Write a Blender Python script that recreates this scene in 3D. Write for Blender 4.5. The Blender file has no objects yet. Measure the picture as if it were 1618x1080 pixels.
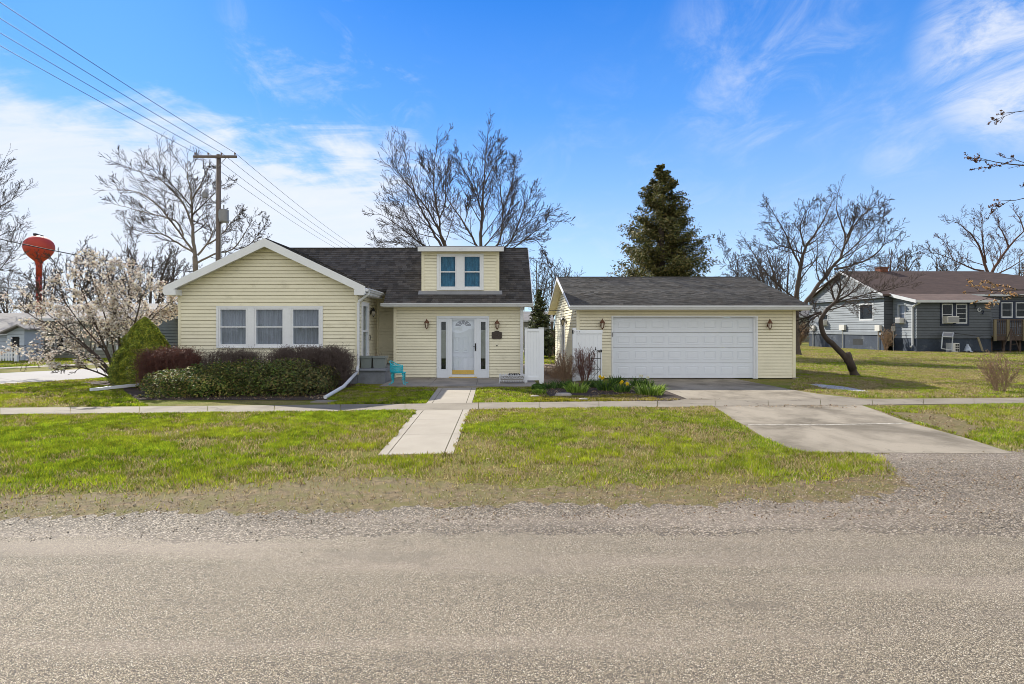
import bpy, math, random
import numpy as np
from mathutils import Vector
R = math.radians
scene = bpy.context.scene

# ------------------------------------------------------------------ camera
CAMH, F, VX, VY = 1.75, 900.0, 780.0, 518.0      # eye height, focal length and vanishing point in photo pixels
cam_d = bpy.data.cameras.new('camera')
cam_d.lens = F / 1618 * 36
cam_d.sensor_width = 36
cam_d.shift_x = (809 - VX) / 1618
cam_d.shift_y = -(540 - VY) / 1618
cam_d.clip_start, cam_d.clip_end = 0.05, 3000
cam = bpy.data.objects.new('camera', cam_d)
scene.collection.objects.link(cam)
cam.location = (0, 0, CAMH)
cam.rotation_euler = (R(90), 0, 0)
scene.camera = cam

# ------------------------------------------------------------------ light
SUN = Vector((-0.85, 1.2, 1.0)).normalized()       # towards the sun
sun_d = bpy.data.lights.new('sun', 'SUN')
sun_d.energy = 4.8
sun_d.angle = R(0.5)
sun_d.color = (1.0, 0.95, 0.83)
sun = bpy.data.objects.new('sun', sun_d)
scene.collection.objects.link(sun)
sun.rotation_euler = (-SUN).to_track_quat('-Z', 'Y').to_euler()

vs = scene.view_settings
vs.view_transform = 'Standard'
vs.look = 'None'
vs.exposure = 0.72
vs.gamma = 1.0
scene.cycles.use_denoising = True
scene.cycles.filter_width = 0.9
scene.cycles.sample_clamp_indirect = 6.0
scene.cycles.max_bounces = 6


class NT:
    """tiny node helper"""
    def __init__(s, tree):
        s.t = tree; s.n = tree.nodes; s.l = tree.links

    def new(s, typ, ins=None, **kw):
        nd = s.n.new(typ)
        for k, v in kw.items():
            setattr(nd, k, v)
        for k, v in (ins or {}).items():
            s.put(nd.inputs[k], v)
        return nd

    def put(s, sock, v):
        if isinstance(v, bpy.types.NodeSocket):
            s.l.new(v, sock)
        elif isinstance(v, bpy.types.Node):
            s.l.new(v.outputs[0], sock)
        else:
            if isinstance(v, (tuple, list)) and len(v) == 3 and sock.type == 'RGBA':
                v = (*v, 1)
            sock.default_value = v

    def math(s, op, a, b=0.0, c=0.0, clamp=False):
        nd = s.new('ShaderNodeMath', {0: a, 1: b, 2: c}, operation=op, use_clamp=clamp)
        return nd.outputs[0]

    def mix(s, f, a, b, mode='MIX'):
        nd = s.new('ShaderNodeMix', data_type='RGBA', blend_type=mode)
        s.put(nd.inputs[0], f); s.put(nd.inputs[6], a); s.put(nd.inputs[7], b)
        return nd.outputs[2]

    def ramp(s, f, stops):
        nd = s.new('ShaderNodeValToRGB', {0: f})
        el = nd.color_ramp.elements
        while len(el) < len(stops):
            el.new(0.5)
        for e, (p, c) in zip(el, stops):
            e.position = p
            e.color = (c, c, c, 1) if isinstance(c, (int, float)) else (*c, 1)
        return nd.outputs[0]

    def noise(s, vec, scale, detail=4, rough=0.55, dist=0.0):
        nd = s.new('ShaderNodeTexNoise', {'Scale': scale, 'Detail': detail, 'Roughness': rough, 'Distortion': dist})
        if vec is not None:
            s.l.new(vec, nd.inputs['Vector'])
        return nd.outputs[0]

    def smooth(s, v, lo, hi):
        nd = s.new('ShaderNodeMapRange', {0: v, 1: lo, 2: hi, 3: 0.0, 4: 1.0}, interpolation_type='SMOOTHSTEP')
        return nd.outputs[0]

    def mapping(s, vec, scale=(1, 1, 1), rot=(0, 0, 0), loc=(0, 0, 0)):
        return s.new('ShaderNodeMapping', {0: vec, 1: loc, 2: rot, 3: scale}).outputs[0]


def pdir(px, py):
    return Vector(((px - VX) / F, 1.0, (VY - py) / F)).normalized()


world = bpy.data.worlds.new('World')
scene.world = world
world.use_nodes = True
w = NT(world.node_tree)
w.n.clear()
sky = w.new('ShaderNodeTexSky', sky_type='NISHITA', sun_disc=False, sun_elevation=math.asin(SUN.z),
            sun_rotation=math.atan2(SUN.x, SUN.y), altitude=100.0, air_density=1.0, dust_density=0.35, ozone_density=2.5)
tc = w.new('ShaderNodeTexCoord')
dirv = tc.outputs['Generated']


def wdot(v):
    return w.new('ShaderNodeVectorMath', {0: dirv, 1: tuple(v)}, operation='DOT_PRODUCT').outputs['Value']


sep = w.new('ShaderNodeSeparateXYZ', {0: dirv})
zz = w.math('MAXIMUM', sep.outputs[2], 0.0)
den = w.math('ADD', zz, 0.22)
comb = w.new('ShaderNodeCombineXYZ', {0: w.math('DIVIDE', sep.outputs[0], den), 1: w.math('DIVIDE', sep.outputs[1], den), 2: 0.0})
cuv = comb.outputs[0]
n_big = w.noise(cuv, 1.1, 7, 0.62, 0.5)
n_fine = w.noise(w.mapping(cuv, (1.0, 2.6, 1.0), (0, 0, R(-38))), 2.6, 8, 0.65, 0.9)
# big bank low on the left: everything under the line (0,75)-(650,300) of the photo
a_, b_ = pdir(-50, 45), pdir(640, 240)
nrm = a_.cross(b_).normalized()
if nrm.dot(pdir(100, 400)) < 0:
    nrm = -nrm
bank = w.math('ADD', wdot(nrm), w.math('MULTIPLY', w.math('SUBTRACT', n_big, 0.5), 0.42))
bank = w.math('ADD', bank, w.math('MULTIPLY', w.math('SUBTRACT', n_fine, 0.5), 0.16))
bank = w.smooth(bank, -0.015, 0.085)
bank = w.math('MULTIPLY', bank, w.smooth(wdot(pdir(260, 330)), 0.86, 0.95))
bank = w.math('MULTIPLY', bank, w.math('ADD', 0.70, w.math('MULTIPLY', n_fine, 0.45)), clamp=True)


n_soft = w.noise(w.mapping(cuv, (1.5, 1.0, 1.0), (0, 0, R(25))), 3.4, 9, 0.66, 0.7)


def wisps(px, py, c0, c1, lo, hi, amt):
    m = w.smooth(wdot(pdir(px, py)), c0, c1)
    k = w.smooth(w.math('ADD', n_soft, w.math('MULTIPLY', w.math('SUBTRACT', n_big, 0.5), 0.35)), lo, hi)
    return w.math('MULTIPLY', w.math('MULTIPLY', m, k), amt)


w1 = wisps(1205, 100, 0.984, 0.9985, 0.36, 0.85, 0.6)
w2 = wisps(1660, 55, 0.9885, 0.9978, 0.30, 0.64, 0.92)
w3 = wisps(1435, 195, 0.9955, 0.9996, 0.36, 0.8, 0.4)
w4 = wisps(520, 110, 0.982, 0.997, 0.48, 0.74, 0.35)
w5 = wisps(1000, 420, 0.90, 0.99, 0.45, 0.80, 0.15)
cl = bank
for q in (w1, w2, w3, w4, w5):
    cl = w.math('MAXIMUM', cl, q)
# the deep blue of the clear part, paler towards the horizon
sk = w.new('ShaderNodeHueSaturation', {'Saturation': 1.22, 'Value': 1.0, 'Color': sky.outputs[0]}).outputs[0]
skm = w.new('ShaderNodeVectorMath', {0: sk, 1: (0.40, 0.86, 1.42)}, operation='MULTIPLY').outputs[0]
hz = w.ramp(zz, [(0.0, (0.56, 0.66, 0.77)), (0.12, (0.47, 0.60, 0.76)), (0.24, (0.25, 0.44, 0.74)), (0.35, (0.11, 0.31, 0.71)), (0.50, (0.03, 0.19, 0.62)), (0.8, (0.012, 0.10, 0.42))])
hzc = w.new('ShaderNodeVectorMath', {0: hz, 1: (10.0, 10.0, 10.0)}, operation='MULTIPLY').outputs[0]
skc = w.mix(0.72, skm, hzc)
cloudc = w.mix(n_big, (5.9, 6.3, 7.1), (7.0, 7.2, 7.6))
# added bright cloud, unseen behind the viewer, to fill the shaded front walls
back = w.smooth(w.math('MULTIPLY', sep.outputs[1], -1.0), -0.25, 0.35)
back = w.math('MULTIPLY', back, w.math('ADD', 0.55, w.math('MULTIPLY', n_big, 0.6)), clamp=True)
fin = w.mix(w.math('MULTIPLY', cl, 0.92), skc, cloudc)
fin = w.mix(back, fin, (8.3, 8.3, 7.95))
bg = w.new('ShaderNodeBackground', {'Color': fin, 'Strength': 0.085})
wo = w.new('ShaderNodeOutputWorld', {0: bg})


# ------------------------------------------------------------------ helpers
def X(px, Y): return (px - VX) / F * Y
def Z(py, Y): return CAMH - (py - VY) / F * Y
def P(px, py, Y): return np.array((X(px, Y), Y, Z(py, Y)))
def G(px, py):
    Y = F * CAMH / (py - VY)
    return (X(px, Y), Y)


def wpos(o):
    v = Vector((0, 0, 0))
    while o is not None:
        v = v + o.location
        o = o.parent
    return v


def tag(o, label=None, cat=None, group=None, kind=None):
    if label: o['label'] = label
    if cat: o['category'] = cat
    if group: o['group'] = group
    if kind: o['kind'] = kind
    return o


def thing(name, loc, label, cat, group=None):
    o = bpy.data.objects.new(name, None)
    scene.collection.objects.link(o)
    o.location = loc
    o.empty_display_size = 0.2
    return tag(o, label, cat, group)


def link(name, me, m, parent=None, origin=None):
    o = bpy.data.objects.new(name, me)
    scene.collection.objects.link(o)
    if m is not None:
        for q in (m if isinstance(m, (list, tuple)) else [m]):
            me.materials.append(q)
    if parent is not None:
        o.parent = parent
    elif origin is not None:
        o.location = origin
    return o


def npmesh(name, V, Fc, m, parent=None, origin=None, cols=None, smooth=False):
    """numpy mesh, world coordinates, all faces with the same corner count"""
    V = np.asarray(V, dtype=np.float64).reshape(-1, 3)
    Fc = np.asarray(Fc, dtype=np.int32)
    if parent is not None:
        off = np.array(wpos(parent))
    else:
        if origin is None:
            origin = (float(V[:, 0].mean()), float(V[:, 1].mean()), float(V[:, 2].min()))
        off = np.array(origin)
    V = (V - off).astype(np.float32)
    me = bpy.data.meshes.new(name)
    nf, k = Fc.shape
    me.vertices.add(len(V)); me.vertices.foreach_set('co', V.ravel())
    me.loops.add(nf * k); me.loops.foreach_set('vertex_index', Fc.ravel())
    me.polygons.add(nf); me.polygons.foreach_set('loop_start', np.arange(0, nf * k, k, dtype=np.int32))
    if smooth:
        me.polygons.foreach_set('use_smooth', np.ones(nf, dtype=bool))
    me.update(calc_edges=True)
    if cols is not None:
        ca = me.color_attributes.new('col', 'FLOAT_COLOR', 'POINT')
        c = np.ones((len(V), 4), dtype=np.float32); c[:, :3] = cols
        ca.data.foreach_set('color', c.ravel())
    return link(name, me, m, parent, origin)


class MB:
    def __init__(s):
        s.v = []; s.f = []; s.c = []; s.cur = (1, 1, 1)

    def add(s, vs_, fs):
        b = len(s.v)
        s.v += [tuple(map(float, q)) for q in vs_]
        s.f += [tuple(b + i for i in f) for f in fs]
        s.c += [s.cur] * len(vs_)
        return s

    def quad(s, *p): return s.add(p, [tuple(range(len(p)))])

    def box(s, x0, x1, y0, y1, z0, z1):
        if x0 > x1: x0, x1 = x1, x0
        if y0 > y1: y0, y1 = y1, y0
        if z0 > z1: z0, z1 = z1, z0
        return s.add([(x0, y0, z0), (x1, y0, z0), (x1, y1, z0), (x0, y1, z0), (x0, y0, z1), (x1, y0, z1), (x1, y1, z1), (x0, y1, z1)],
                     [(3, 2, 1, 0), (4, 5, 6, 7), (0, 1, 5, 4), (1, 2, 6, 5), (2, 3, 7, 6), (3, 0, 4, 7)])

    def bbox(s, x0, x1, y0, y1, z0, z1, b=0.01):
        """box with a chamfered front (towards -y)"""
        s.add([(x0, y0 + b, z0), (x1, y0 + b, z0), (x1, y0 + b, z1), (x0, y0 + b, z1),
               (x0 + b, y0, z0 + b), (x1 - b, y0, z0 + b), (x1 - b, y0, z1 - b), (x0 + b, y0, z1 - b),
               (x0, y1, z0), (x1, y1, z0), (x1, y1, z1), (x0, y1, z1)],
              [(4, 5, 6, 7), (0, 1, 5, 4), (1, 2, 6, 5), (2, 3, 7, 6), (3, 0, 4, 7),
               (8, 9, 1, 0), (9, 10, 2, 1), (10, 11, 3, 2), (11, 8, 0, 3), (11, 10, 9, 8)])
        return s

    def prism(s, poly, d):
        """poly: 3-D points, d: extrusion vector"""
        n = len(poly)
        p2 = [(a[0] + d[0], a[1] + d[1], a[2] + d[2]) for a in poly]
        fs = [tuple(range(n)), tuple(range(2 * n - 1, n - 1, -1))]
        fs += [(i, i + n, (i + 1) % n + n, (i + 1) % n) for i in range(n)]
        return s.add(list(poly) + p2, fs)

    def bar(s, p0, p1, w_, h_, up=(0, 0, 1)):
        p0, p1, up = Vector(p0), Vector(p1), Vector(up)
        d = (p1 - p0).normalized()
        a = d.cross(up)
        if a.length < 1e-4: a = d.cross(Vector((1, 0, 0)))
        a = a.normalized() * w_ / 2
        b = a.cross(d).normalized() * h_ / 2
        vs_ = [p0 - a - b, p0 + a - b, p0 + a + b, p0 - a + b, p1 - a - b, p1 + a - b, p1 + a + b, p1 - a + b]
        return s.add(vs_, [(3, 2, 1, 0), (4, 5, 6, 7), (0, 1, 5, 4), (1, 2, 6, 5), (2, 3, 7, 6), (3, 0, 4, 7)])

    def tube(s, pts, r, k=6):
        pts = [Vector(p) for p in pts]
        n = len(pts)
        rs = r if isinstance(r, (list, tuple)) else [r] * n
        b = len(s.v)
        for i, p in enumerate(pts):
            t = (pts[min(i + 1, n - 1)] - pts[max(i - 1, 0)]).normalized()
            ref = Vector((0, 0, 1)) if abs(t.z) < 0.8 else Vector((0, 1, 0))
            a = t.cross(ref).normalized(); c = t.cross(a)
            for j in range(k):
                q = 2 * math.pi * j / k
                s.v.append(tuple(p + (a * math.cos(q) + c * math.sin(q)) * rs[i])); s.c.append(s.cur)
        for i in range(n - 1):
            for j in range(k):
                s.f.append((b + i * k + j, b + i * k + (j + 1) % k, b + (i + 1) * k + (j + 1) % k, b + (i + 1) * k + j))
        s.f.append(tuple(b + j for j in range(k - 1, -1, -1)))
        s.f.append(tuple(b + (n - 1) * k + j for j in range(k)))
        return s

    def lathe(s, prof, cx, cy, k=24):
        b = len(s.v)
        for (r, z) in prof:
            for j in range(k):
                q = 2 * math.pi * j / k
                s.v.append((cx + r * math.cos(q), cy + r * math.sin(q), z)); s.c.append(s.cur)
        for i in range(len(prof) - 1):
            for j in range(k):
                s.f.append((b + i * k + j, b + i * k + (j + 1) % k, b + (i + 1) * k + (j + 1) % k, b + (i + 1) * k + j))
        s.f.append(tuple(b + j for j in range(k - 1, -1, -1)))
        s.f.append(tuple(b + (len(prof) - 1) * k + j for j in range(k)))
        return s

    def build(s, name, m, parent=None, origin=None, smooth=False, col=False):
        V = np.array(s.v)
        if parent is not None:
            off = np.array(wpos(parent))
        else:
            if origin is None:
                origin = (float(V[:, 0].mean()), float(V[:, 1].mean()), float(V[:, 2].min()))
            off = np.array(origin)
        me = bpy.data.meshes.new(name)
        me.from_pydata([tuple(q) for q in (V - off)], [], s.f)
        uv = me.uv_layers.new(name='UVMap')
        # metre UVs: u along the horizontal of each face, v up its slope
        for p in me.polygons:
            n = p.normal
            t = Vector((0, 0, 1)).cross(n)
            t = t.normalized() if t.length > 1e-3 else Vector((1, 0, 0))
            b = n.cross(t)
            for li in p.loop_indices:
                co = Vector(s.v[me.loops[li].vertex_index])
                uv.data[li].uv = (co.dot(t), co.dot(b))
            if smooth: p.use_smooth = True
        if col:
            ca = me.color_attributes.new('col', 'FLOAT_COLOR', 'POINT')
            c = np.ones((len(V), 4), dtype=np.float32); c[:, :3] = np.array(s.c)
            ca.data.foreach_set('color', c.ravel())
        return link(name, me, m, parent, origin)


# ------------------------------------------------------------------ materials
def new_mat(name):
    m = bpy.data.materials.new(name); m.use_nodes = True
    t = NT(m.node_tree); t.n.clear()
    out = t.new('ShaderNodeOutputMaterial')
    return m, t, out


def obj_co(t, scale=None):
    c = t.new('ShaderNodeNewGeometry').outputs['Position']
    return t.mapping(c, scale) if scale else c


def mat(name, col, rough=0.6, var=0.12, scale=3.0, bump=0.0, bscale=60.0, spec=0.35, metal=0.0, stretch=(1, 1, 1), dirt=None):
    m, t, out = new_mat(name)
    co = obj_co(t, stretch)
    n = t.noise(co, scale, 6, 0.6)
    n2 = t.noise(co, scale * 9, 3, 0.6)
    f = t.math('ADD', t.math('MULTIPLY', n, 0.65), t.math('MULTIPLY', n2, 0.35))
    f = t.smooth(f, 0.3, 0.7)
    c = t.mix(f, tuple(max(0, q * (1 - var)) for q in col), tuple(min(1, q * (1 + var)) for q in col))
    if dirt:
        dc, amt, sc, lo, hi = dirt
        d = t.smooth(t.noise(obj_co(t, stretch), sc, 7, 0.7), lo, hi)
        c = t.mix(t.math('MULTIPLY', d, amt), c, dc)
    b = t.new('ShaderNodeBsdfPrincipled', {'Base Color': c, 'Roughness': rough, 'Specular IOR Level': spec, 'Metallic': metal})
    if bump:
        bn = t.new('ShaderNodeBump', {'Height': t.noise(co, bscale, 4, 0.6), 'Strength': bump, 'Distance': 0.01})
        t.l.new(bn.outputs[0], b.inputs['Normal'])
    t.l.new(b.outputs[0], out.inputs[0])
    return m


def mat_attr(name, rough=0.6, trans=0.0, var=0.15, scale=8.0, spec=0.25, bump=0.0, bscale=50, tint=(1, 1, 1)):
    m, t, out = new_mat(name)
    a = t.new('ShaderNodeAttribute', attribute_name='col').outputs['Color']
    co = obj_co(t)
    n = t.smooth(t.noise(co, scale, 5, 0.6), 0.3, 0.7)
    c = t.mix(n, t.mix(1.0, a, (1 - var,) * 3, 'MULTIPLY'), t.mix(1.0, a, (1 + var,) * 3, 'MULTIPLY'))
    b = t.new('ShaderNodeBsdfPrincipled', {'Base Color': c, 'Roughness': rough, 'Specular IOR Level': spec})
    if bump:
        bn = t.new('ShaderNodeBump', {'Height': t.noise(co, bscale, 4, 0.6), 'Strength': bump, 'Distance': 0.01})
        t.l.new(bn.outputs[0], b.inputs['Normal'])
    if trans:
        tr = t.new('ShaderNodeBsdfTranslucent', {'Color': c})
        mx = t.new('ShaderNodeMixShader', {0: trans, 1: b, 2: tr})
        t.l.new(mx.outputs[0], out.inputs[0])
    else:
        t.l.new(b.outputs[0], out.inputs[0])
    return m


def glass_mat(name, tint=(0.9, 0.95, 1.0), refl=0.18, ior=1.5, k=1.0):
    m, t, out = new_mat(name)
    bf = t.new('ShaderNodeNewGeometry').outputs['Backfacing']      # same reflectance from either face of the sheet
    fr = t.new('ShaderNodeFresnel', {'IOR': t.math('ADD', ior, t.math('MULTIPLY', bf, 1.0 / ior - ior))})
    co = obj_co(t)
    bn = t.new('ShaderNodeBump', {'Height': t.noise(co, 1.3, 2, 0.5), 'Strength': 0.25, 'Distance': 0.02})
    gl = t.new('ShaderNodeBsdfGlossy', {'Color': (0.9, 0.95, 1.0), 'Roughness': 0.015, 'Normal': bn.outputs[0]})
    tr = t.new('ShaderNodeBsdfTransparent', {'Color': tint})
    f = t.math('ADD', t.math('MULTIPLY', fr.outputs[0], k), refl, clamp=True)
    mx = t.new('ShaderNodeMixShader', {0: f, 1: tr, 2: gl})
    t.l.new(mx.outputs[0], out.inputs[0])
    return m


def concrete(name, col, dark, speck=0.25, stain=0.5, sc=1.2, sep_=(1, 1, 1), crack=0.8):
    m, t, out = new_mat(name)
    co = obj_co(t)
    big = t.smooth(t.noise(t.mapping(co, sep_), sc, 6, 0.62, 0.4), 0.38, 0.68)
    c = t.mix(t.math('MULTIPLY', big, stain), col, dark)
    fine = t.noise(co, 95, 3, 0.7)
    c = t.mix(t.math('MULTIPLY', t.smooth(fine, 0.35, 0.7), speck), c, tuple(q * 0.45 for q in col))
    fine2 = t.noise(co, 140, 2, 0.6)
    c = t.mix(t.math('MULTIPLY', t.smooth(fine2, 0.6, 0.75), speck * 0.9), c, tuple(min(1, q * 1.6) for q in col))
    cr = t.new('ShaderNodeTexVoronoi', {'Vector': t.mapping(co, (1, 1, 1)), 'Scale': 0.55}, feature='DISTANCE_TO_EDGE')
    warp = t.new('ShaderNodeVectorMath', {0: co, 1: t.new('ShaderNodeVectorMath', {0: t.new('ShaderNodeTexNoise', {'Vector': co, 'Scale': 1.6, 'Detail': 6.0}).outputs[1], 1: (0.9, 0.9, 0.9)}, operation='MULTIPLY').outputs[0]}, operation='ADD').outputs[0]
    t.l.new(warp, cr.inputs['Vector'])
    ck = t.math('MULTIPLY', t.math('SUBTRACT', 1.0, t.smooth(cr.outputs[0], 0.0, 0.010)), t.smooth(t.noise(co, 0.7, 3), 0.5, 0.6))
    c = t.mix(t.math('MULTIPLY', ck, crack), c, tuple(q * 0.28 for q in col))
    blot = t.smooth(t.noise(co, 7.0, 5, 0.7), 0.56, 0.72)
    c = t.mix(t.math('MULTIPLY', blot, stain * 0.45), c, dark)
    b = t.new('ShaderNodeBsdfPrincipled', {'Base Color': c, 'Roughness': 0.85, 'Specular IOR Level': 0.2})
    bn = t.new('ShaderNodeBump', {'Height': fine, 'Strength': 0.35, 'Distance': 0.004})
    t.l.new(bn.outputs[0], b.inputs['Normal'])
    t.l.new(b.outputs[0], out.inputs[0])
    return m


def shingle_mat(name, base, vary, lichen=0.3):
    """colour of each tab in the vertex colours, grit and grey streaks in the shader"""
    m, t, out = new_mat(name)
    a = t.new('ShaderNodeAttribute', attribute_name='col').outputs['Color']
    co = obj_co(t)
    grit = t.noise(co, 60, 3, 0.7)
    big = t.smooth(t.noise(co, 0.9, 5, 0.6), 0.35, 0.7)
    c = t.mix(t.math('MULTIPLY', big, lichen), a, vary)
    c = t.mix(t.smooth(grit, 0.3, 0.75), t.mix(1.0, c, (0.62, 0.62, 0.62), 'MULTIPLY'), t.mix(1.0, c, (1.5, 1.5, 1.5), 'MULTIPLY'))
    b = t.new('ShaderNodeBsdfPrincipled', {'Base Color': c, 'Roughness': 0.9, 'Specular IOR Level': 0.15})
    bn = t.new('ShaderNodeBump', {'Height': t.noise(co, 35, 4, 0.7), 'Strength': 0.6, 'Distance': 0.01})
    t.l.new(bn.outputs[0], b.inputs['Normal'])
    t.l.new(b.outputs[0], out.inputs[0])
    return m


M = {}
M['siding'] = mat('cream_siding', (0.81, 0.755, 0.585), 0.5, 0.05, 1.4, spec=0.3, dirt=((0.46, 0.42, 0.30), 0.5, 2.2, 0.54, 0.76), stretch=(1, 1, 1.6))
M['siding_g'] = mat('cream_siding_garage', (0.80, 0.74, 0.57), 0.5, 0.05, 1.4, spec=0.3, dirt=((0.5, 0.46, 0.3), 0.25, 1.3, 0.5, 0.8))
M['trimcream'] = mat('cream_trim', (0.80, 0.74, 0.56), 0.5, 0.04)
M['white'] = mat('white_paint', (0.78, 0.79, 0.82), 0.45, 0.04, 2.0, dirt=((0.5, 0.5, 0.5), 0.25, 2.5, 0.5, 0.8))
M['vinyl'] = mat('white_vinyl', (0.82, 0.84, 0.88), 0.35, 0.02)
M['gutter'] = mat('gutter_metal', (0.70, 0.71, 0.74), 0.4, 0.05, 1.0, dirt=((0.32, 0.3, 0.28), 0.4, 3.0, 0.5, 0.8), stretch=(1, 1, 3))
M['door'] = mat('door_white', (0.74, 0.77, 0.83), 0.4, 0.02)
M['brass'] = mat('brass', (0.75, 0.52, 0.16), 0.3, 0.1, metal=0.9)
M['iron'] = mat('black_iron', (0.02, 0.02, 0.022), 0.5, 0.2)
M['copper'] = mat('copper_brown', (0.13, 0.055, 0.03), 0.45, 0.25, 20)
M['lampglass'] = mat('lamp_glass', (0.62, 0.56, 0.45), 0.15, 0.1)
M['bronze'] = mat('bronze', (0.045, 0.03, 0.022), 0.45, 0.15, 20, spec=0.5)
M['bronze_hi'] = mat('bronze_raised', (0.12, 0.09, 0.065), 0.4, 0.15, 20)
M['glass'] = glass_mat('window_glass', refl=0.01, k=0.8)
M['glass_dark'] = glass_mat('dark_glass', (0.5, 0.55, 0.6), refl=0.01, ior=1.4, k=0.35)
M['glass_blue'] = glass_mat('dormer_glass', (0.8, 0.92, 1.0), 0.0, 1.3)
M['glass_storm'] = glass_mat('storm_glass', (0.95, 0.97, 1.0), 0.04)
M['curtain'] = mat('curtain', (0.24, 0.25, 0.29), 0.9, 0.25, 3.5, stretch=(3, 1, 0.4))
M['curtain_side'] = mat('side_curtain', (0.34, 0.33, 0.29), 0.9, 0.15, 6.0, stretch=(1, 1, 0.5))
M['curtain_b'] = mat('teal_curtain', (0.05, 0.185, 0.28), 0.9, 0.4, 5.0, stretch=(2, 1, 0.7))
M['dark'] = mat('dark_interior', (0.02, 0.022, 0.025), 0.8, 0.4, 2)
M['greyblock'] = mat('grey_painted_block', (0.21, 0.225, 0.26), 0.7, 0.12, 2, bump=0.4, bscale=30, dirt=((0.12, 0.12, 0.13), 0.5, 3, 0.45, 0.7))
M['greyplastic'] = mat('grey_plastic', (0.20, 0.225, 0.22), 0.5, 0.1, 4)
M['soil'] = mat('soil', (0.05, 0.033, 0.022), 0.95, 0.5, 6, bump=1.0, bscale=40)
M['turq'] = mat('turquoise_paint', (0.03, 0.50, 0.60), 0.4, 0.12, 12)
M['whiteiron'] = mat('white_iron', (0.62, 0.63, 0.66), 0.5, 0.15, 25)
M['beige'] = mat('beige_trough', (0.30, 0.28, 0.26), 0.8, 0.12, 5)
M['stone'] = mat('stone', (0.34, 0.30, 0.26), 0.85, 0.25, 14, bump=0.5)
M['shingle'] = shingle_mat('shingles', None, (0.085, 0.078, 0.075), 0.35)
M['shingle_g'] = shingle_mat('shingles_garage', None, (0.13, 0.125, 0.12), 0.35)
M['bark'] = mat('bark', (0.085, 0.064, 0.052), 0.9, 0.3, 8, bump=0.8, bscale=30, stretch=(1, 1, 0.35))
M['bark_pale'] = mat('pale_bark', (0.20, 0.165, 0.13), 0.9, 0.35, 4, bump=0.6, bscale=20, stretch=(1, 1, 0.5))
M['bark_dark'] = mat('dark_bark', (0.07, 0.052, 0.043), 0.9, 0.3, 8, bump=0.8, bscale=30, stretch=(1, 1, 0.35))
M['bark_red'] = mat('reddish_bark', (0.10, 0.056, 0.042), 0.9, 0.3, 8, bump=0.6, bscale=30)
M['twig'] = mat('twig', (0.062, 0.046, 0.037), 0.9, 0.2, 4)
M['twig_tan'] = mat('tan_twig', (0.27, 0.18, 0.115), 0.8, 0.25, 6)
M['twig_red'] = mat('red_twig', (0.15, 0.07, 0.055), 0.8, 0.3, 6)
M['twig_grey'] = mat('grey_twig', (0.13, 0.095, 0.08), 0.8, 0.3, 6)
M['leaf'] = mat_attr('leaf', 0.62, 0.25, 0.2, 6, spec=0.2)
M['needle'] = mat_attr('needle', 0.6, 0.15, 0.25, 5)
M['grass'] = mat_attr('grass_blade', 0.55, 0.42, 0.12, 3, spec=0.25)
M['petal'] = mat_attr('petal', 0.6, 0.35, 0.06, 6)
M['pebble'] = mat_attr('pebble', 0.85, 0.0, 0.1, 30)
M['wood_pole'] = mat('weathered_pole', (0.15, 0.12, 0.105), 0.9, 0.25, 5, bump=0.6, bscale=25, stretch=(1, 1, 0.15))
M['tower_red'] = mat('tower_red', (0.42, 0.048, 0.032), 0.6, 0.12, 0.25, dirt=((0.16, 0.03, 0.025), 0.5, 0.12, 0.52, 0.75))
M['transformer'] = mat('transformer_grey', (0.24, 0.24, 0.25), 0.5, 0.1)
M['wire'] = mat('wire', (0.03, 0.03, 0.035), 0.6, 0.05)
M['blue_siding'] = mat('slate_siding', (0.215, 0.235, 0.26), 0.7, 0.1, 1.0, dirt=((0.33, 0.36, 0.37), 0.35, 1.2, 0.5, 0.75))
M['blue_shaded'] = mat('slate_siding_shaded', (0.088, 0.097, 0.113), 0.7, 0.12, 1.2, dirt=((0.18, 0.22, 0.25), 0.3, 1.4, 0.55, 0.8))  # front walls: same slate siding with their shade put into the colour
M['blue_found'] = mat('blue_foundation', (0.036, 0.047, 0.07), 0.8, 0.25, 1.2, bump=0.4, bscale=10, dirt=((0.20, 0.21, 0.22), 0.6, 0.9, 0.52, 0.74))
M['navy'] = mat('navy_trim', (0.012, 0.02, 0.045), 0.6, 0.1)
M['brownroof'] = mat('brown_shingles', (0.075, 0.048, 0.038), 0.9, 0.25, 1.5, bump=0.5, bscale=20, stretch=(1, 1, 4))
M['brownroof2'] = mat('brown_shingles_porch', (0.13, 0.088, 0.07), 0.9, 0.25, 1.5, bump=0.5, bscale=20, stretch=(1, 1, 4))
M['whitetrim'] = mat('aged_white_trim', (0.50, 0.51, 0.53), 0.6, 0.08, 2)
M['brick'] = mat('chimney_brick', (0.16, 0.062, 0.04), 0.9, 0.3, 6, bump=0.6)
M['ac'] = mat('air_conditioner', (0.58, 0.56, 0.52), 0.5, 0.06)
M['lumber'] = mat('weathered_lumber', (0.17, 0.14, 0.085), 0.85, 0.2, 4, stretch=(1, 1, 0.3))
M['lumber_dk'] = mat('dark_lumber', (0.075, 0.052, 0.042), 0.85, 0.2, 4)
M['greenhouse_wall'] = mat('grey_green_siding', (0.20, 0.205, 0.175), 0.8, 0.12, 1.0)
M['greyroof'] = mat('grey_roof', (0.22, 0.205, 0.20), 0.9, 0.2, 1.5, stretch=(1, 1, 5))
M['pale_wall'] = mat('pale_blue_wall', (0.42, 0.47, 0.55), 0.7, 0.06)
M['fencewood'] = mat('fence_wood', (0.10, 0.065, 0.045), 0.9, 0.3, 3, stretch=(3, 1, 0.4))
M['whitebag'] = mat('plastic_bag', (0.45, 0.5, 0.58), 0.4, 0.2, 20)
M['path'] = concrete('brown_path', (0.23, 0.17, 0.12), (0.13, 0.09, 0.06))
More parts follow.
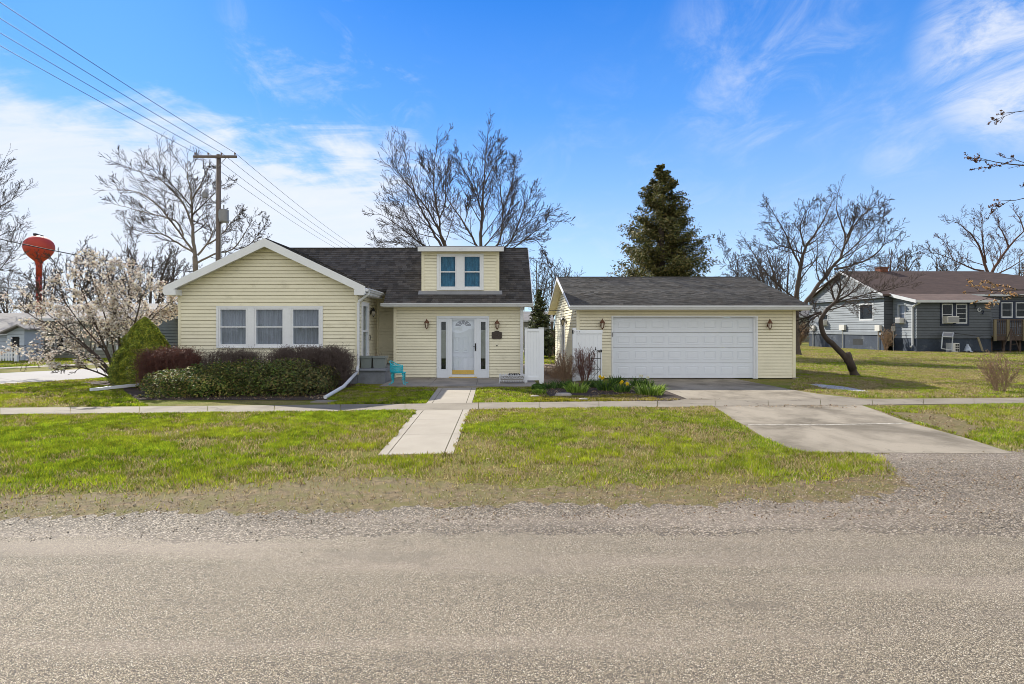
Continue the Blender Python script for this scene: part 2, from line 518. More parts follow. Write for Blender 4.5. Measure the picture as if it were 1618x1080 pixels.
M['sidewalk'] = concrete('sidewalk_concrete', (0.265, 0.23, 0.18), (0.165, 0.138, 0.104), 0.30, 0.55, 1.4)
M['walkway'] = concrete('new_concrete', (0.375, 0.33, 0.268), (0.30, 0.262, 0.21), 0.12, 0.6, 1.0, crack=0.0)
M['patio'] = concrete('old_concrete', (0.33, 0.295, 0.255), (0.17, 0.155, 0.145), 0.25, 0.7, 1.2)
M['drive'] = concrete('drive_concrete', (0.335, 0.288, 0.222), (0.135, 0.112, 0.08), 0.35, 0.95, 1.0, (0.8, 0.55, 1))
M['street'] = concrete('street_concrete', (0.31, 0.29, 0.28), (0.25, 0.235, 0.225), 0.15, 0.4, 0.5)


# ground of the lawns: thatch, soil and moss showing between the blades
def ground_mat():
    m, t, out = new_mat('lawn_ground')
    co = obj_co(t)
    big = t.smooth(t.noise(co, 0.55, 6, 0.65, 0.3), 0.36, 0.62)
    c = t.mix(big, (0.15, 0.18, 0.02), (0.25, 0.21, 0.08))
    mid = t.smooth(t.noise(co, 3.2, 6, 0.7), 0.5, 0.72)
    c = t.mix(t.math('MULTIPLY', mid, 0.6), c, (0.085, 0.06, 0.04))
    fine = t.noise(co, 38, 5, 0.75)
    c = t.mix(t.smooth(fine, 0.3, 0.7), t.mix(1.0, c, (0.42, 0.42, 0.42), 'MULTIPLY'), t.mix(1.0, c, (1.5, 1.45, 1.35), 'MULTIPLY'))
    b = t.new('ShaderNodeBsdfPrincipled', {'Base Color': c, 'Roughness': 0.95, 'Specular IOR Level': 0.1})
    bn = t.new('ShaderNodeBump', {'Height': fine, 'Strength': 1.0, 'Distance': 0.03})
    t.l.new(bn.outputs[0], b.inputs['Normal'])
    t.l.new(b.outputs[0], out.inputs[0])
    return m


def chip_mat(name, cols, scale=95.0, loose=False):
    """chips of stone bedded in the surface: one colour per Voronoi cell"""
    m, t, out = new_mat(name)
    co = obj_co(t)
    wv = t.new('ShaderNodeVectorMath', {0: co, 1: t.new('ShaderNodeVectorMath', {0: t.new('ShaderNodeTexNoise', {'Vector': co, 'Scale': 40.0}).outputs[1], 1: (0.006, 0.006, 0.006)}, operation='MULTIPLY').outputs[0]}, operation='ADD').outputs[0]
    v = t.new('ShaderNodeTexVoronoi', {'Vector': wv, 'Scale': scale})
    rnd = t.new('ShaderNodeSeparateColor', {0: v.outputs['Color']})
    c = t.ramp(rnd.outputs[0], cols)
    edge = t.smooth(v.outputs['Distance'], 0.33, 0.68)
    c = t.mix(t.math('MULTIPLY', edge, 0.85), c, (0.07, 0.057, 0.045))
    # worn wheel paths along the road and patches of fines
    sx = t.noise(t.mapping(co, (0.16, 1.5, 1)), 1.0, 5, 0.6)
    c = t.mix(t.math('MULTIPLY', t.smooth(sx, 0.45, 0.7), 0.38), c, (0.36, 0.295, 0.235))
    s2 = t.noise(t.mapping(co, (0.5, 1.2, 1)), 1.3, 6, 0.7)
    c = t.mix(t.math('MULTIPLY', t.smooth(s2, 0.50, 0.72), 0.5), c, (0.13, 0.105, 0.082))
    s3 = t.noise(t.mapping(co, (0.22, 0.8, 1)), 0.8, 4, 0.6)
    c = t.mix(t.smooth(s3, 0.4, 0.7), c, t.mix(1.0, c, (0.87, 0.87, 0.88), 'MULTIPLY'))
    b = t.new('ShaderNodeBsdfPrincipled', {'Base Color': c, 'Roughness': 0.85, 'Specular IOR Level': 0.3})
    h = t.math('SUBTRACT', t.math('MULTIPLY', rnd.outputs[1], 0.5), v.outputs['Distance'])
    bn = t.new('ShaderNodeBump', {'Height': h, 'Strength': 0.6, 'Distance': 0.004})
    t.l.new(bn.outputs[0], b.inputs['Normal'])
    t.l.new(b.outputs[0], out.inputs[0])
    return m


M['ground'] = ground_mat()
CHIPS = [(0.0, (0.085, 0.071, 0.052)), (0.22, (0.22, 0.18, 0.124)), (0.5, (0.335, 0.275, 0.19)), (0.8, (0.43, 0.357, 0.25)), (1.0, (0.66, 0.585, 0.46))]
M['road'] = chip_mat('chip_seal', CHIPS, 150.0)
M['gravel'] = chip_mat('gravel', [(0.0, (0.08, 0.066, 0.05)), (0.3, (0.175, 0.14, 0.1)), (0.6, (0.275, 0.222, 0.158)), (1.0, (0.50, 0.43, 0.34))], 68.0)
M['dirt'] = mat('verge_dirt', (0.165, 0.118, 0.06), 0.95, 0.65, 12, bump=1.0, bscale=60, dirt=((0.13, 0.115, 0.03), 0.85, 3.6, 0.40, 0.60))
M['whitestone'] = chip_mat('white_stone', [(0.0, (0.4, 0.4, 0.42)), (0.5, (0.6, 0.6, 0.62)), (1.0, (0.8, 0.8, 0.82))], 30.0)

# ------------------------------------------------------------------ noise for scattering
_rs = np.random.RandomState(7)
_tab = _rs.rand(256, 256)


def vnoise(x, y, s):
    x = np.asarray(x) * s + 37.3; y = np.asarray(y) * s + 91.7
    xi = np.floor(x).astype(int); yi = np.floor(y).astype(int)
    fx = x - xi; fy = y - yi
    fx = fx * fx * (3 - 2 * fx); fy = fy * fy * (3 - 2 * fy)
    g = lambda a, b: _tab[a % 256, b % 256]
    return (g(xi, yi) * (1 - fx) + g(xi + 1, yi) * fx) * (1 - fy) + (g(xi, yi + 1) * (1 - fx) + g(xi + 1, yi + 1) * fx) * fy


def fbm(x, y, s, o=4):
    t, a, k = 0, 1.0, 0
    for i in range(o):
        t = t + a * vnoise(x, y, s * 2 ** i); k += a; a *= 0.55
    return t / k


def inpoly(x, y, poly):
    c = np.zeros(len(x), dtype=bool)
    n = len(poly)
    for i in range(n):
        x0, y0 = poly[i]; x1, y1 = poly[(i + 1) % n]
        if y0 == y1: continue
        k = ((y0 > y) != (y1 > y)) & (x < (x1 - x0) * (y - y0) / (y1 - y0) + x0)
        c ^= k
    return c

# ------------------------------------------------------------------ ground, road, paving
mb = MB(); mb.quad((-700, -300, 0), (700, -300, 0), (700, 900, 0), (-700, 900, 0))
tag(mb.build('ground', M['ground'], origin=(0, 0, 0)), kind='structure')


def band(name, m, x0, x1, lo, hi, z, nx=500, ny=1, thick=0.0):
    """sheet between two wavy lines lo(x), hi(x)"""
    xs = np.linspace(x0, x1, nx)
    l = np.array([lo(x) for x in xs]); h = np.array([hi(x) for x in xs])
    V = []; Fc = []
    for j in range(ny + 1):
        for i in range(nx):
            V.append((xs[i], l[i] + (h[i] - l[i]) * j / ny, z))
    for j in range(ny):
        for i in range(nx - 1):
            a = j * nx + i
            Fc.append((a, a + 1, a + nx + 1, a + nx))
    return tag(npmesh(name, V, Fc, m, origin=(0, 0, 0)), kind='structure')


def n1(x, s, a, o=0.0):
    return a * (float(fbm(x, o, s, 4)) - 0.5) * 2


def grass_edge(x):       # the lawn's lower edge towards the road
    pts = [(-40, 5.9), (-5.1, 5.94), (-3.0, 6.1), (-2.0, 6.55), (-1.2, 6.55), (0.5, 6.3), (2.2, 6.2), (3.6, 6.35), (4.9, 6.7), (5.4, 7.9), (7.4, 8.0), (9, 8.0), (40, 8.0)]
    return float(np.interp(x, [p[0] for p in pts], [p[1] for p in pts]))


def gravel_edge(x):
    pts = [(-40, 5.25), (-5, 5.25), (-2, 5.45), (0, 5.6), (2, 5.65), (3.5, 5.9), (4.6, 6.4), (5.2, 7.95), (7.6, 8.05), (9, 7.3), (40, 7.0)]
    return float(np.interp(x, [p[0] for p in pts], [p[1] for p in pts]))


band('verge', M['dirt'], -40, 40, lambda x: 4.9, lambda x: grass_edge(x) + 0.05 + n1(x, 1.1, 0.3, 3) + n1(x, 9, .18, 4), 0.004, 1500)
band('gravel_shoulder', M['gravel'], -40, 40, lambda x: 4.2, lambda x: gravel_edge(x) - 0.05 + n1(x, 1.3, 0.28, 9) + n1(x, 11, .22, 6), 0.008, 2200)
band('road', M['road'], -60, 60, lambda x: -3.5, lambda x: 4.72 + n1(x, 0.5, 0.22, 21) + n1(x, 6, .14, 2) + n1(x, 24, .07, 5), 0.013, 4000)


def slab(mb_, pts, z0, z1):
    mb_.prism([(x, y, z0) for x, y in pts], (0, 0, z1 - z0))


def lerp2(a, b, t): return (a[0] + (b[0] - a[0]) * t, a[1] + (b[1] - a[1]) * t)


PAVE = []


def strip_slabs(mb_, A0, A1, B0, B1, n, z, gap=0.012, skew=0.0):
    """row of n slabs between the edge A0-A1 and the edge B0-B1"""
    L = math.dist(A0, A1)
    g = gap / L / 2
    for i in range(n):
        t0, t1 = i / n + g, (i + 1) / n - g
        slab(mb_, [lerp2(A0, A1, t0), lerp2(A0, A1, t1), lerp2(B0, B1, t1 + skew), lerp2(B0, B1, t0 + skew)], -0.02, z)


# public sidewalk: one row left of the front path, one right of it, each slightly bent like the photo's
top = [(-26.0, 11.7), G(0, 645), G(640, 638.5), G(756, 636.5), G(1130, 632.5), G(1618, 629), (30.0, 14.6)]
bot = [(-26.0, 10.65), G(0, 655), G(640, 649), G(756, 647), G(1130, 642.5), G(1618, 637.5), (30.0, 13.5)]
mb = MB()
for i, n in enumerate((11, 6, 1, 4, 6, 11)):
    strip_slabs(mb, bot[i], bot[i + 1], top[i], top[i + 1], n, 0.013)
    PAVE.append([bot[i], bot[i + 1], top[i + 1], top[i]])
tag(mb.build('sidewalk', M['sidewalk'], origin=(0, 0, 0)), kind='structure')


# front path: two stretches with tooled borders
def path_slabs(mb_, bl, br, tr, tl, rows, z):
    e = 0.125
    for t0, t1 in rows:
        a, b = lerp2(bl, tl, t0), lerp2(bl, tl, t1)
        c, d = lerp2(br, tr, t0), lerp2(br, tr, t1)
        L = math.dist(a, c); g = 0.006 / L
        dy = 0.005
        for u0, u1 in ((0, e - g), (e + g, 1 - e - g), (1 - e + g, 1)):
            p = [lerp2(a, c, u0), lerp2(a, c, u1), lerp2(b, d, u1), lerp2(b, d, u0)]
            p = [(p[0][0], p[0][1] + dy), (p[1][0], p[1][1] + dy), (p[2][0], p[2][1] - dy), (p[3][0], p[3][1] - dy)]
            slab(mb_, p, -0.02, z)
    PAVE.append([bl, br, tr, tl])


mb = MB()
bl, br, tr, tl = G(597, 719.5), G(716, 717.5), G(742, 647), G(659, 648)
path_slabs(mb, bl, br, tr, tl, ((0, .345), (.345, .70), (.70, 1)), 0.011)
path_slabs(mb, G(672.5, 639), G(745.5, 637.6), G(753, 612.5), G(692, 613), ((0, .55), (.55, 1)), 0.011)
tag(mb.build('front_path', M['walkway'], origin=(0, 0, 0)), kind='structure')

mb = MB()
for x0, x1 in ((-3.36, -1.93), (-1.92, -0.53), (-0.52, 1.32)):
    slab(mb, [(x0, 16.75), (x1, 16.75), (x1, 19.62), (x0, 19.62)], -0.02, 0.045)
    PAVE.append([(x0, 16.7), (x1, 16.7), (x1, 19.6), (x0, 19.6)])
tag(mb.build('patio', M['patio'], origin=(0, 0, 0)), kind='structure')

# driveway
mb = MB()
D = [G(1131, 644), G(1160, 665), G(1192, 684), G(1228, 703), G(1277, 715), G(1602, 717), G(1520, 690), G(1443, 669), G(1372, 646.5)]
dl = [G(1127, 641), G(1163, 665), G(1176, 671.5)]
slab(mb, [dl[0], dl[1], dl[2], G(1441, 669.3), G(1362, 640.5)], -0.02, 0.009)
slab(mb, [G(1178, 672.8), G(1200, 687), G(1228, 702.5), G(1250, 711), G(1277, 715.5), G(1440, 716.5), G(1602, 717), G(1520, 691), G(1445, 670.5)], -0.02, 0.012)
ya = 14.1
slab(mb, [(4.0, 13.6), (9.2, 13.8), (9.05, 14.2), (8.6, 15.0), (8.45, 16.0), (8.3, 19.5), (8.2, 19.7), (4.18, 19.7), (4.15, 16.6)], -0.02, 0.009)
PAVE.append(D); PAVE.append([(4.0, 13.9), (9.05, 14.1), (8.6, 15.0), (8.3, 19.7), (4.18, 19.7), (4.15, 16.6)])
tag(mb.build('driveway', M['drive'], origin=(0, 0, 0)), kind='structure')
mb = MB()       # pale repair line across the joint
slab(mb, [G(1182, 671.6), G(1300, 671.4), G(1441, 668.9), G(1444, 669.9), G(1300, 672.5), G(1184, 672.7)], 0.0, 0.016)
M['filler'] = mat('joint_filler', (.37, .335, .28), .9, .6, 9)
tag(mb.build('joint_filler', M['filler'], origin=(0, 0, 0)), kind='structure')

# brown path into the back yard, between house and garage
mb = MB()
slab(mb, [(1.55, 17.9), (2.75, 17.9), (2.75, 24.5), (1.6, 24.5)], -0.02, 0.02)
PAVE.append([(1.5, 17.8), (2.8, 17.8), (2.8, 24.6), (1.5, 24.6)])
slab(mb, [(1.3, 24.6), (4.5, 24.6), (4.5, 27.6), (1.3, 27.6)], -0.02, 0.016)
tag(mb.build('garden_path', M['path'], origin=(0, 0, 0)), kind='structure')

# side street on the left, running away to the right behind the trees, and its far sidewalk
dvec = np.array((0.59, 0.81)); nvec = np.array((0.81, -0.59))
c0 = np.array((-17.1, 19.7))
mb = MB()
for i in range(-5, 9):
    a = c0 + dvec * (i * 5.0); b = c0 + dvec * (i * 5.0 + 4.985)
    slab(mb, [tuple(a + nvec * 2.75), tuple(b + nvec * 2.75), tuple(b - nvec * 2.75), tuple(a - nvec * 2.75)], -0.02, 0.02)
SIDE = [tuple(c0 - dvec * 25 + nvec * 2.75), tuple(c0 + dvec * 45 + nvec * 2.75), tuple(c0 + dvec * 45 - nvec * 2.75), tuple(c0 - dvec * 25 - nvec * 2.75)]
PAVE.append(SIDE)
tag(mb.build('side_street', M['street'], origin=(0, 0, 0)), kind='structure')
mb = MB()
for i in range(-4, 22):
    a = c0 + dvec * (i * 2.0) - nvec * 6.4; b = a + dvec * 1.97
    slab(mb, [tuple(a + nvec * .55), tuple(b + nvec * .55), tuple(b - nvec * .55), tuple(a - nvec * .55)], -0.02, 0.02)
PAVE.append([tuple(c0 - dvec * 8 - nvec * 5.8), tuple(c0 + dvec * 44 - nvec * 5.8), tuple(c0 + dvec * 44 - nvec * 7), tuple(c0 - dvec * 8 - nvec * 7)])
tag(mb.build('street_sidewalk', M['sidewalk'], origin=(0, 0, 0)), kind='structure')

mb = MB(); mb.quad(*[(x, y, 0.005) for x, y in [G(1376, 647), G(1470, 648), G(1530, 660), G(1572, 676), G(1575, 690), G(1545, 694), G(1500, 684), G(1448, 668)]])
tag(mb.build('dirt_patch', M['dirt'], origin=(0, 0, 0)), kind='structure')
# white stones beside the garage
mb = MB()
pts = [G(1272, 607.5), G(1300, 613), G(1345, 618.5), G(1376, 619.5), G(1352, 614), G(1330, 610.5), G(1290, 606.5)]
mb.quad(*[(x, y, 0.012) for x, y in pts])
tag(mb.build('white_stone_bed', M['whitestone'], origin=(0, 0, 0)), kind='structure')
STONEBED = pts
# flower bed and shrub bed soil
BED = [G(838, 609), G(905, 606), G(965, 606), (4.05, 17.4), (4.1, 16.7), G(1050, 617), G(1084, 630), G(1060, 634), G(840, 634.5), G(868, 625)]
mb = MB(); mb.quad(*[(x, y, 0.016) for x, y in BED])
tag(mb.build('flower_bed', M['soil'], origin=(0, 0, 0)), kind='structure')
HBED = [(-10.9, 16.6), (-8.6, 13.8), (-3.95, 13.75), (-4.1, 17.8), (-9.8, 17.8), (-12.6, 19.0), (-13.2, 18.2)]
mb = MB(); mb.quad(*[(x, y, 0.014) for x, y in HBED])
tag(mb.build('shrub_bed', M['soil'], origin=(0, 0, 0)), kind='structure')


# ------------------------------------------------------------------ walls and roofs
class Basis:
    """vertical plane: O at u=0, U along it, N outward"""
    def __init__(s, O, U, N): s.O = np.array(O, float); s.U = np.array(U, float); s.N = np.array(N, float)
    def p(s, u, n, z):
        q = s.O + s.U * u + s.N * n
        return (q[0], q[1], z)


def bx(mb_, B, u0, u1, n0, n1_, z0, z1, b=0.0):
    if b:
        V = [B.p(u0, n1_ - b, z0), B.p(u1, n1_ - b, z0), B.p(u1, n1_ - b, z1), B.p(u0, n1_ - b, z1),
             B.p(u0 + b, n1_, z0 + b), B.p(u1 - b, n1_, z0 + b), B.p(u1 - b, n1_, z1 - b), B.p(u0 + b, n1_, z1 - b),
             B.p(u0, n0, z0), B.p(u1, n0, z0), B.p(u1, n0, z1), B.p(u0, n0, z1)]
        return mb_.add(V, [(4, 5, 6, 7), (0, 1, 5, 4), (1, 2, 6, 5), (2, 3, 7, 6), (3, 0, 4, 7),
                           (8, 9, 1, 0), (9, 10, 2, 1), (10, 11, 3, 2), (11, 8, 0, 3), (11, 10, 9, 8)])
    V = [B.p(u, n, z) for z in (z0, z1) for (u, n) in ((u0, n1_), (u1, n1_), (u1, n0), (u0, n0))]
    return mb_.add(V, [(3, 2, 1, 0), (4, 5, 6, 7), (0, 1, 5, 4), (1, 2, 6, 5), (2, 3, 7, 6), (3, 0, 4, 7)])


def interval(prof, z):
    us = []
    n = len(prof)
    for i in range(n):
        (u0, z0), (u1, z1) = prof[i], prof[(i + 1) % n]
        if z0 == z1:
            if abs(z - z0) < 1e-9: us += [u0, u1]
            continue
        t = (z - z0) / (z1 - z0)
        if -1e-9 <= t <= 1 + 1e-9: us.append(u0 + (u1 - u0) * t)
    return (min(us), max(us)) if us else None


GROOVE = 0.14


def siding(mb_, B, prof, holes=(), course=0.105, proj=0.020, base=0.002, zstart=None):
    zlo = min(p[1] for p in prof); zhi = max(p[1] for p in prof)
    if zstart is None: zstart = zlo
    brk = sorted({p[1] for p in prof} | {h[2] for h in holes} | {h[3] for h in holes})
    k = 0
    while zstart + k * course < zhi - 1e-6:
        c0_, c1_ = zstart + k * course, zstart + (k + 1) * course
        off = lambda z: base + proj * (1 - (z - c0_) / course)
        cuts = [max(c0_, zlo)] + [b for b in brk if max(c0_, zlo) + 1e-6 < b < min(c1_, zhi) - 1e-6] + [min(c1_, zhi)]
        for a, b in zip(cuts[:-1], cuts[1:]):
            ia, ib, im = interval(prof, a + 1e-7), interval(prof, b - 1e-7), interval(prof, (a + b) / 2)
            if not (ia and ib and im): continue
            cutsu = []
            mid = (a + b) / 2
            hs = sorted([(h[0], h[1]) for h in holes if h[2] < mid < h[3]])
            segs = []; cur = None
            l = (ia[0], ib[0])
            for h0, h1 in hs:
                segs.append((l[0], l[1], h0, h0)); l = (h1, h1)
            segs.append((l[0], l[1], ia[1], ib[1]))
            for la, lb, ra, rb in segs:
                if ra - la < 1e-4 and rb - lb < 1e-4: continue
                mb_.add([B.p(la, off(a), a), B.p(ra, off(a), a), B.p(rb, off(b), b), B.p(lb, off(b), b)], [(0, 1, 2, 3)])
                if a == c0_ and proj > 0:      # butt of the board over a recessed groove
                    g_ = course * GROOVE
                    mb_.f.pop(); mb_.v = mb_.v[:-4]; mb_.c = mb_.c[:-4]
                    a2 = min(a + g_, b)
                    mb_.add([B.p(la, off(a2), a2), B.p(ra, off(a2), a2), B.p(rb, off(b), b), B.p(lb, off(b), b)], [(0, 1, 2, 3)])
                    mb_.add([B.p(la, -.03, a2), B.p(ra, -.03, a2), B.p(ra, off(a2), a2), B.p(la, off(a2), a2)], [(0, 1, 2, 3)])
        k += 1


def panel(mb_, B, prof, holes=(), n=-0.03):
    siding(mb_, B, prof, holes, course=100.0, proj=0.0, base=n)


def tabs(mb_, O, U, S, prof, row=0.135, tab=0.31, base=(0.06, 0.055, 0.052), amp=0.35, seed=1, deck=0.09):
    """overlapping shingle tabs on a roof plane; prof in (along eave, up slope)"""
    rg = random.Random(seed)
    O, U, S = Vector(O), Vector(U).normalized(), Vector(S).normalized()
    N = U.cross(S).normalized()
    if N.z < 0: N = -N
    P3 = lambda u, s, n: tuple(O + U * u + S * s + N * n)
    mb_.cur = tuple(q * 0.6 for q in base)
    n = len(prof)
    mb_.add([P3(u, s, -0.004) for u, s in prof] + [P3(u, s, -deck) for u, s in prof],
            [tuple(range(n)), tuple(range(2 * n - 1, n - 1, -1))] + [(i, i + n, (i + 1) % n + n, (i + 1) % n) for i in range(n)])
    s = min(p[1] for p in prof); hi = max(p[1] for p in prof)
    while s < hi - 1e-4:
        s1 = min(s + row, hi)
        sm = (s + s1) / 2
        iv = interval(prof, sm)
        rowf = 1 + rg.uniform(-0.16, 0.12)
        if iv:
            u = iv[0] - rg.uniform(0, tab)
            while u < iv[1]:
                wdt = tab * rg.uniform(0.75, 1.25)
                a, b = max(u, iv[0]), min(u + wdt, iv[1])
                if b - a > 0.01:
                    f = rowf * (1 + rg.uniform(-amp, amp))
                    wm = rg.uniform(-0.03, 0.05)
                    mb_.cur = (base[0] * f * (1 + wm), base[1] * f, base[2] * f * (1 - wm))
                    j0, j1 = rg.uniform(-0.012, 0.006), rg.uniform(-0.012, 0.006)
                    h0 = 0.011 + rg.uniform(0, 0.008)
                    mb_.add([P3(a, s + j0, h0), P3(b, s + j1, h0), P3(b, s1 + 0.01, 0.001), P3(a, s1 + 0.01, 0.001),
                             P3(a, s + j0, 0), P3(b, s + j1, 0)], [(0, 1, 2, 3), (4, 5, 1, 0)])
                u += wdt
        s += row
    mb_.cur = (1, 1, 1)


def window(parent, B, u0, u1, z0, z1, rail=0.5, fr=0.05, curtain='curtain', glass='glass', frame='white', depth=0.10, muntins=0, name='window', wavy=True):
    """double-hung window: frame, meeting rail, pane and whatever hangs behind it"""
    m = MB()
    bx(m, B, u0, u0 + fr, -depth, 0.030, z0, z1, 0.006); bx(m, B, u1 - fr, u1, -depth, 0.030, z0, z1, 0.006)
    bx(m, B, u0 + fr, u1 - fr, -depth, 0.028, z1 - fr, z1); bx(m, B, u0 + fr, u1 - fr, -depth, 0.034, z0, z0 + fr * 1.3)
    zm = z0 + (z1 - z0) * rail
    if rail: bx(m, B, u0 + fr, u1 - fr, -0.03, 0.022, zm - 0.018, zm + 0.018)
    for k in range(muntins):
        zz_ = z0 + (z1 - z0) * (k + 1) / (muntins + 1)
        bx(m, B, u0 + fr, u1 - fr, -0.02, 0.018, zz_ - 0.016, zz_ + 0.016)
    f = m.build(name, M[frame], parent)
    g = MB(); g.quad(B.p(u0 + fr, 0.002, z0 + fr), B.p(u1 - fr, 0.002, z0 + fr), B.p(u1 - fr, 0.002, z1 - fr), B.p(u0 + fr, 0.002, z1 - fr))
    g.build('pane', M['glass_dark' if curtain == 'dark' else glass], f)
    c = MB()
    n = 40 if wavy else 1
    pts = [(u0 + fr * .5 + (u1 - u0 - fr) * i / n, -depth + 0.03 + (0.014 * math.sin(i * 1.7) + 0.008 * math.sin(i * 0.6 + u0 * 9) if wavy else -0.02)) for i in range(n + 1)]
    for (a, na), (b, nb) in zip(pts[:-1], pts[1:]):
        c.quad(B.p(a, na, z0 + .01), B.p(b, nb, z0 + .01), B.p(b, nb, z1 - .01), B.p(a, na, z1 - .01))
    c.build('curtain' if curtain != 'dark' else 'dark_room', M[curtain], f, smooth=wavy)
    return f


def gutter(mb_, p0, p1, out, w_=0.11, h_=0.10, drop=0.0):
    """K-shaped gutter from p0 to p1, out = outward direction"""
    p0, p1, o = Vector(p0), Vector(p1), Vector(out)
    prof = [(0, 0), (0, -h_), (w_ * .55, -h_), (w_ * .72, -h_ * .55), (w_, -h_ * .35), (w_, 0), (w_ * .9, 0), (w_ * .9, -h_ * .25), (w_ * .1, -h_ * .25), (w_ * .1, 0)]
    A = [p0 + o * a + Vector((0, 0, b)) for a, b in prof]
    mb_.prism([tuple(q) for q in A], tuple(p1 - p0))


def lantern(parent, cx, cy, cz, out=(0, -1), s=1.0, metal='copper'):
    """carriage lamp: back plate, arm, tapered cage with glass and a peaked cap. cz = middle"""
    ox, oy = out
    m = MB()
    ax, ay = cx + ox * 0.12 * s, cy + oy * 0.12 * s
    m.tube([(cx, cy, cz - .02 * s), (cx + ox * .02, cy + oy * .02, cz - .02 * s)], 0.05 * s, 10)
    m.tube([(cx, cy, cz + .0), (cx + ox * .06 * s, cy + oy * .06 * s, cz + .16 * s), (ax, ay, cz + .19 * s), (ax, ay, cz + .13 * s)], 0.010 * s, 6)
    m.lathe([(0.004 * s, cz + .20 * s), (0.012 * s, cz + .185 * s), (0.022 * s, cz + .15 * s), (0.062 * s, cz + .105 * s), (0.09 * s, cz + .055 * s), (0.088 * s, cz + .045 * s), (0.02, cz + .045 * s)], ax, ay, 6)
    m.lathe([(0.042 * s, cz - .11 * s), (0.030 * s, cz - .125 * s), (0.008 * s, cz - .165 * s)], ax, ay, 6)
    for j in range(6):
        q = 2 * math.pi * j / 6
        m.tube([(ax + .072 * s * math.cos(q), ay + .072 * s * math.sin(q), cz + .05 * s), (ax + .040 * s * math.cos(q), ay + .040 * s * math.sin(q), cz - .115 * s)], 0.007 * s, 4)
    o = m.build('wall_lantern', M[metal], parent)
    g = MB(); g.lathe([(0.064 * s, cz + .05 * s), (0.034 * s, cz - .115 * s)], ax, ay, 6)
    g.build('lamp_glass', M['lampglass'], o)
    return o


# ================================================================== the yellow house
house = thing('yellow_house', (-3.5, 20.0, 0), 'cream yellow sided house with steep dark shingle roof, dormer and front-facing gable wing', 'house')
YW, XL, XR = 17.8, -9.81, -4.27          # front wing
YE, XE0, XE1 = 19.6, -3.42, 1.0          # entry wall
YB = 20.9                                # set-back wall between them
BW = Basis((0, YW), (1, 0), (0, -1)); BE = Basis((0, YE), (1, 0), (0, -1)); BB = Basis((0, YB), (1, 0), (0, -1))
xw = lambda px: X(px, YW)
zw = lambda py: Z(py, YW)
RX, RZ, SL = -7.02, 4.48, 0.478
zr = lambda x: RZ - SL * abs(x - RX)
profW = [(XL, 0.30), (XR, 0.30), (XR, zr(XR) - .13), (RX, RZ - .13), (XL, zr(XL) - .13)]
wwin = [(xw(346), xw(391.5)), (xw(402.5), xw(449.5)), (xw(460.5), xw(506.5))]
wz0, wz1 = zw(547), zw(486)
holesW = [(a, b, wz0, wz1) for a, b in wwin]
m = MB(); siding(m, BW, profW, holesW, 0.112); panel(m, BW, profW, holesW)
# right side wall of the wing (towards the porch) and its left and rear walls
BS = Basis((XR, 0), (0, 1), (1, 0))
dY0, dY1, dz0, dz1 = 18.32, 19.34, 0.47, 2.60
profS = [(YW, 0.30), (YB, 0.30), (YB, 3.06), (YW, 3.06)]
siding(m, BS, profS, [(dY0, dY1, dz0, dz1)], 0.112); panel(m, BS, profS, [(dY0, dY1, dz0, dz1)])
BL = Basis((XL, 0), (0, 1), (-1, 0))
siding(m, BL, [(YW, .3), (24.3, .3), (24.3, 3.0), (YW, 3.0)], (), 0.112)
m.build('wing_wall', M['siding'], house)
m = MB()
m.box(XL - .02, XR + .0, YW + .02, 24.3, 0, 0.30); m.build('foundation', M['greyblock'], house)
m = MB()
siding(m, BB, [(XR, .46), (XE0, .46), (XE0, 3.08), (XR, 3.08)], (), 0.105); panel(m, BB, [(XR, .46), (XE0, .46), (XE0, 3.08), (XR, 3.08)])
m.box(XE0 - .02, XE0, YE + .01, YB, 0.0, 2.78)
ue0, ue1, ze1 = X(690, YE), X(773, YE), Z(499, YE)
profE = [(XE0, 0.045), (XE1, 0.045), (XE1, 2.56), (XE0, 2.56)]
siding(m, BE, profE, [(ue0, ue1, 0.045, ze1)], 0.096); panel(m, BE, profE, [(ue0, ue1, 0.045, ze1)])
BR = Basis((XE1, 0), (0, 1), (1, 0))
gable = [(YE, 0.0), (24.4, 0.0), (24.4, 2.45), (22.0, 4.6), (YE, 2.65)]
siding(m, BR, gable, (), 0.105)
m.build('main_wall', M['siding'], house)
# rear wall so that the house is closed
m = MB(); m.box(XL, XE1, 24.3, 24.4, 0, 2.9)
m.quad((XL, 24.35, 2.9), (-4, 24.35, 2.9), (RX, 24.35, 4.3)); m.build('rear_wall', M['siding'], house)
# corner posts and trim
m = MB()
def post(*b):
    m = MB(); m.box(*b); m.build('corner_post', M['trimcream'], house)


post(XL - .045, XL + .045, YW - .022, YW + .03, .30, zr(XL) - .16)
m.box(XR - .045, XR + .045, YW - .022, YW + .03, .30, zr(XR) - .16)
m.box(XR - .05, XR + .022, YW + .03, YW + .09, .30, 3.0)
m.build('corner_post', M['trimcream'], house)
post(XR + .0, XR + .05, YB - .05, YB, .46, 3.0)
post(XE0 - .022, XE0 + .075, YE - .024, YE + .03, .045, 2.55)
post(XE1 - .10, XE1 + .022, YE - .022, YE + .10, .045, 2.55)
m = MB(); m.box(XE0 + .08, XE1 - .1, YE - .020, YE, 2.40, 2.56); m.build('frieze_board', M['trimcream'], house)

